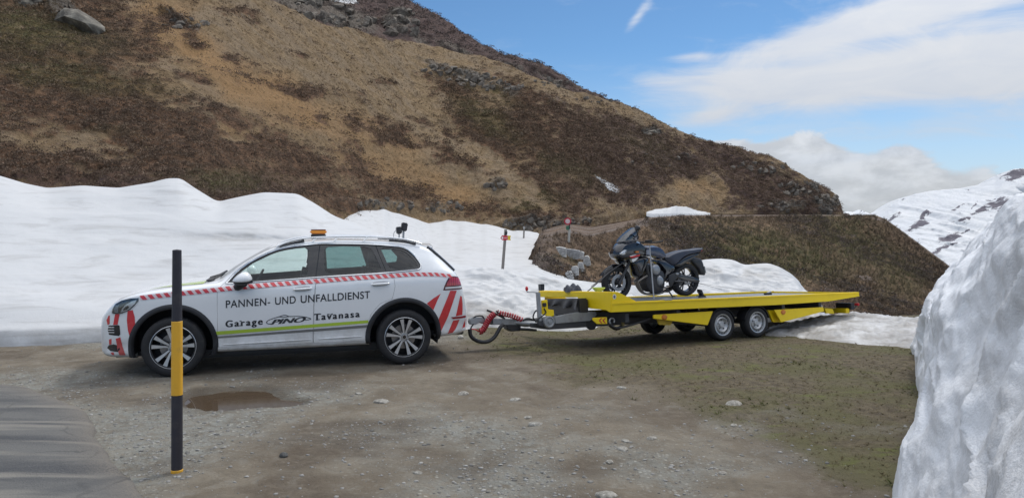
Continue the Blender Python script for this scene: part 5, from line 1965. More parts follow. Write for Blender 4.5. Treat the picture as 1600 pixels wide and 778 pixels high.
def car_wheel(cx, side, spin):
    w_ = bpy.data.objects.new('wheel', None)
    COL.objects.link(w_)
    w_.parent = car
    w_.location = (cx, side * .835, .372)
    w_.rotation_euler = (0, 0, 0 if side < 0 else PI)
    obj('tyre', tyre_bm(.374, .265, .262), M_TYRE, w_, 40)
    bm = bmesh.new()      # barrel, outer flange, dark disc behind the spokes
    bm_lathe(bm, [(.248, -.118), (.268, -.124), (.272, -.112), (.262, -.104), (.250, -.098), (.240, -.02), (.235, .10), (.262, .112)], (0, 0, 0), 64)
    obj('rim', bm, M_ALLOYDARK, w_, 35)
    bm = bmesh.new()
    bm_lathe(bm, [(.256, -.106), (.262, -.1095), (.2705, -.1145), (.272, -.122), (.266, -.1255), (.258, -.116)], (0, 0, 0), 64, closed=True)
    obj('rim_lip', bm, M_ALLOY, w_, 35)
    bm = bmesh.new()
    bm_lathe(bm, [(.0015, -.030), (.05, -.030), (.20, -.010), (.246, .0)], (0, 0, 0), 48)
    obj('rim_well', bm, M_ALLOYDARK, w_, 35)
    bm = bmesh.new()
    bm_lathe(bm, [(.06, -.036), (.165, -.036), (.165, -.024), (.06, -.024)], (0, 0, 0), 40, closed=True)
    obj('brake_disc', bm, M_DISC, w_, 35)
    bs = bmesh.new()
    bd = bmesh.new()
    for k in range(5):
        a0 = R(spin + 72 * k)
        for sg in (-1, 1):
            prof = [(.055, .014, .011), (.10, .023, .013), (.16, .039, .018), (.21, .053, .023), (.254, .066, .028)]
            for bmq, wsc, y0, y1 in ((bs, 1, -.112, -.088), (bd, 1.45, -.104, -.06)):
                rows = []
                for r_, off, hw in prof:
                    hw_ = hw + (wsc - 1) * .012
                    rows.append([(r_, sg * off - hw_), (r_, sg * off + hw_)])
                fr, bk = [], []
                for (ra, oa), (rb, ob) in rows:
                    dy = -.006 + .016 * (1 - ra / .25)
                    for L_, yy in ((fr, y0 + dy), (bk, y1)):
                        L_.append([bmq.verts.new((r_ * math.cos(a0) - o_ * math.sin(a0), yy, r_ * math.sin(a0) + o_ * math.cos(a0))) for r_, o_ in ((ra, oa), (rb, ob))])
                for i in range(len(rows) - 1):
                    bmq.faces.new((fr[i][0], fr[i][1], fr[i + 1][1], fr[i + 1][0]))
                    bmq.faces.new((fr[i][0], fr[i + 1][0], bk[i + 1][0], bk[i][0]))
                    bmq.faces.new((fr[i][1], bk[i][1], bk[i + 1][1], fr[i + 1][1]))
    obj('spoke_face', bs, M_ALLOY, w_)
    obj('spoke_flank', bd, M_ALLOYDARK, w_)
    bm = bmesh.new()
    bm_lathe(bm, [(.0015, -.108), (.030, -.108), (.034, -.102), (.036, -.080), (.062, -.078), (.068, -.04)], (0, 0, 0), 32)
    for k in range(5):
        a0 = R(spin + 36 + 72 * k)
        bm_lathe(bm, [(.0005, -.092), (.010, -.092), (.010, -.05)], (.056 * math.cos(a0), 0, .056 * math.sin(a0)), 8)
    obj('hub_cap', bm, M_ALLOY, w_, 40)
    bm = bmesh.new()
    bm_lathe(bm, [(.0005, -.1095), (.024, -.1095), (.026, -.107)], (0, 0, 0), 24)
    obj('hub_badge', bm, M_GLOSSBLACK, w_, 40)


car_wheel(.93, -1, 90)
car_wheel(3.834, -1, 84)
car_wheel(.93, 1, 70)
car_wheel(3.834, 1, 30)

# sills, underbody
bm = bmesh.new()
bm_box(bm, (2.4, 0, .24), (3.0, 1.5, .10))
bm_box(bm, (.55, 0, .25), (.7, 1.2, .06))
bm_box(bm, (4.45, 0, .36), (.6, 1.2, .08))
for y in (-.78, .78):
    bm_box(bm, (2.38, y, .255), (1.75, .10, .06))
obj('underbody', bm, M_CLAD, car, bevel=.015)
for cx in (.93, 3.834):
    bm = bmesh.new()
    bm_tube(bm, [(cx, -.75, .36), (cx, .75, .36)], .05, 10)
    obj('axle', bm, M_DARKSTEEL, car, 40)
bm = bmesh.new()
bm_tube(bm, [(3.2, .3, .27), (4.2, .35, .29), (4.72, .42, .33)], .035, 8)
obj('tail_pipe', bm, M_DARKSTEEL, car, 40)

# side decals: everything follows the sheet metal
def band(line, h0, h1, name, mat, off=.0035, step=.09):
    """strip between two offsets from a (x, z) line"""
    up = [(x, z + h1) for x, z in line]
    dn = [(x, z + h0) for x, z in line]
    return on_body(flat_fill([up + dn[::-1]]), name, mat, off, step, car)


STR = [(219, 465.5), (240, 463), (267, 460), (310, 455.8), (343, 452.3), (385, 448.4), (437, 444), (490, 439.8), (537, 436), (575, 433.4), (609, 431.3), (646, 428.8), (677, 428.9), (704, 431.4)]
sxz = np.array(pix(STR))
xs_ = np.linspace(sxz[0, 0], sxz[-1, 0], 60)
zs_ = sm(xs_, sxz)
band(list(zip(xs_, zs_)), -.0265, .0265, 'stripe_backing', principled('pale_reflective_film', (.78, .66, .67), .35), .005, .05)
bm = bmesh.new()
x = xs_[0]
pitch = .0905
while x < xs_[-1] - .05:
    z0 = float(np.interp(x, xs_, zs_))
    z1 = float(np.interp(x + .046, xs_, zs_))
    fl = -.034
    v = [bm.verts.new(p) for p in ((x - fl, 0, z0 - .0245), (x + .050 - fl, 0, z1 - .0245), (x + .050 + fl * .2, 0, z1 + .0245), (x + fl * .2, 0, z0 + .0245))]
    bm.faces.new(v)
    x += pitch
on_body(bm, 'hazard_stripe', M_RED, .0095, .05, car)

lime_t = [(329, 518.5), (400, 512.8), (489, 506.2), (577, 500.0)]
lime_b = [(329, 524.0), (400, 518.2), (489, 511.0), (577, 504.6)]
grey_t = [(329, 526.3), (400, 520.6), (489, 513.6), (577, 507.3)]
grey_b = [(329, 529.6), (400, 524.0), (489, 517.2), (577, 511.6)]
for tpl, bpl, nm, mt in ((lime_t, lime_b, 'lime_stripe', M_LIME), (grey_t, grey_b, 'grey_strip', M_GREYF)):
    tq, bq = np.array(pix(tpl)), np.array(pix(bpl))
    xx = np.linspace(1.385, 3.345, 30)
    tz_ = np.poly1d(np.polyfit(tq[:, 0], tq[:, 1], 1))(xx)
    bz_ = np.poly1d(np.polyfit(bq[:, 0], bq[:, 1], 1))(xx)
    on_body(flat_fill([list(zip(xx, tz_)) + list(zip(xx, bz_))[::-1]]), nm, mt, .003, .1, car)
# pressed sill line
bm = bmesh.new()
for xa, xb in ((1.52, 2.60), (2.70, 3.26)):
    pts = []
    for t in np.linspace(0, 1, 16):
        x = xa + (xb - xa) * t
        z = .372 + .035 * (x - 1.5) / 1.9
        pts.append((x, body_y(x, z) - .002, z))
    bm_tube(bm, pts, [.002 + .010 * math.sin(PI * (.12 + .8 * t)) for t in np.linspace(0, 1, 16)], 8)
obj('sill_crease', bm, M_WHITE, car, 80)


def lettering(txt, pa, pb, cap_px, bold=0.0, spacing=1.0, shear=0.0, serif=()):
    """flat film letters on the doors between pixels pa and pb (ends of the base line)"""
    cu = bpy.data.curves.new('txt', 'FONT')
    cu.body = txt
    cu.size = 1
    cu.space_character = spacing
    cu.shear = shear
    o = bpy.data.objects.new('txt', cu)
    COL.objects.link(o)
    bpy.context.view_layer.update()
    me = bpy.data.meshes.new_from_object(o.evaluated_get(bpy.context.evaluated_depsgraph_get()))
    bpy.data.objects.remove(o)
    co = np.array([v.co for v in me.vertices])
    A, B = np.array(car_ray(*pa)), np.array(car_ray(*pb))
    C = np.array(car_ray(pa[0], pa[1] - cap_px))
    x0, x1 = co[:, 0].min(), co[:, 0].max()
    bm = bmesh.new()
    bm.from_mesh(me)
    vs = bm.verts[:]
    lays = [0]
    if bold:
        for k in (-1, 1, -.5, .5):
            geo = bmesh.ops.duplicate(bm, geom=vs + list({e for v in vs for e in v.link_edges}) + list({f for v in vs for f in v.link_faces}))
            for v in geo['geom']:
                if isinstance(v, bmesh.types.BMVert):
                    v.co.x += k * bold
                    v.co.y += (.5 - abs(k)) * .03
    for px, py, w_ in serif:
        x = x0 + (x1 - x0) * px
        q = [bm.verts.new((x + a * w_ / 2, py + b_ * .09, 0)) for a, b_ in ((-1, 0), (1, 0), (1, 1), (-1, 1))]
        bm.faces.new(q)
    for v in bm.verts:
        u = (v.co.x - x0) / (x1 - x0)
        w_ = v.co.y / .72
        q = A + (B - A) * u + np.array([0, C[1] - A[1]]) * w_
        v.co = (q[0], 0, q[1])
    return on_body(bm, 'lettering', M_INK, .0034, .12, car)


lettering('PANNEN-', (353, 480.8), (422, 476.2), 12.0, .012, 1.08)
lettering('UND', (430, 475.8), (462, 473.4), 12.0, .012, 1.08)
lettering('UNFALLDIENST', (470, 473.0), (578, 465.6), 12.0, .012, 1.06)
lettering('Garage', (353, 510.8), (410, 506.4), 10.6, .045, 1.3, serif=((.415, 0, .34), (.40, .48, .2)))
lettering('Tavanasa', (491, 500.2), (561.5, 494.8), 10.6, .045, 1.3, serif=((.075, 0, .42), (.015, .56, .09), (.14, .56, .09), (.31, .48, .25), (.385, .48, .25)))
lettering('PINO', (424, 506.6), (477, 502.2), 7.6, .05, 1.0, .38)
# outline of a car round the emblem
out = [(416, 503.5), (419.5, 500.2), (428, 497.0), (436, 494.6), (442, 492.6), (447, 492.3), (452, 494.2), (463, 493.9), (474, 494.6), (481, 496.0), (485.5, 497.6), (484.5, 498.8), (477, 499.8)]
lo = [(416, 503.5), (418.5, 505.4), (424, 506.0)]
bm = bmesh.new()
for ln in (out, lo, [(436, 494.6), (443, 495.4), (452, 494.2)]):
    q = [(*p, 0) for p in pix(ln)]
    q = [(p.x, p.y) for p in catmull([(a, b_, 0) for a, b_, _ in q], 4)]
    for (xa, za), (xb, zb2) in zip(q, q[1:]):
        d_ = Vector((xb - xa, zb2 - za)).normalized() * .0045
        vs = [bm.verts.new((xa - d_.y - d_.x * .2, 0, za + d_.x)), bm.verts.new((xb - d_.y + d_.x * .2, 0, zb2 + d_.x)), bm.verts.new((xb + d_.y, 0, zb2 - d_.x)), bm.verts.new((xa + d_.y, 0, za - d_.x))]
        bm.faces.new(vs)
on_body(bm, 'emblem_outline', M_INK, .0038, .2, car)

# hazard film on the rear corner and the bumper
def px_patch(loops, name, mat, off=.003, step=.06, parent=None):
    return on_body(flat_fill([pix(l) for l in loops]), name, mat, off, step, parent or car)


for lp in ([(666.8, 474), (677, 466), (688.6, 458.6), (683, 470), (677, 484.2), (671.5, 478.5)],
           [(703.4, 454.0), (694.5, 476), (685.6, 497.5), (686.5, 507), (688.2, 519), (694, 507), (699.6, 495), (707, 474), (713.6, 453.8)],
           [(712, 493.8), (715.6, 478), (719.0, 462), (721.4, 463), (722.6, 474), (722.6, 484), (722.2, 492)],
           [(699, 521), (704, 510), (708, 500.5), (717.8, 499), (715, 506.5), (711.5, 514), (707, 519.5)],
           [(722, 512.5), (724, 506), (726.5, 499.5), (730.5, 498.5), (729.5, 504.5), (726.5, 510.5)]):
    px_patch([lp], 'rear_hazard_film', M_RED)
for lp in ([(199.5, 485.5), (207.5, 484.2), (210.6, 495), (211.3, 508), (207, 519), (203.5, 528.5), (199.8, 515), (198.3, 500)],
           [(180, 490.3), (187.2, 490.2), (185.2, 500), (184, 507.2), (177, 507.4)],
           [(169.8, 493), (171.8, 492.5), (171.4, 506), (168.4, 507.4), (166.5, 500)],
           [(181, 529), (188.2, 526.5), (191.5, 541), (196.5, 554.5), (187, 554.5), (184, 547)],
           [(170.5, 530), (174.5, 529), (174.5, 537.5), (170.8, 538)],
           [(173, 550.5), (178, 550), (179, 554.5), (175.2, 554)]):
    px_patch([lp], 'bumper_hazard_film', M_RED)
px_patch([[(704.5, 495.2), (708, 498.2), (727.5, 495.5), (727.2, 492.4)]], 'rear_reflector', worn('dark_red_reflector', (.28, .02, .03), .2, dirt=.1), .006)
# air intakes on the nose
px_patch([[(170, 508.4), (184.5, 507.5), (187, 508.5), (188.3, 522), (186, 524.6), (170.5, 522.5), (168.6, 515)]], 'air_intake', M_GLOSSBLACK, .004)
px_patch([[(171, 538.5), (178, 537.5), (186.5, 540), (187.5, 546), (184, 549.5), (173, 548), (167.5, 543)]], 'lower_intake', M_GLOSSBLACK, .004)
bm = bmesh.new()
for yy in (511.2, 515.2, 519.2):
    q = pix([(169.5, yy), (174, yy + .1), (178.5, yy)])
    pts = [(x, body_y(x, z) - .008, z) for x, z in q]
    bm_tube(bm, pts, .010, 6, True, .5)
obj('intake_fins', bm, M_WHITE, car, 60)

# lamps
HL = [(175, 489.2), (176.2, 482), (180.5, 475.2), (190, 469.6), (203, 466.3), (216.8, 465.6), (216.4, 470.5), (211.5, 476), (204.5, 483), (197.5, 486.8), (189.6, 489.8), (181, 490.4)]
px_patch([HL], 'headlight', M_GLOSSBLACK, .003, .04)
px_patch([[(188.5, 488.2), (191, 482), (197.5, 475.5), (206, 470.6), (213.5, 468.6), (211, 474.2), (204, 481.4), (197, 486)]], 'headlight_reflector', worn('silver_reflector', (.72, .73, .75), .2, .6, dirt=.15), .006, .03)
px_patch([[(192.5, 484.8), (195.5, 479.6), (200, 477.2), (202, 479.8), (198.5, 484)]], 'headlight_lens', M_GLOSSBLACK, .009, .03)
px_patch([[(177.3, 488.3), (178.8, 482.5), (182.5, 477.4), (186.8, 475.4), (184.8, 481), (185.6, 488.6)]], 'headlight_reflector', worn('grey_reflector', (.42, .43, .45), .25, .5, dirt=.15), .006, .03)
px_patch([inset_poly(HL, 0)], 'headlight_glass', M_LENS, .013, .04)
TL = [(702, 431.9), (709.5, 431.6), (716.8, 432.8), (720, 439), (721.6, 446.5), (721.9, 451.3), (706, 452.9), (692.3, 453.5), (694.4, 446.5), (698, 438.5)]
px_patch([TL], 'tail_light', worn('dark_lamp_frame', (.10, .012, .018), .2, coat=.5, dirt=.1), .004, .04)
px_patch([[(703.4, 433.6), (709.5, 433.4), (715.8, 434.4), (718.3, 439.5), (719.4, 444.8), (706, 446.2), (696.6, 446.8), (699.6, 440)]], 'tail_light_lens', M_TAIL, .009, .03)
px_patch([[(695.8, 448.6), (706, 448.0), (719.8, 446.8), (720.4, 449.2), (706, 450.6), (695.2, 451.4)]], 'reversing_lens', M_WHITEP, .009, .04)

# handles
for pa, pb in (((458, 452.2), (487, 450.2)), ((580, 444.4), (608.5, 442.4))):
    (xa, za), (xb, zb2) = car_ray(*pa), car_ray(*pb)
    dr = door_f if pa[0] < 500 else door_r
    bm = bmesh.new()
    pts = []
    for t in np.linspace(0, 1, 11):
        x, z = xa + (xb - xa) * t, za + (zb2 - za) * t
        pts.append((x, body_y(x, z) - .010 - .022 * math.sin(PI * min(max(t, .06), .94)), z))
    bm_tube(bm, pts, [.010, .016, .018, .019, .019, .019, .019, .019, .018, .016, .010], 10, True, .8)
    h_ = obj('handle', bm, M_WHITE, dr, 60)
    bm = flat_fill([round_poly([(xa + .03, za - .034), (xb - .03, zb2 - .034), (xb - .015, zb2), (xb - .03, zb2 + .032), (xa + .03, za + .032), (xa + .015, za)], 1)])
    on_body(bm, 'handle_recess_shade', worn('recess_shade_grey', (.42, .43, .44), .35), .0025, .05, dr)  # flat grey patch on the door; the recess shade is put into its colour

# door mirror
bm = bmesh.new()
bmesh.ops.create_uvsphere(bm, u_segments=24, v_segments=14, radius=1)
for v in bm.verts:
    x, y, z = v.co
    z = z * (.5 if z < 0 else 1)
    sx = .118 * (1 - .25 * max(z, 0))
    v.co = (1.755 + sx * x + .03 * z, -1.06 + .125 * y, 1.205 + .105 * z)
bmesh.ops.bisect_plane(bm, geom=bm.verts[:] + bm.edges[:] + bm.faces[:], plane_co=(0, 0, 1.185), plane_no=(0, 0, 1), clear_inner=True)
obj('mirror_cap', bm, M_WHITE, car, 60)
bm = bmesh.new()
bmesh.ops.create_uvsphere(bm, u_segments=20, v_segments=12, radius=1)
for v in bm.verts:
    x, y, z = v.co
    v.co = (1.752 + .116 * x, -1.055 + .12 * y, 1.187 + .05 * z)
bm_tube(bm, [(1.78, -1.03, 1.17), (1.70, -.98, 1.12), (1.68, -.90, 1.10)], [.05, .055, .05], 10)
bm_tube(bm, [(1.86, -1.0, 1.178), (1.86, -1.12, 1.185)], .022, 8)
obj('mirror_base', bm, M_BLACK, car, 60)
bm = bmesh.new()
bmesh.ops.create_uvsphere(bm, u_segments=16, v_segments=10, radius=1)
for v in bm.verts:
    x, y, z = v.co
    v.co = (1.78 + .075 * x, 1.06 + .12 * y, 1.215 + .075 * z)
obj('mirror_cap', bm, M_WHITE, car, 60)

# roof rails, beacon, work lamps, spoiler, wiper, antenna
for sg in (-1, 1):
    bm = bmesh.new()
    pts = [(2.16, sg * .700, 1.612), (2.30, sg * .690, 1.672), (2.5, sg * .68, 1.718), (2.8, sg * .675, 1.738), (3.2, sg * .67, 1.742), (3.6, sg * .66, 1.730), (3.85, sg * .655, 1.706), (4.03, sg * .65, 1.668), (4.12, sg * .648, 1.632)]
    bm_tube(bm, catmull(pts, 5), .016, 8, True, .9)
    for xa in (2.62, 2.9, 3.3):
        bm_tube(bm, [(xa, sg * .678, 1.67), (xa + .06, sg * .676, 1.735)], .013, 6)
    obj('roof_rail', bm, M_CHROME, car, 60)
    for ft in ([(2.20, sg * .698, 1.605), (2.36, sg * .687, 1.655), (2.52, sg * .680, 1.69)], [(3.66, sg * .662, 1.69), (3.86, sg * .657, 1.672), (4.04, sg * .65, 1.632)]):
        bm = bmesh.new()
        bm_tube(bm, catmull(ft, 5), .018, 8)
        obj('rail_foot', bm, M_GLOSSBLACK, car, 60)
bc = bpy.data.objects.new('beacon', None)
COL.objects.link(bc)
bc.parent = car
bc.location = (2.73, -.02, 1.70)
bm = bmesh.new()
bm_box(bm, (0, 0, .035), (.20, .26, .09))
obj('beacon_base', bm, M_BLACK, bc, bevel=.012)
bm = bmesh.new()
bm_box(bm, (0, 0, .105), (.225, .28, .052))
obj('beacon_lens', bm, M_CAP, bc, 60, bevel=.014)
bm = bmesh.new()
bm_box(bm, (0, 0, .1345), (.205, .26, .010))
obj('beacon_lid', bm, M_CLAD, bc, 60, bevel=.004)
wl = bpy.data.objects.new('work_lamp', None)
COL.objects.link(wl)
wl.parent = car
wl.location = (3.92, -.05, 1.68)
bm = bmesh.new()
bm_box(bm, (-.045, -.10, .145), (.075, .12, .105), Matrix.Rotation(R(-8), 3, 'Y'))
bm_box(bm, (.055, .05, .195), (.085, .12, .125), Matrix.Rotation(R(10), 3, 'Y'))
obj('lamp_housing', bm, M_BLACK, wl, bevel=.012)
bm = bmesh.new()
bm_box(bm, (0, 0, .02), (.16, .08, .012))
bm_tube(bm, [(-.04, -.09, .02), (-.04, -.09, .10)], .010, 8)
bm_tube(bm, [(.04, .03, .02), (.045, .04, .14)], .016, 8)
bm_tube(bm, catmull([(-.075, -.1, .15), (-.11, -.09, .12), (-.12, -.08, .06), (-.11, -.08, .0)], 5), .005, 6)
obj('lamp_bracket', bm, M_STEEL, wl, 50)
bm = bmesh.new()
spp = [(4.10, 1.636), (4.345, 1.628), (4.352, 1.620), (4.29, 1.575), (4.22, 1.575)]
rows = []
for y in np.linspace(-.60, .60, 13):
    e = abs(y) / .6
    rows.append([bm.verts.new((x - (.06 * e ** 2 if x > 4.3 else 0), y, z - .045 * e ** 2)) for x, z in spp])
for A, B in zip(rows, rows[1:]):
    for i in range(5):
        bm.faces.new((A[i], A[(i + 1) % 5], B[(i + 1) % 5], B[i]))
bm.faces.new(rows[0])
bm.faces.new(rows[-1][::-1])
obj('roof_spoiler', bm, M_WHITE, car, 30)
bm = bmesh.new()
bm_lathe(bm, [(.0005, -.05), (.026, -.045), (.03, 0), (.022, .03)], (4.605, 0, 1.262), 12, 'x')
bm_tube(bm, [(4.63, 0, 1.265), (4.60, -.2, 1.29), (4.58, -.45, 1.30)], .008, 6)
obj('rear_wiper', bm, M_BLACK, car, 50)
bm = bmesh.new()
bm_tube(bm, [(1.30, -.55, 1.165), (1.40, -.45, 1.205), (1.46, -.1, 1.235)], .012, 6)
bm_tube(bm, [(1.28, .0, 1.178), (1.40, .1, 1.21), (1.46, .5, 1.235)], .012, 6)
bm_box(bm, (1.335, -.3, 1.178), (.10, .7, .012))
obj('wiper', bm, M_BLACK, car, 50)
# lime film on the bonnet
bmh = flat_fill([[(.60, -.56), (.90, -.66), (1.26, -.74), (1.30, -.40), (.9, -.46)]])
on_body(bmh, 'bonnet_stripe', M_LIME, .003, .07, car, side='top')
bmh = flat_fill([[(1.27, -.70), (1.285, -.70), (1.30, 0), (1.285, .70), (1.27, .70), (1.285, 0)]])
on_body(bmh, 'bonnet_gap', M_BLACK, .001, .1, car, side='top')
# tow hitch
bm = bmesh.new()
bm_box(bm, (4.62, 0, .40), (.30, .9, .06))
bm_tube(bm, catmull([(4.70, 0, .37), (4.82, 0, .36), (4.89, 0, .385), (4.90, 0, .43)], 5), .02, 8)
bmesh.ops.create_uvsphere(bm, u_segments=12, v_segments=8, radius=.027, matrix=Matrix.Translation((4.90, 0, .455)))
obj('tow_hook', bm, M_DARKSTEEL, car, 50)

# cabin: seats, dashboard, wheel
def seat(x, y):
    s_ = bpy.data.objects.new('seat', None)
    COL.objects.link(s_)
    s_.parent = car
    s_.location = (x, y, .55)
    bm = bmesh.new()
    bm_box(bm, (0, 0, .12), (.52, .50, .18))
    bm_box(bm, (.30, 0, .46), (.14, .48, .62), Matrix.Rotation(R(16), 3, 'Y'))
    obj('seat_cushion', bm, M_SEAT, s_, bevel=.05)
    bm = bmesh.new()
    bm_box(bm, (.42, 0, .86), (.10, .26, .17), Matrix.Rotation(R(10), 3, 'Y'))
    bm_tube(bm, [(.38, -.06, .74), (.41, -.06, .82)], .01, 6)
    bm_tube(bm, [(.38, .06, .74), (.41, .06, .82)], .01, 6)
    obj('headrest', bm, M_SEAT, s_, bevel=.03)


seat(2.22, -.38)
seat(2.22, .38)
seat(3.12, -.42)
seat(3.12, .42)
bm = bmesh.new()
bm_box(bm, (1.62, 0, 1.02), (.40, 1.5, .22), Matrix.Rotation(R(-8), 3, 'Y'))
bm_box(bm, (1.72, -.38, 1.12), (.14, .36, .09))
obj('dashboard', bm, M_LINING, car, bevel=.04)
bm = bmesh.new()
rt = Matrix.Translation((1.90, -.38, 1.13)) @ Matrix.Rotation(R(-62), 4, 'Y')
ringp = [rt @ Vector((.18 * math.cos(t), .18 * math.sin(t), 0)) for t in (2 * PI * k / 28 for k in range(29))]
bm_tube(bm, ringp, .016, 8, False)
bm_tube(bm, [rt @ Vector((-.17, 0, 0)), rt @ Vector((0, 0, -.02)), rt @ Vector((.17, 0, 0))], .018, 6)
bm_tube(bm, [rt @ Vector((0, 0, -.02)), rt @ Vector((0, 0, -.2))], .03, 8)
obj('steering_wheel', bm, M_LINING, car, 50)
bm = bmesh.new()
bm_box(bm, (2.0, 0, 1.50), (.03, .22, .07))
obj('rear_view_mirror', bm, M_BLACK, car, bevel=.01)
# ================================================================ flatbed trailer
TR_PHI = R(26.3)
TR_M = Matrix.Translation((-.683, 11.26, -.07)) @ Matrix.Rotation(TR_PHI, 4, 'Z') @ Matrix.Rotation(R(-4), 4, 'X')
TR_I = TR_M.inverted()
trailer = thing('flatbed_trailer', 'bright yellow twin axle flatbed trailer carrying the black motorcycle', 'trailer')
trailer.matrix_world = TR_M


def tr_px(px, py, y):
    """photo pixel -> (x, z) on the trailer's own vertical plane at lateral offset y"""
    o_ = TR_I @ Vector((0, 0, EYE))
    d_ = TR_I.to_3x3() @ Vector(((px - 800) / FPX, 1, -(py - HZ) / FPX))
    t = (y - o_.y) / d_.y
    q = o_ + d_ * t
    return q.x, q.z


def tpl(lst, y):
    return [tr_px(a, b_, y) for a, b_ in lst]


def plate(name, pts, y0, y1, mat, parent=None, bevel=.006):
    bm = bmesh.new()
    bm_prism(bm, pts, y0, y1)
    return obj(name, bm, mat, parent or trailer, None, bevel)


NY = -1.06                                             # near face of the side beam
beam = tpl([(955, 474), (1100, 468.3), (1220, 463.2), (1342, 457.2), (1343.5, 462.8), (1295, 470.8), (1214, 476.4), (1100, 481.4), (955, 488)], NY)
xf, xr = beam[0][0], beam[3][0]
plate('side_beam', beam, NY, NY + .07, M_YELLOW)
plate('side_beam', beam, -NY - .07, -NY, M_YELLOW)
# folded top lip of the near and far beam
for y0 in (NY - .012, -NY - .075):
    bm = bmesh.new()
    (xa, za), (xb, zb2) = beam[0], beam[3]
    a = [(xa + .001, za - .018), (xa + .001, za + .012), (xb - .004, zb2 + .012), (xb - .004, zb2 - .018)]
    bm_prism(bm, a, y0, y0 + .087)
    obj('top_lip', bm, M_YELLOW, trailer, bevel=.005)
fin = tpl([(955.6, 456), (967, 456.6), (994, 470.2), (993, 471.6), (955.6, 473)], NY)
plate('corner_plate', fin, NY + .004, NY + .034, M_YELLOW)
plate('corner_plate', fin, -NY - .034, -NY - .004, M_YELLOW)
FLZ = .672
zq_ = [z for _, z in beam[:4]]
# deck floor follows the beams; tail tapers
bm = bmesh.new()
zt0, zt1 = beam[0][1] - .045, beam[3][1] - .03
bm_prism(bm, [(xf + .01, zt0), (xr - .25, zt1 + .01), (xr - .02, zt1), (xr - .02, zt1 - .02), (xr - .25, zt1 - .015), (xf + .01, zt0 - .02)], NY + .072, -NY - .072)
obj('deck', bm, M_DECK, trailer, bevel=.004)
for y in (-.42, .18, .62):                             # raised ribs of the deck
    bm = bmesh.new()
    bm_prism(bm, [(xf + .1, zt0 + .010), (xr - .1, zt1 + .010), (xr - .1, zt1 + .001), (xf + .1, zt0 + .001)], y - .02, y + .02)
    obj('deck_rib', bm, M_STEEL, trailer)
# tail edge
plate('tail_board', [(xr - .018, zt1 - .06), (xr + .002, zt1 - .055), (xr + .002, zt1 + .035), (xr - .018, zt1 + .035)], NY + .073, -NY - .073, M_YELLOW)

# headboard across the front end
def fr_px(px, py, x):
    """photo pixel -> (y, z) on the trailer's own cross plane at x"""
    o_ = TR_I @ Vector((0, 0, EYE))
    d_ = TR_I.to_3x3() @ Vector(((px - 800) / FPX, 1, -(py - HZ) / FPX))
    q = o_ + d_ * ((x - o_.x) / d_.x)
    return q.y, q.z


def cross_plate(name, pts, x0, x1, mat, bevel=.005):
    """outline in photo pixels on the cross plane x0, given thickness to x1"""
    bm = bmesh.new()
    q = [fr_px(a, b_, x0) for a, b_ in pts]
    A = [bm.verts.new((x0, y, z)) for y, z in q]
    B = [bm.verts.new((x1, y, z)) for y, z in q]
    bm.faces.new(A)
    bm.faces.new(B[::-1])
    for i in range(len(A)):
        bm.faces.new((A[i], B[i], B[(i + 1) % len(A)], A[(i + 1) % len(A)]))
    return obj(name, bm, mat, trailer, None, bevel)


cross_plate('headboard', [(840.5, 455.3), (954.6, 456), (954.6, 488), (950, 486.5), (947, 484.5), (925, 482), (906, 479), (903, 476), (902.5, 464.5), (841, 464)], xf - .012, xf + .015, M_YELLOW)
bm = bmesh.new()
ya, za = fr_px(842, 455.4, xf)
bm_box(bm, (xf + .07, (NY + ya) / 2, fin[0][1] - .012), (.14, abs(ya - NY) - .01, .016))
obj('headboard_lip', bm, M_YELLOW, trailer, bevel=.004)

# chassis
for y in (-.40, .40):
    plate('chassis_rail', [(.9, .44), (6.9, .40), (6.9, .30), (1.2, .33), (.9, .38)], y - .035, y + .035, M_DARKSTEEL)
for x in (2.3, 3.3, 5.6, 6.5):
    bm = bmesh.new()
    bm_box(bm, (x, 0, .47), (.08, 1.9, .14))
    obj('cross_member', bm, M_DARKSTEEL, trailer, bevel=.006)
WXs = [tr_px(1130.5, 509.7, -1.0)[0], tr_px(1184.5, 507.2, -1.0)[0]]
for x in WXs:
    bm = bmesh.new()
    bm_box(bm, (x, 0, .258), (.09, 1.7, .09))
    obj('axle', bm, M_DARKSTEEL, trailer, bevel=.01)


def trailer_wheel(x, side):
    w_ = bpy.data.objects.new('wheel', None)
    COL.objects.link(w_)
    w_.parent = trailer
    w_.location = (x, side * .905, .256)
    w_.rotation_euler = (0, 0, 0 if side < 0 else PI)
    obj('tyre', tyre_bm(.258, .19, .172), M_TYRE, w_, 40)
    bm = bmesh.new()
    bm_lathe(bm, [(.160, -.083), (.178, -.088), (.182, -.080), (.172, -.074), (.162, -.060), (.156, -.030), (.150, -.034), (.132, -.060), (.112, -.072), (.098, -.060), (.080, -.040), (.060, -.038), (.046, -.046), (.044, -.062), (.0005, -.064)], (0, 0, 0), 64)
    obj('rim', bm, M_STEELRIM, w_, 35)
    bm = bmesh.new()
    for k in range(16):
        a = 2 * PI * k / 16
        c = (.141 * math.cos(a), 0, .141 * math.sin(a))
        bm_lathe(bm, [(.0005, -.0535), (.0105, -.053), (.0115, -.044)], c, 8)
    stuff(obj('vent_holes', bm, M_LINING, w_))
    bm = bmesh.new()
    for k in range(5):
        a = 2 * PI * k / 5 + .3
        bm_lathe(bm, [(.0005, -.060), (.009, -.059), (.010, -.036)], (.074 * math.cos(a), 0, .074 * math.sin(a)), 6)
    stuff(obj('wheel_bolts', bm, M_DARKSTEEL, w_, 30))
    return w_


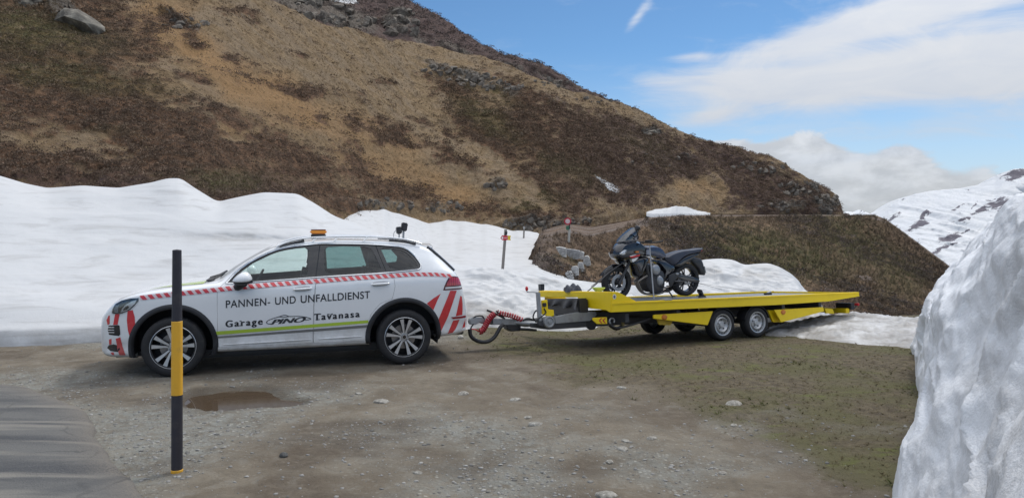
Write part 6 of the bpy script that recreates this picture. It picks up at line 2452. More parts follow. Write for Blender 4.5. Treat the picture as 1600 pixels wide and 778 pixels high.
for side in (-1, 1):
    for x in WXs:
        trailer_wheel(x, side)
for side in (-1, 1):                                   # plastic guards over the wheels
    for x in WXs:
        bm = bmesh.new()
        rows = []
        for k in range(17):
            a = R(12 + 156 * k / 16)
            rows.append([bm.verts.new((x + r_ * math.cos(a), side * y, .256 + r_ * math.sin(a) * .98)) for r_, y in ((.285, .99), (.285, .78), (.278, .78), (.278, .99))])
        for A, B in zip(rows, rows[1:]):
            for i in range(4):
                bm.faces.new((A[i], A[(i + 1) % 4], B[(i + 1) % 4], B[i]))
        obj('mudguard', bm, M_BLACK, trailer, 50)
f1 = tpl([(1020.4, 491.6), (1113.8, 486), (1105.3, 508), (1020.4, 497.6)], -.99)
f2 = tpl([(1208.9, 483.9), (1286, 479.6), (1287.3, 486.3), (1220, 503.6)], -.99)
for q in (f1, f2):
    plate('side_guard', q, -1.0, -.975, M_YELLOW)
    plate('side_guard', q, .975, 1.0, M_YELLOW)
plate('guard_bracket', tpl([(1025, 498), (1050, 501), (1046, 508), (1028, 507)], -.9), -.93, -.90, worn('shaded_yellow_bracket', (.55, .37, .02), .5, dirt=.4))  # darker copy of the yellow, shade put into the colour, with extra dirt
plate('guard_bracket', tpl([(1196, 484), (1209.5, 484.5), (1220, 503), (1205, 503)], -.85), -.9, -.85, M_YELLOW)
for px, py in ((1038, 495.4), (1223.6, 487.4)):
    x, z = tr_px(px, py, -1.0)
    bm = bmesh.new()
    bm_lathe(bm, [(.0005, -.020), (.030, -.018), (.034, -.010), (.042, -.009), (.043, 0)], (x, -1.0, z), 20)
    for v in bm.verts:
        v.co.x = x + (v.co.x - x) * 1.25
    obj('side_marker', bm, M_ORANGE, trailer, 40)
# lower tail: bumper bar, lamp boxes
tx, tz = tr_px(1300, 487, -.7)
bm = bmesh.new()
bm_box(bm, (tx + .12, 0, tz + .02), (.10, 1.9, .09))
obj('rear_bar', bm, M_YELLOW, trailer, bevel=.008)
plate('rear_bracket', tpl([(1287, 481), (1300, 482.5), (1303, 490), (1290, 489.5)], -.9), -.92, -.88, M_YELLOW)
for y in (-.82, .82):
    bm = bmesh.new()
    bm_box(bm, (tx + .21, y, tz + .10), (.10, .34, .12))
    obj('tail_lamp_box', bm, M_BLACK, trailer, bevel=.01)
bm = bmesh.new()
mx_, mz_ = tr_px(1339, 475.5, -1.0)
bm_box(bm, (mx_, -1.0, mz_), (.05, .09, .05))
obj('marker_lamp', bm, M_REDP, trailer, bevel=.012)
bm = bmesh.new()
bm_tube(bm, catmull([(tx + .2, -.95, tz + .12), (mx_ - .06, -.99, mz_ - .06), (mx_, -1.0, mz_)], 5), .012, 6)
obj('marker_stalk', bm, M_BLACK, trailer, 50)

# drawbar, coupling, overrun gear
def tube_px(name, pts, y, r, mat, n=8, k=6, parent=None, flat=1):
    q = [(x, yy, z) for (x, z), yy in zip([tr_px(a, b_, y if not isinstance(y, (list, tuple)) else y[i]) for i, (a, b_) in enumerate(pts)], y if isinstance(y, (list, tuple)) else [y] * len(pts))]
    bm = bmesh.new()
    bm_tube(bm, catmull(q, k) if k > 1 else q, r, n, True, flat)
    return obj(name, bm, mat, parent or trailer, 50)


plate('drawbar', tpl([(768, 497.5), (816, 498), (842, 500.5), (842, 508), (816, 507.5), (768, 507)], 0), -.055, .055, M_STEEL)
plate('coupling', tpl([(732, 499), (737, 495.5), (752, 495.5), (757, 498), (770, 499), (770, 505), (755, 506), (748, 503.5), (741, 507.5), (733, 506.5)], 0), -.045, .045, M_STEEL, bevel=.012)
tube_px('coupling_handle', [(739, 497), (744, 494), (753, 493.5), (757, 499)], -.03, .012, M_BLACK)
tube_px('gaiter', [(756, 501.5), (771, 502)], 0, .05, M_BLACK, 12, 1)
plate('overrun_box', tpl([(789, 507.5), (811, 507.5), (811, 516.5), (797, 517.5), (789, 513)], 0), -.07, .07, M_BLACK, bevel=.01)
tube_px('brake_lever', [(761, 484.5), (772, 489), (787, 496.5)], -.05, .016, M_BLACK)
tube_px('brake_lever', [(775, 486), (783, 492), (789, 498)], -.09, .012, M_BLACK)
tube_px('drawbar_arm', [(800, 503), (842, 506), (868, 502)], [0, -.2, -.40], .04, M_STEEL, 8, 3)
tube_px('drawbar_arm', [(800, 503), (845, 497), (885, 492)], [0, .2, .40], .04, M_STEEL, 8, 3)
tube_px('jack_arm', [(812, 514), (838, 515.5)], -.1, .022, M_BLACK, 8, 1)
plate('arm_plate', tpl([(864, 494.5), (900, 487.5), (929, 486.5), (931, 492), (920, 501), (878, 504.5), (866, 505.5)], -.42), -.46, -.42, M_STEEL, bevel=.008)
plate('front_bracket', tpl([(912, 498), (928, 497.5), (933, 505), (929, 514.5), (922, 515.5), (915, 509)], -.42), -.44, -.38, M_BLACK, bevel=.01)


M_COIL = worn('red_cable_sheath', (.36, .022, .035), .45, dirt=.3)


def coil(name, pts, y, rad, turns, r, mat):
    c = catmull([(x, y, z) for x, z in tpl(pts, y)], 10)
    n = turns * 12
    out = []
    L_ = [0]
    for a, b_ in zip(c, c[1:]):
        L_.append(L_[-1] + (b_ - a).length)
    for i in range(n + 1):
        s_ = L_[-1] * i / n
        j = min(max(int(np.searchsorted(L_, s_)) - 1, 0), len(c) - 2)
        f = (s_ - L_[j]) / max(L_[j + 1] - L_[j], 1e-6)
        p = c[j].lerp(c[j + 1], f)
        d = (c[j + 1] - c[j]).normalized()
        u = d.cross(Vector((0, 1, 0))).normalized()
        v = Vector((0, 1, 0))
        a = 2 * PI * i / 12
        out.append(p + u * rad * math.cos(a) + v * rad * math.sin(a))
    bm = bmesh.new()
    bm_tube(bm, out, r, 6)
    return obj(name, bm, mat, trailer, 60)


coil('coiled_cable', [(773, 490), (765, 497), (759, 508), (754, 516), (749, 518)], -.10, .036, 12, .0150, M_COIL)
coil('coiled_cable', [(778, 488.5), (790, 491), (802, 494), (815, 499.5)], -.07, .032, 10, .0130, M_COIL)
tube_px('breakaway_cable', [(749, 518), (742, 514.5), (735, 514)], -.08, .010, M_REDP, 6)
tube_px('hose', [(734, 514), (735.5, 524), (742, 530.5), (752, 534), (763, 533), (772, 527), (778, 518), (782, 511), (787, 507)], -.12, .030, M_BLACK, 10, 6)
tube_px('hose', [(734.5, 516), (737, 510), (740, 506)], -.10, .012, M_BLACK, 6)
# jockey wheel, winch gear
tube_px('jockey_post', [(840.5, 457), (842, 480), (843.5, 504)], -.50, .036, M_STEEL, 12, 2)
tube_px('crank_handle', [(842, 457), (832, 456.3), (824, 456.2), (823.2, 453)], -.50, .009, M_STEEL, 6, 2)
x, z = tr_px(823, 451, -.5)
bm = bmesh.new()
bmesh.ops.create_uvsphere(bm, u_segments=12, v_segments=8, radius=.024, matrix=Matrix.Translation((x, -.5, z)) @ Matrix.Diagonal((1, 1, 1.5, 1)))
obj('crank_knob', bm, M_REDP, trailer, 60)
plate('control_box', tpl([(843, 444), (848.5, 443.5), (848.5, 453.5), (843.5, 454)], -.45), -.50, -.40, M_BLACK, bevel=.006)
x, z = tr_px(857, 502.7, -.55)
bm = bmesh.new()
bm_lathe(bm, [(.0005, -.045), (.02, -.045), (.03, -.028), (.060, -.026), (.072, -.040), (.088, -.036), (.090, .0), (.088, .036), (.06, .03), (.0005, .04)], (x, -.55, z), 28)
obj('jockey_wheel', bm, M_STEEL, trailer, 35)
plate('jockey_fork', tpl([(838, 500), (846, 500), (856, 494), (864, 498), (866, 508), (850, 511), (839, 508)], -.50), -.535, -.50, M_DARKSTEEL, bevel=.01)
plate('winch_plate', tpl([(845, 469), (854, 468), (855, 483), (864, 484), (864.5, 493), (858, 495), (846, 491)], -.49), -.52, -.49, M_YELLOW, bevel=.006)
plate('winch_motor', tpl([(847, 473), (853, 473), (853, 479), (847, 479)], -.52), -.545, -.521, M_BLACK, bevel=.008)
tube_px('winch_cable', [(850, 482), (853, 488), (848, 493), (838, 500)], -.53, .011, M_BLACK)
tube_px('winch_cable', [(838, 503), (833, 496), (836, 487), (841, 484)], -.46, .012, M_BLACK)
tube_px('winch_cable', [(817, 500), (826, 497.5), (838, 502)], -.1, .016, M_BLACK)
cross_plate('tool_box', [(853, 467), (903, 466.5), (904.5, 490), (896, 495.5), (856, 494)], xf - .22, xf - .03, M_BLACK, .02)
# draped black sheet over the tool box
bm = bmesh.new()
rows = []
for i in range(9):
    t = i / 8
    row = []
    for j in range(22):
        u = j / 21
        px, py = 853 + 51 * u, 466.5 + (4 + 11 * (.35 + .65 * abs(math.sin(u * 7.1 + .6)) * (.4 + u))) * t
        y, z = fr_px(px, py, xf - .23)
        row.append(bm.verts.new((xf - .24 - .03 * t * math.sin(u * 19 + t * 2) - .015, y, z)))
    rows.append(row)
for A, B in zip(rows, rows[1:]):
    for j in range(21):
        bm.faces.new((A[j], A[j + 1], B[j + 1], B[j]))
obj('cover_sheet', bm, worn('black_tarpaulin', (.03, .032, .04), .38, dirt=.3, dirtc=(.1, .1, .1)), trailer, 70)
# chevron board and struts under the corner
plate('chevron_board', tpl([(925, 496.5), (947.5, 495.2), (948, 506), (932, 506), (925, 500)], -.9), -.92, -.90, M_YELLOW)
bm = bmesh.new()
for a in (936.5, 942):
    for s_ in (-1, 1):
        q = tpl([(a, 500.6), (a + 3.6, 500.6 - s_ * -4.0), (a + 1.5, 500.6 - s_ * -4.0), (a - 2.2, 500.6)], -.9)
        f = [bm.verts.new((x, -.924, z)) for x, z in q]
        bm.faces.new(f)
obj('chevron_print', bm, M_REDP, trailer)
bm = bmesh.new()
x, z = tr_px(955, 501.5, -.9)
bm_tube(bm, [(x + .045 * math.cos(t), -.92, z + .045 * math.sin(t)) for t in np.linspace(-.6, 4.0, 14)], .013, 6)
obj('shackle', bm, M_STEEL, trailer, 50)
tube_px('tilt_strut', [(950, 503), (962, 512), (985, 508), (1016, 497.5)], -.86, .017, M_DARKSTEEL, 8, 3)
tube_px('tilt_strut', [(952, 507), (963, 513.5), (974, 508)], -.8, .03, M_BLACK, 8, 3)
plate('strut_post', tpl([(970.5, 492), (975, 492), (974, 509.5), (971, 509.5)], -.84), -.87, -.84, worn('brown_post', (.20, .15, .05), .6), bevel=.004)
# warning sticker and lashing rail
bm = bmesh.new()
x, z = tr_px(960.2, 463.4, NY)
fq = [bm.verts.new((x + .032 * math.cos(t), NY + .002, z + .038 * math.sin(t))) for t in np.linspace(0, 2 * PI, 20, endpoint=False)]
bm.faces.new(fq)
obj('sticker', bm, M_WHITEP, trailer)
bm = bmesh.new()
pts = [(x + .014 * math.cos(t), NY - .001, z + .018 * math.sin(t)) for t in np.linspace(.4, 5.4, 14)]
bm_tube(bm, pts, .0042, 4)
bm_tube(bm, [(x - .016, NY - .001, z + .012), (x + .016, NY - .001, z - .014)], .004, 4)
obj('sticker_print', bm, M_INK, trailer)
bm = bmesh.new()
x, z = tr_px(1044, 469.5, NY)
bm_box(bm, (x, NY + .04, z + .014), (.15, .10, .025))
obj('lashing_plate', bm, M_STEEL, trailer, bevel=.004)
bm = bmesh.new()
bm_prism(bm, [(xf + .35, zt0 + .045), (xf + 2.6, zt0 + .022), (xf + 2.6, zt0 + .004), (xf + .35, zt0 + .006)], .02, .09)
obj('wheel_channel', bm, M_STEEL, trailer)
bm = bmesh.new()
bm_prism(bm, [(xf + .35, zt0 + .045), (xf + 2.6, zt0 + .022), (xf + 2.6, zt0 + .004), (xf + .35, zt0 + .006)], .62, .69)
obj('wheel_channel', bm, M_STEEL, trailer)

# ================================================================ motorcycle
BK_Z = 13.3
BK_M = Matrix.Translation(tuple(P(966, 467, BK_Z - .55))) @ Matrix.Rotation(TR_PHI, 4, 'Z') @ Matrix.Rotation(R(-1.2), 4, 'X')
BK_I = BK_M.inverted()
bike = thing('motorcycle', 'black half-faired motorcycle strapped down on the yellow trailer', 'motorcycle')
bike.matrix_world = BK_M


def bk(zx, zy, y=0.0):
    px, py = 920 + zx / 5.558, 340 + zy / 5.558
    o_ = BK_I @ Vector((0, 0, EYE))
    d_ = BK_I.to_3x3() @ Vector(((px - 800) / FPX, 1, -(py - HZ) / FPX))
    q = o_ + d_ * ((y - o_.y) / d_.y)
    return q.x, q.z


def bkl(lst, y=0.0):
    return [bk(a, b_, y) for a, b_ in lst]


M_BKPAINT = worn('black_bike_paint', (.012, .013, .018), .16, coat=.6, dirt=.15)
M_BKBLUE = worn('dark_blue_paint', (.035, .045, .085), .2, coat=.5, dirt=.15)
M_BKSEAT = worn('seat_vinyl', (.035, .042, .065), .5, dirt=.2)
M_ENG = worn('engine_alloy', (.33, .34, .36), .42, .7, dirt=.5, dirtc=(.05, .045, .04), scale=16)
M_ENGD = worn('dark_engine', (.05, .05, .055), .5, .4, dirt=.5, scale=16)
M_PIPE = worn('exhaust_pipe', (.22, .20, .18), .35, .9, dirt=.4)
M_SCREEN = glass('smoked_screen', (.18, .20, .26), .3)


def pod(name, pts, w, mat, parent=None, edge=.45, shrink=.80, yc=0.0, rounds=1):
    """a closed shell from a side outline: full outline at the rim, drawn in towards both flanks"""
    pts = round_poly(pts, rounds)
    cx, cz = np.mean([p[0] for p in pts]), np.mean([p[1] for p in pts])
    bm = bmesh.new()
    lays = [(-w, shrink * .72), (-w * .93, shrink), (-w * edge, 1.0), (w * edge, 1.0), (w * .93, shrink), (w, shrink * .72)]
    rings = [[bm.verts.new((cx + (x - cx) * k, yc + y, cz + (z - cz) * k)) for x, z in pts] for y, k in lays]
    for A, B in zip(rings, rings[1:]):
        for i in range(len(pts)):
            bm.faces.new((A[i], A[(i + 1) % len(pts)], B[(i + 1) % len(pts)], B[i]))
    bm.faces.new(rings[0][::-1])
    bm.faces.new(rings[-1])
    return obj(name, bm, mat, parent or bike, 46)


fxz, rxz = bk(240, 565), bk(832, 567)
wr_ = (fxz[1] + rxz[1]) / 2


def bike_wheel(c, r, w, discs, nm):
    w_ = bpy.data.objects.new('wheel', None)
    COL.objects.link(w_)
    w_.parent = bike
    w_.location = (c[0], 0, c[1])
    rr = r - .072
    obj('tyre', tyre_bm(r, w, rr), M_TYRE, w_, 40)
    bm = bmesh.new()
    h = w * .38
    bm_lathe(bm, [(rr + .004, -h), (rr - .012, -h * .9), (rr - .022, -h * .5), (rr - .022, h * .5), (rr - .012, h * .9), (rr + .004, h)], (0, 0, 0), 48)
    obj('rim', bm, M_BKPAINT, w_, 40)
    for k in range(5):
        bm = bmesh.new()
        a = 2 * PI * k / 5 + .5
        for s_ in (-.16, .16):
            bm_tube(bm, [(.04 * math.cos(a), 0, .04 * math.sin(a)), ((rr - .015) * math.cos(a + s_), 0, (rr - .015) * math.sin(a + s_))], .014, 6)
        obj('spoke', bm, M_BKPAINT, w_)
    bm = bmesh.new()
    bm_lathe(bm, [(.0005, -.07), (.03, -.07), (.036, -.04), (.05, 0), (.036, .04), (.03, .07), (.0005, .07)], (0, 0, 0), 20)
    obj('hub', bm, M_ENGD, w_, 40)
    for s_ in discs:
        bm = bmesh.new()
        bm_lathe(bm, [(discs[s_] * .62, s_ * .062), (discs[s_], s_ * .062), (discs[s_], s_ * .068), (discs[s_] * .62, s_ * .068)], (0, 0, 0), 40, closed=True)
        obj('brake_disc', bm, M_ENG, w_, 30)
    return w_


RB_ = .288
bike_wheel((fxz[0], RB_ - .005), RB_, .12, {-1: .145, 1: .145}, 'front')
bike_wheel((rxz[0], RB_), RB_ + .004, .16, {1: .11}, 'rear')
fc, rc = Vector((fxz[0], 0, RB_)), Vector((rxz[0], 0, RB_))
hd = Vector((bk(392, 250)[0], 0, bk(392, 250)[1]))
for s_ in (-1, 1):
    bm = bmesh.new()
    o_ = Vector((0, s_ * .095, 0))
    bm_tube(bm, [fc + o_ + Vector((-.01, 0, -.03)), fc.lerp(hd, .48) + o_], .026, 10)
    bm_tube(bm, [fc.lerp(hd, .46) + o_, hd + o_], .019, 10)
    obj('fork_leg', bm, M_ENGD, bike, 50)
    bm = bmesh.new()
    bm_box(bm, fc + Vector((.075, s_ * .078, .085)), (.05, .05, .10), Matrix.Rotation(R(25), 3, 'Y'))
    obj('brake_caliper', bm, M_ENG, bike, bevel=.01)
bm = bmesh.new()                                       # front mudguard
rows = []
for k in range(13):
    a = R(58 + 100 * k / 12)
    rr = RB_ + .028 + (.012 if k == 0 else 0)
    rows.append([bm.verts.new((fc.x + rr * math.cos(a) * (1 + .02 * abs(j - 3)), (j - 3) * .027, fc.z + (rr - .006 * (j - 3) ** 2) * math.sin(a))) for j in range(7)])
for A, B in zip(rows, rows[1:]):
    for j in range(6):
        bm.faces.new((A[j], A[j + 1], B[j + 1], B[j]))
bmesh.ops.solidify(bm, geom=bm.faces[:], thickness=.008)
obj('front_mudguard', bm, M_BKPAINT, bike, 50)
pod('fairing', bkl([(206, 322), (222, 272), (250, 232), (300, 205), (400, 205), (455, 246), (470, 292), (440, 332), (352, 356), (325, 372), (262, 372), (216, 356)]), .20, M_BKPAINT, edge=.5, shrink=.84)
pod('chin_cowl', bkl([(228, 368), (300, 372), (292, 424), (268, 404)]), .09, M_BKPAINT)
pod('side_cowl', bkl([(352, 352), (440, 330), (492, 345), (478, 400), (420, 520), (384, 520), (352, 430), (338, 398)]), .17, M_BKPAINT, edge=.6)
pod('windscreen', bkl([(248, 228), (300, 160), (392, 84), (404, 92), (392, 150), (402, 212), (330, 222)]), .14, M_SCREEN, edge=.35, shrink=.86)
pod('headlight', bkl([(243, 318), (262, 288), (290, 268), (322, 266), (306, 300), (296, 328), (268, 333)], -.1), .20, worn('headlight_lens', (.62, .64, .67), .12, .2, coat=.6, dirt=.2), edge=.6, shrink=.86)
for nm, pts, mt in (('red_flash', [(345, 338), (440, 318), (436, 334), (372, 352)], M_REDP), ('white_flash', [(366, 362), (428, 344), (404, 372), (378, 388)], M_WHITEP), ('white_flash', [(350, 332), (410, 318), (406, 324), (356, 340)], M_WHITEP)):
    bm = bmesh.new()
    q = bkl(pts, -.185)
    bm_prism(bm, q, -.206, -.14)
    obj(nm, bm, mt, bike, bevel=.002)
pod('fuel_tank', bkl([(452, 262), (470, 246), (555, 244), (598, 268), (632, 318), (640, 345), (600, 366), (520, 340), (455, 330)]), .165, M_BKBLUE, edge=.5, shrink=.84)
bm = bmesh.new()
bm_prism(bm, bkl([(492, 286), (524, 278), (528, 326), (496, 322)], -.16), -.172, -.12)
obj('tank_emblem', bm, worn('grey_emblem', (.30, .32, .38), .3), bike, bevel=.003)
pod('seat', bkl([(630, 352), (660, 330), (712, 305), (790, 283), (880, 276), (960, 262), (968, 272), (940, 296), (880, 306), (800, 330), (735, 382), (700, 424), (672, 400)]), .13, M_BKSEAT, edge=.6, shrink=.86)
pod('tail_fairing', bkl([(700, 424), (740, 386), (806, 334), (885, 310), (948, 296), (940, 312), (880, 352), (800, 404), (735, 436)]), .12, M_BKPAINT, edge=.6, shrink=.86)
pod('rear_mudguard', bkl([(872, 372), (905, 352), (946, 348), (972, 384), (990, 470), (994, 500), (950, 497), (936, 448), (900, 408)]), .085, M_BLACK, edge=.7)
bm = bmesh.new()
x, z = bk(982, 450)
bm_box(bm, (x + .01, 0, z), (.012, .18, .13), Matrix.Rotation(R(-14), 3, 'Y'))
obj('number_plate', bm, M_WHITEP, bike)
bm = bmesh.new()
x, z = bk(962, 280)
bm_box(bm, (x - .01, 0, z - .01), (.04, .15, .035))
obj('tail_lamp', bm, M_TAIL, bike, bevel=.01)
pod('frame_spar', bkl([(560, 368), (612, 364), (660, 392), (720, 430), (700, 470), (660, 520), (628, 560), (606, 540), (640, 470), (600, 420)]), .13, M_BKPAINT, edge=.8)
pod('engine_block', bkl([(478, 452), (560, 440), (622, 470), (628, 560), (610, 640), (540, 655), (478, 620), (462, 520)]), .15, M_ENGD, edge=.75)
pod('cylinder_head', bkl([(488, 420), (520, 398), (556, 402), (580, 452), (560, 500), (508, 500)]), .19, M_ENG, edge=.7)
pod('clutch_cover', bkl([(540, 505), (570, 492), (600, 520), (604, 560), (580, 592), (548, 580)]), .185, M_ENG, edge=.75)
pod('radiator', bkl([(446, 396), (474, 392), (486, 500), (462, 508)]), .16, M_BLACK, edge=.8, shrink=.95)
for k in range(6):
    bm = bmesh.new()
    x0, z0 = bk(490, 446 + k * 13)
    bm_box(bm, (x0 + .09, 0, z0), (.18, .33, .008), Matrix.Rotation(R(12), 3, 'Y'))
    obj('cooling_fin', bm, M_ENGD, bike)
for k, (dy, dx) in enumerate(((-.15, 0), (-.06, 22), (.06, 34), (.15, 44))):
    pts = [(462 + dx * .3, 500), (408 + dx, 538), (392 + dx, 560), (420 + dx, 622), (452 + dx, 655), (540, 664), (620, 648)]
    q = [(bk(a, b_)[0], dy * (1 - .5 * i / 6), bk(a, b_)[1]) for i, (a, b_) in enumerate(pts)]
    bm = bmesh.new()
    bm_tube(bm, catmull(q, 5), .019, 10)
    obj('exhaust_pipe', bm, M_PIPE, bike, 60)
bm = bmesh.new()
bm_tube(bm, catmull([(bk(620, 648)[0], .06, bk(620, 648)[1]), (bk(720, 630)[0], .14, bk(720, 630)[1]), (bk(900, 540)[0], .20, bk(900, 540)[1])], 5), [.03] * 5 + [.055] * 6, 14)
obj('muffler', bm, M_PIPE, bike, 60)
for s_ in (-1, 1):
    bm = bmesh.new()
    bm_tube(bm, [(bk(636, 540)[0], s_ * .10, bk(636, 540)[1]), (bk(740, 552)[0], s_ * .115, bk(740, 552)[1]), (rc.x + .03, s_ * .115, rc.z)], [.03, .032, .024], 8, True, .7)
    obj('swingarm', bm, M_BKPAINT, bike, 60)
bm = bmesh.new()
bm_tube(bm, [(bk(645, 560)[0], -.09, bk(645, 560)[1]), (rc.x, -.09, rc.z + .08)], .008, 5)
bm_tube(bm, [(bk(645, 590)[0], -.09, bk(645, 590)[1]), (rc.x, -.09, rc.z - .08)], .008, 5)
obj('chain', bm, M_ENGD, bike)
bm = bmesh.new()
bm_lathe(bm, [(.05, -.098), (.088, -.096), (.088, -.088), (.05, -.086)], (rc.x, 0, rc.z), 30, closed=True)
obj('sprocket', bm, M_ENG, bike, 30)
pod('chain_guard', bkl([(690, 500), (760, 490), (900, 520), (930, 555), (880, 560), (760, 540)]), .02, M_BKPAINT, yc=-.125)
pod('foot_bracket', bkl([(640, 500), (690, 480), (740, 470), (760, 480), (700, 540), (668, 600), (652, 590)]), .02, M_BLACK, yc=-.15)
pod('foot_bracket', bkl([(700, 476), (730, 474), (728, 494), (702, 496)]), .02, M_ENG, yc=-.165)
for a, b_ in ((650, 604), (778, 560)):
    x, z = bk(a, b_, -.2)
    bm = bmesh.new()
    bm_tube(bm, [(x, -.15, z), (x, -.27, z - .005)], .013, 8)
    obj('foot_peg', bm, M_BLACK, bike, 50)
bm = bmesh.new()
bm_tube(bm, [(*(lambda q: (q[0], -.13, q[1]))(bk(636, 610)),), (*(lambda q: (q[0], -.19, q[1]))(bk(672, 684)),)], .013, 8)
bm_box(bm, (bk(676, 688)[0], -.19, .012), (.06, .04, .02))
obj('side_stand', bm, M_BLACK, bike, 50)
bm = bmesh.new()
q = [(bk(448, 232)[0], 0, bk(448, 232)[1])]
bm_tube(bm, catmull([(bk(535, 205)[0], -.36, bk(535, 205, -.36)[1]), (bk(480, 218)[0], -.27, bk(480, 218, -.2)[1]), (bk(440, 214)[0], -.1, bk(440, 214)[1]), (bk(440, 214)[0], .1, bk(440, 214)[1]), (bk(480, 218)[0], .27, bk(480, 218, .2)[1]), (bk(535, 200)[0], .36, bk(535, 200, .36)[1])], 5), .013, 8)
obj('handlebar', bm, M_BLACK, bike, 50)
for s_ in (-1, 1):
    xg, zg = bk(535, 203, s_ * .36)
    bm = bmesh.new()
    bm_tube(bm, [(xg - .045, s_ * .28, zg + .0), (xg, s_ * .40, zg)], .018, 8)
    obj('handgrip', bm, M_TYRE, bike, 50)
    bm = bmesh.new()
    xm, zm = bk(418, 92, s_ * .30)
    bmesh.ops.create_uvsphere(bm, u_segments=14, v_segments=10, radius=1, matrix=Matrix.Translation((xm + .01, s_ * .30, zm)) @ Matrix.Diagonal((.035, .075, .048, 1)))
    bm_tube(bm, [(xm, s_ * .28, zm - .03), (bk(380, 160)[0], s_ * .17, bk(380, 175)[1])], .009, 6)
    obj('mirror', bm, M_BLACK, bike, 60)
bm = bmesh.new()
x, z = bk(300, 300, -.22)
bm_box(bm, (bk(352, 300)[0], -.22, bk(352, 300, -.2)[1]), (.07, .05, .03))
obj('indicator', bm, M_ORANGE, bike, bevel=.01)
pod('rear_hugger', bkl([(742, 452), (790, 420), (850, 412), (842, 424), (790, 436), (756, 470)]), .07, M_BLACK)

# straps that hold the bike, gear on the nose
def strap(name, pts, wdt, mat, label, cat, group=None):
    """a flat webbing strap through world points"""
    pts = [Vector(p) for p in pts]
    bm = bmesh.new()
    bm_tube(bm, pts, wdt, 6, True, .3)
    return tag(obj(name, bm, mat, None, 60), label, cat, group)


def bkw(zx, zy, y):
    x, z = bk(zx, zy, y)
    return BK_M @ Vector((x, y, z))


M_STRAP = worn('grey_webbing', (.30, .31, .33), .75, dirt=.3)
M_STRAPB = worn('black_webbing', (.025, .025, .028), .7, dirt=.2)
strap('tie_down_strap', [bkw(528, 244, -.22), bkw(540, 400, -.25), bkw(552, 540, -.30), bkw(566, 705, -.36)], .020, M_STRAP, 'pale grey strap running down the middle of the motorcycle to the deck edge', 'strap', 'straps holding the motorcycle')
strap('tie_down_strap', [bkw(345, 360, -.16), bkw(180, 470, -.2), bkw(60, 580, -.22), bkw(-10, 640, -.24)], .020, M_STRAPB, 'black strap slanting from the motorcycle front to the trailer nose', 'strap', 'straps holding the motorcycle')
strap('tie_down_strap', [bkw(330, 370, .2), bkw(225, 440, .24), bkw(120, 520, .28), bkw(20, 600, .3)], .016, M_STRAPB, 'black strap slanting to the trailer nose, behind the front wheel', 'strap', 'straps holding the motorcycle')
strap('tie_down_strap', [bkw(945, 568, -.05), bkw(1040, 592, -.1), bkw(1156, 624, -.15)], .011, M_STRAPB, 'short black strap trailing from the rear wheel over the deck', 'strap', 'straps holding the motorcycle')
strap('tie_down_strap', [bkw(900, 560, .1), bkw(1180, 605, .1), bkw(1400, 636, .05), bkw(1540, 660, 0)], .009, M_STRAPB, 'long black strap running from the rear wheel to the ratchet on the deck', 'strap', 'straps holding the motorcycle')
rt_ = bkw(1555, 662, 0)
t_ = thing('ratchet', 'black ratchet buckle lying on the rear half of the yellow deck', 'ratchet', tuple(rt_), TR_PHI)
bm = bmesh.new()
bm_box(bm, (0, 0, .0), (.17, .06, .035))
obj('ratchet_body', bm, M_BLACK, t_, bevel=.008)
bm = bmesh.new()
bm_box(bm, (.03, 0, .03), (.10, .05, .02), Matrix.Rotation(R(-14), 3, 'Y'))
obj('ratchet_handle', bm, M_STEEL, t_, bevel=.005)
# wheel chock behind the rear wheel
ck = bkw(965, 692, -.08)
t_ = thing('wheel_chock', 'small black chock behind the motorcycle rear wheel', 'chock', (ck.x, ck.y, ck.z), TR_PHI)
bm = bmesh.new()
bm_prism(bm, [(-.06, .0), (.11, .0), (.11, .02), (.055, .05), (.01, .14), (-.035, .15), (-.03, .10), (.02, .04), (-.06, .02)], -.05, .05)
obj('chock_block', bm, M_BLACK, t_, bevel=.006)


def trw(px, py, y):
    x, z = tr_px(px, py, y)
    return TR_M @ Vector((x, y, z))


# folded dark jacket-like cover on the nose
yz_ = fr_px(895, 455.6, xf + .16)
c0 = TR_M @ Vector((xf + .16, yz_[0], fin[0][1] - .004))
bm = bmesh.new()
nA, nB = 22, 14
rows = []
for i in range(nA):
    row = []
    for j in range(nB):
        u, v = i / (nA - 1) * 2 - 1, j / (nB - 1) * 2 - 1
        e = max(0, 1 - abs(u) ** 4) * max(0, 1 - abs(v) ** 4)
        h = .085 * e ** .45 * (1 + .28 * math.sin(u * 6 + v * 2.3) + .22 * math.sin(v * 5 - u * 3)) * (1 - .35 * abs(u + .55) * (u < -.4))
        row.append(bm.verts.new((u * .145, v * .26, max(h, 0))))
    rows.append(row)
for A, B in zip(rows, rows[1:]):
    for j in range(nB - 1):
        bm.faces.new((A[j], A[j + 1], B[j + 1], B[j]))
cv_ = tag(obj('folded_cover', bm, worn('navy_cloth', (.022, .026, .042), .7, dirt=.2), None, 60), 'crumpled dark navy cover lying on the trailer nose', 'cover')
cv_.matrix_world = Matrix.Translation(c0) @ Matrix.Rotation(TR_PHI - .45, 4, 'Z')
yz_ = fr_px(937, 455, xf + .10)
c0 = TR_M @ Vector((xf + .08, yz_[0], fin[0][1] - .002))
bm = bmesh.new()
for k in range(5):
    r_ = .045 + .008 * k
    bm_tube(bm, [(r_ * math.cos(t) * 1.25, r_ * math.sin(t) * .8, .012 + .011 * k) for t in np.linspace(0, 2 * PI, 20)], .0085, 6, False)
wb = tag(obj('rolled_strap', bm, M_LIMEP, None, 60), 'small lime green rolled strap on the trailer nose before the front wheel', 'strap')
wb.matrix_world = Matrix.Translation(c0)
# ================================================================ poles, signs, guard stones
def band_mat(name, base, dirt=.35):
    return worn(name, base, .55, dirt=dirt, dirtc=(.14, .12, .10), scale=9)


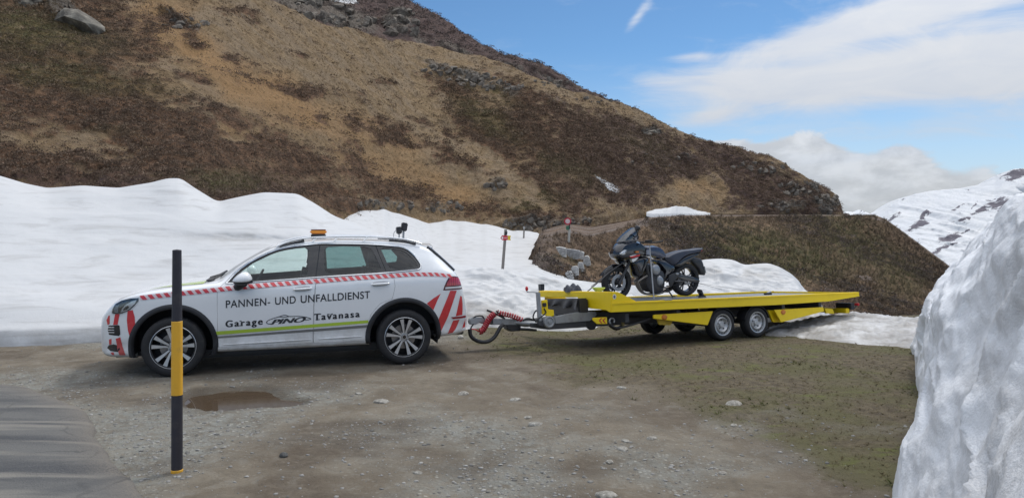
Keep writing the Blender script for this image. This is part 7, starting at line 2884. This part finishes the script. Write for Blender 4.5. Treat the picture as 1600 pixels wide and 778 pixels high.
M_PBLK, M_PORG = band_mat('black_pole_paint', (.030, .028, .036)), band_mat('orange_pole_paint', (.80, .42, .03), .3)
Zp = EYE * FPX / (733.5 - HZ)
pole = thing('snow_pole', 'black and orange banded snow marker pole standing before the car front wheel', 'pole', ((276.5 - 800) / FPX * Zp, Zp, ground_at((276.5 - 800) / FPX * Zp, Zp)))
zp = [(733.5 - y) / FPX * Zp for y in (736, 729, 613, 498, 387)]
for a, b_, mt, r0, r1, nm in ((zp[0], zp[1], M_PORG, .0445, .0445, 'orange_band'), (zp[1], zp[2], M_PBLK, .0420, .0410, 'black_band'), (zp[2], zp[3], M_PORG, .0425, .0405, 'orange_band'), (zp[3], zp[4], M_PBLK, .0375, .0335, 'black_band')):
    bm = bmesh.new()
    pr = [(r0 + .0, a), (r0 + (r1 - r0) * .5, (a + b_) / 2), (r1, b_ - .004), (r1 - .004, b_)]
    if b_ == zp[4]:
        pr += [(.0005, b_ + .004)]
    bm_lathe(bm, pr, (0, 0, 0), 24, 'z')
    obj(nm, bm, mt, pole, 40)

M_WOOD = worn('weathered_post', (.23, .21, .19), .85, dirt=.5, dirtc=(.10, .09, .08), scale=5)
M_SIGNR = worn('red_sign', (.50, .03, .05), .45, dirt=.1)
M_SIGNY = worn('yellow_sign', (.70, .50, .03), .45, dirt=.1)
M_SIGNW = worn('white_sign', (.78, .76, .74), .5, dirt=.15)


def px_slab(name, pts, Z, th, mat, parent, base):
    """a board facing the camera's side of the yard, outlined at depth Z"""
    bm = bmesh.new()
    A = [bm.verts.new(Vector(P(a, b_, Z)) - base) for a, b_ in pts]
    B = [bm.verts.new(v.co + Vector((0, th, 0))) for v in A]
    bm.faces.new(A)
    bm.faces.new(B[::-1])
    for i in range(len(A)):
        bm.faces.new((A[i], B[i], B[(i + 1) % len(A)], A[(i + 1) % len(A)]))
    return obj(name, bm, mat, parent)


h_ = cast(785, 424, (B_FIELD,))
Zs = h_[0].y
b0 = Vector(P(785, 426, Zs))
dsg = thing('direction_sign', 'red and yellow arrow sign on a leaning grey post in the snow field', 'sign', tuple(b0))
bm = bmesh.new()
bm_tube(bm, [Vector(P(784.6, 430, Zs)) - b0, Vector(P(790.2, 358.5, Zs)) - b0], .072, 8)
obj('post', bm, M_WOOD, dsg, 50)
fy = Zs - .10
px_slab('sign_board', [(781.8, 371.6), (784.6, 367.7), (793.4, 368.0), (793.4, 375.2), (784.6, 375.4)], fy, .03, M_SIGNR, dsg, b0)
px_slab('sign_tip', [(793.5, 368.0), (798.4, 368.3), (797.4, 371.8), (798.0, 375.6), (793.5, 375.2)], fy, .03, M_SIGNY, dsg, b0)
px_slab('arrow_print', [(783.2, 371.6), (785.6, 368.9), (786.4, 370.4), (786.2, 373.6), (785.6, 374.3)], fy - .004, .003, M_SIGNW, dsg, b0)
px_slab('text_print', [(787.6, 370.9), (792.6, 371.0), (792.6, 372.6), (787.6, 372.6)], fy - .004, .003, worn('faded_print', (.62, .36, .36), .5), dsg, b0)
px_slab('sign_bracket', [(789, 362), (793, 362), (792.6, 367), (788.6, 367)], Zs - .1, .05, M_BLACK, dsg, b0)

h_ = cast(888.5, 378, (B_BANK,))
Zs = h_[0].y
b0 = Vector(P(888.5, 378, Zs))
rsg = thing('road_sign', 'round red rimmed white traffic sign on a post beside the gravel track', 'sign', tuple(b0))
bm = bmesh.new()
bm_tube(bm, [Vector(P(888.4, 380, Zs)) - b0, Vector(P(889.6, 358, Zs)) - b0], .085, 8)
obj('post', bm, worn('pale_post', (.55, .53, .48), .7, dirt=.3), rsg, 50)
bm = bmesh.new()
bm_tube(bm, [Vector(P(889.6, 358, Zs)) - b0, Vector(P(890.2, 343, Zs)) - b0], .05, 8)
obj('post_top', bm, M_DARKSTEEL, rsg, 50)
c = Vector(P(887, 345.8, Zs - .1)) - b0
k_ = Zs / FPX
for nm, r0, mt, dy in (('sign_disc', 5.7, M_SIGNR, 0), ('sign_face', 3.7, worn('faded_white', (.72, .56, .55), .5), -.004)):
    bm = bmesh.new()
    bm_lathe(bm, [(.001, dy - .012), (r0 * k_, dy - .012), (r0 * k_, dy + .01), (.001, dy + .01)], c, 32)
    obj(nm, bm, mt, rsg, 40)
px_slab('green_plate', [(884.4, 353.6), (889, 352.4), (889.4, 358.8), (884.8, 359.6)], Zs - .14, .02, worn('green_plate', (.04, .16, .09), .5), rsg, b0)

h_ = cast(818, 372, (B_FIELD, B_BANK))
Zs = h_[0].y
b0 = Vector(P(818, 373, Zs))
stk = thing('marker_stake', 'short grey stake at the upper edge of the snow field', 'stake', tuple(b0))
bm = bmesh.new()
bm_tube(bm, [(0, 0, -.3), Vector(P(819, 353.5, Zs)) - b0], .065, 7)
obj('stake_body', bm, M_WOOD, stk, 50)
bm = bmesh.new()
bm_box(bm, Vector(P(818.9, 356, Zs)) - b0, (.16, .15, .22))
obj('stake_cap', bm, worn('pale_cap', (.42, .41, .39), .7), stk, bevel=.02)

M_GRANITE = rock_mat('granite_block', (.30, .295, .285), (.62, .605, .58), 5)
M_GRANITE2 = rock_mat('grey_granite', (.22, .22, .225), (.42, .415, .41), 6)


def z8(a, b_):
    return 740 + a / 5.559, 320 + b_ / 5.557


def guard_stone(out, lab, mt, th=.35, grp='guard stones below the gravel track'):
    pts = [z8(*q) for q in out]
    yb = max(q[1] for q in pts)
    xb = np.mean([q[0] for q in pts])
    h_ = cast(xb, yb - 1, (B_BANK,))
    Zg = h_[0].y - .1
    b0 = Vector(P(xb, yb, Zg))
    bm = bmesh.new()
    A = [bm.verts.new(Vector(P(a, b_, Zg)) - b0) for a, b_ in pts]
    B = [bm.verts.new(v.co + Vector((th * .12, th * .7, .02))) for v in A]
    bm.faces.new(A)
    bm.faces.new(B[::-1])
    for i in range(len(A)):
        bm.faces.new((A[i], B[i], B[(i + 1) % len(A)], A[(i + 1) % len(A)]))
    bmesh.ops.triangulate(bm, faces=bm.faces)
    bmesh.ops.subdivide_edges(bm, edges=bm.edges, cuts=2, use_grid_fill=True)
    for v in bm.verts:
        v.co += Vector((.02 * float(vn(v.co.x * 5 + xb, v.co.z * 5, 3)), .03 * float(vn(v.co.x * 4, v.co.z * 4 + xb, 4)), .02 * float(vn(v.co.x * 5, v.co.y * 5 + xb, 5))))
    o = tag(obj('guard_stone', bm, mt, None, 50), lab, 'stone', grp)
    o.location = b0
    return o


guard_stone([(714, 372), (740, 368), (800, 378), (803, 455), (772, 452), (745, 425), (730, 398)], 'pale wedge shaped stone at the left end of the low wall', M_GRANITE, .5)
guard_stone([(804, 384), (850, 388), (926, 402), (918, 470), (860, 474), (800, 452)], 'long grey stone slab between two paler stones of the low wall', M_GRANITE2, .5)
guard_stone([(922, 412), (938, 404), (957, 418), (957, 474), (925, 476), (912, 462)], 'narrow pale stone at the right end of the long grey slab', M_GRANITE, .4)
guard_stone([(953, 470), (962, 450), (988, 443), (1006, 462), (1019, 524), (985, 532), (952, 525)], 'topmost of the four separate guard stones, just below the low wall', M_GRANITE, .4)
guard_stone([(902, 512), (912, 500), (948, 502), (966, 576), (940, 582), (906, 572)], 'guard stone second from the top of the four in the row', M_GRANITE, .4)
guard_stone([(846, 556), (856, 538), (896, 532), (910, 552), (912, 612), (880, 618), (850, 602)], 'guard stone third from the top of the four in the row', M_GRANITE, .4)
guard_stone([(796, 594), (808, 578), (842, 576), (862, 600), (872, 646), (830, 650), (806, 622)], 'lowest of the four guard stones, nearest the snow bank', M_GRANITE, .3)
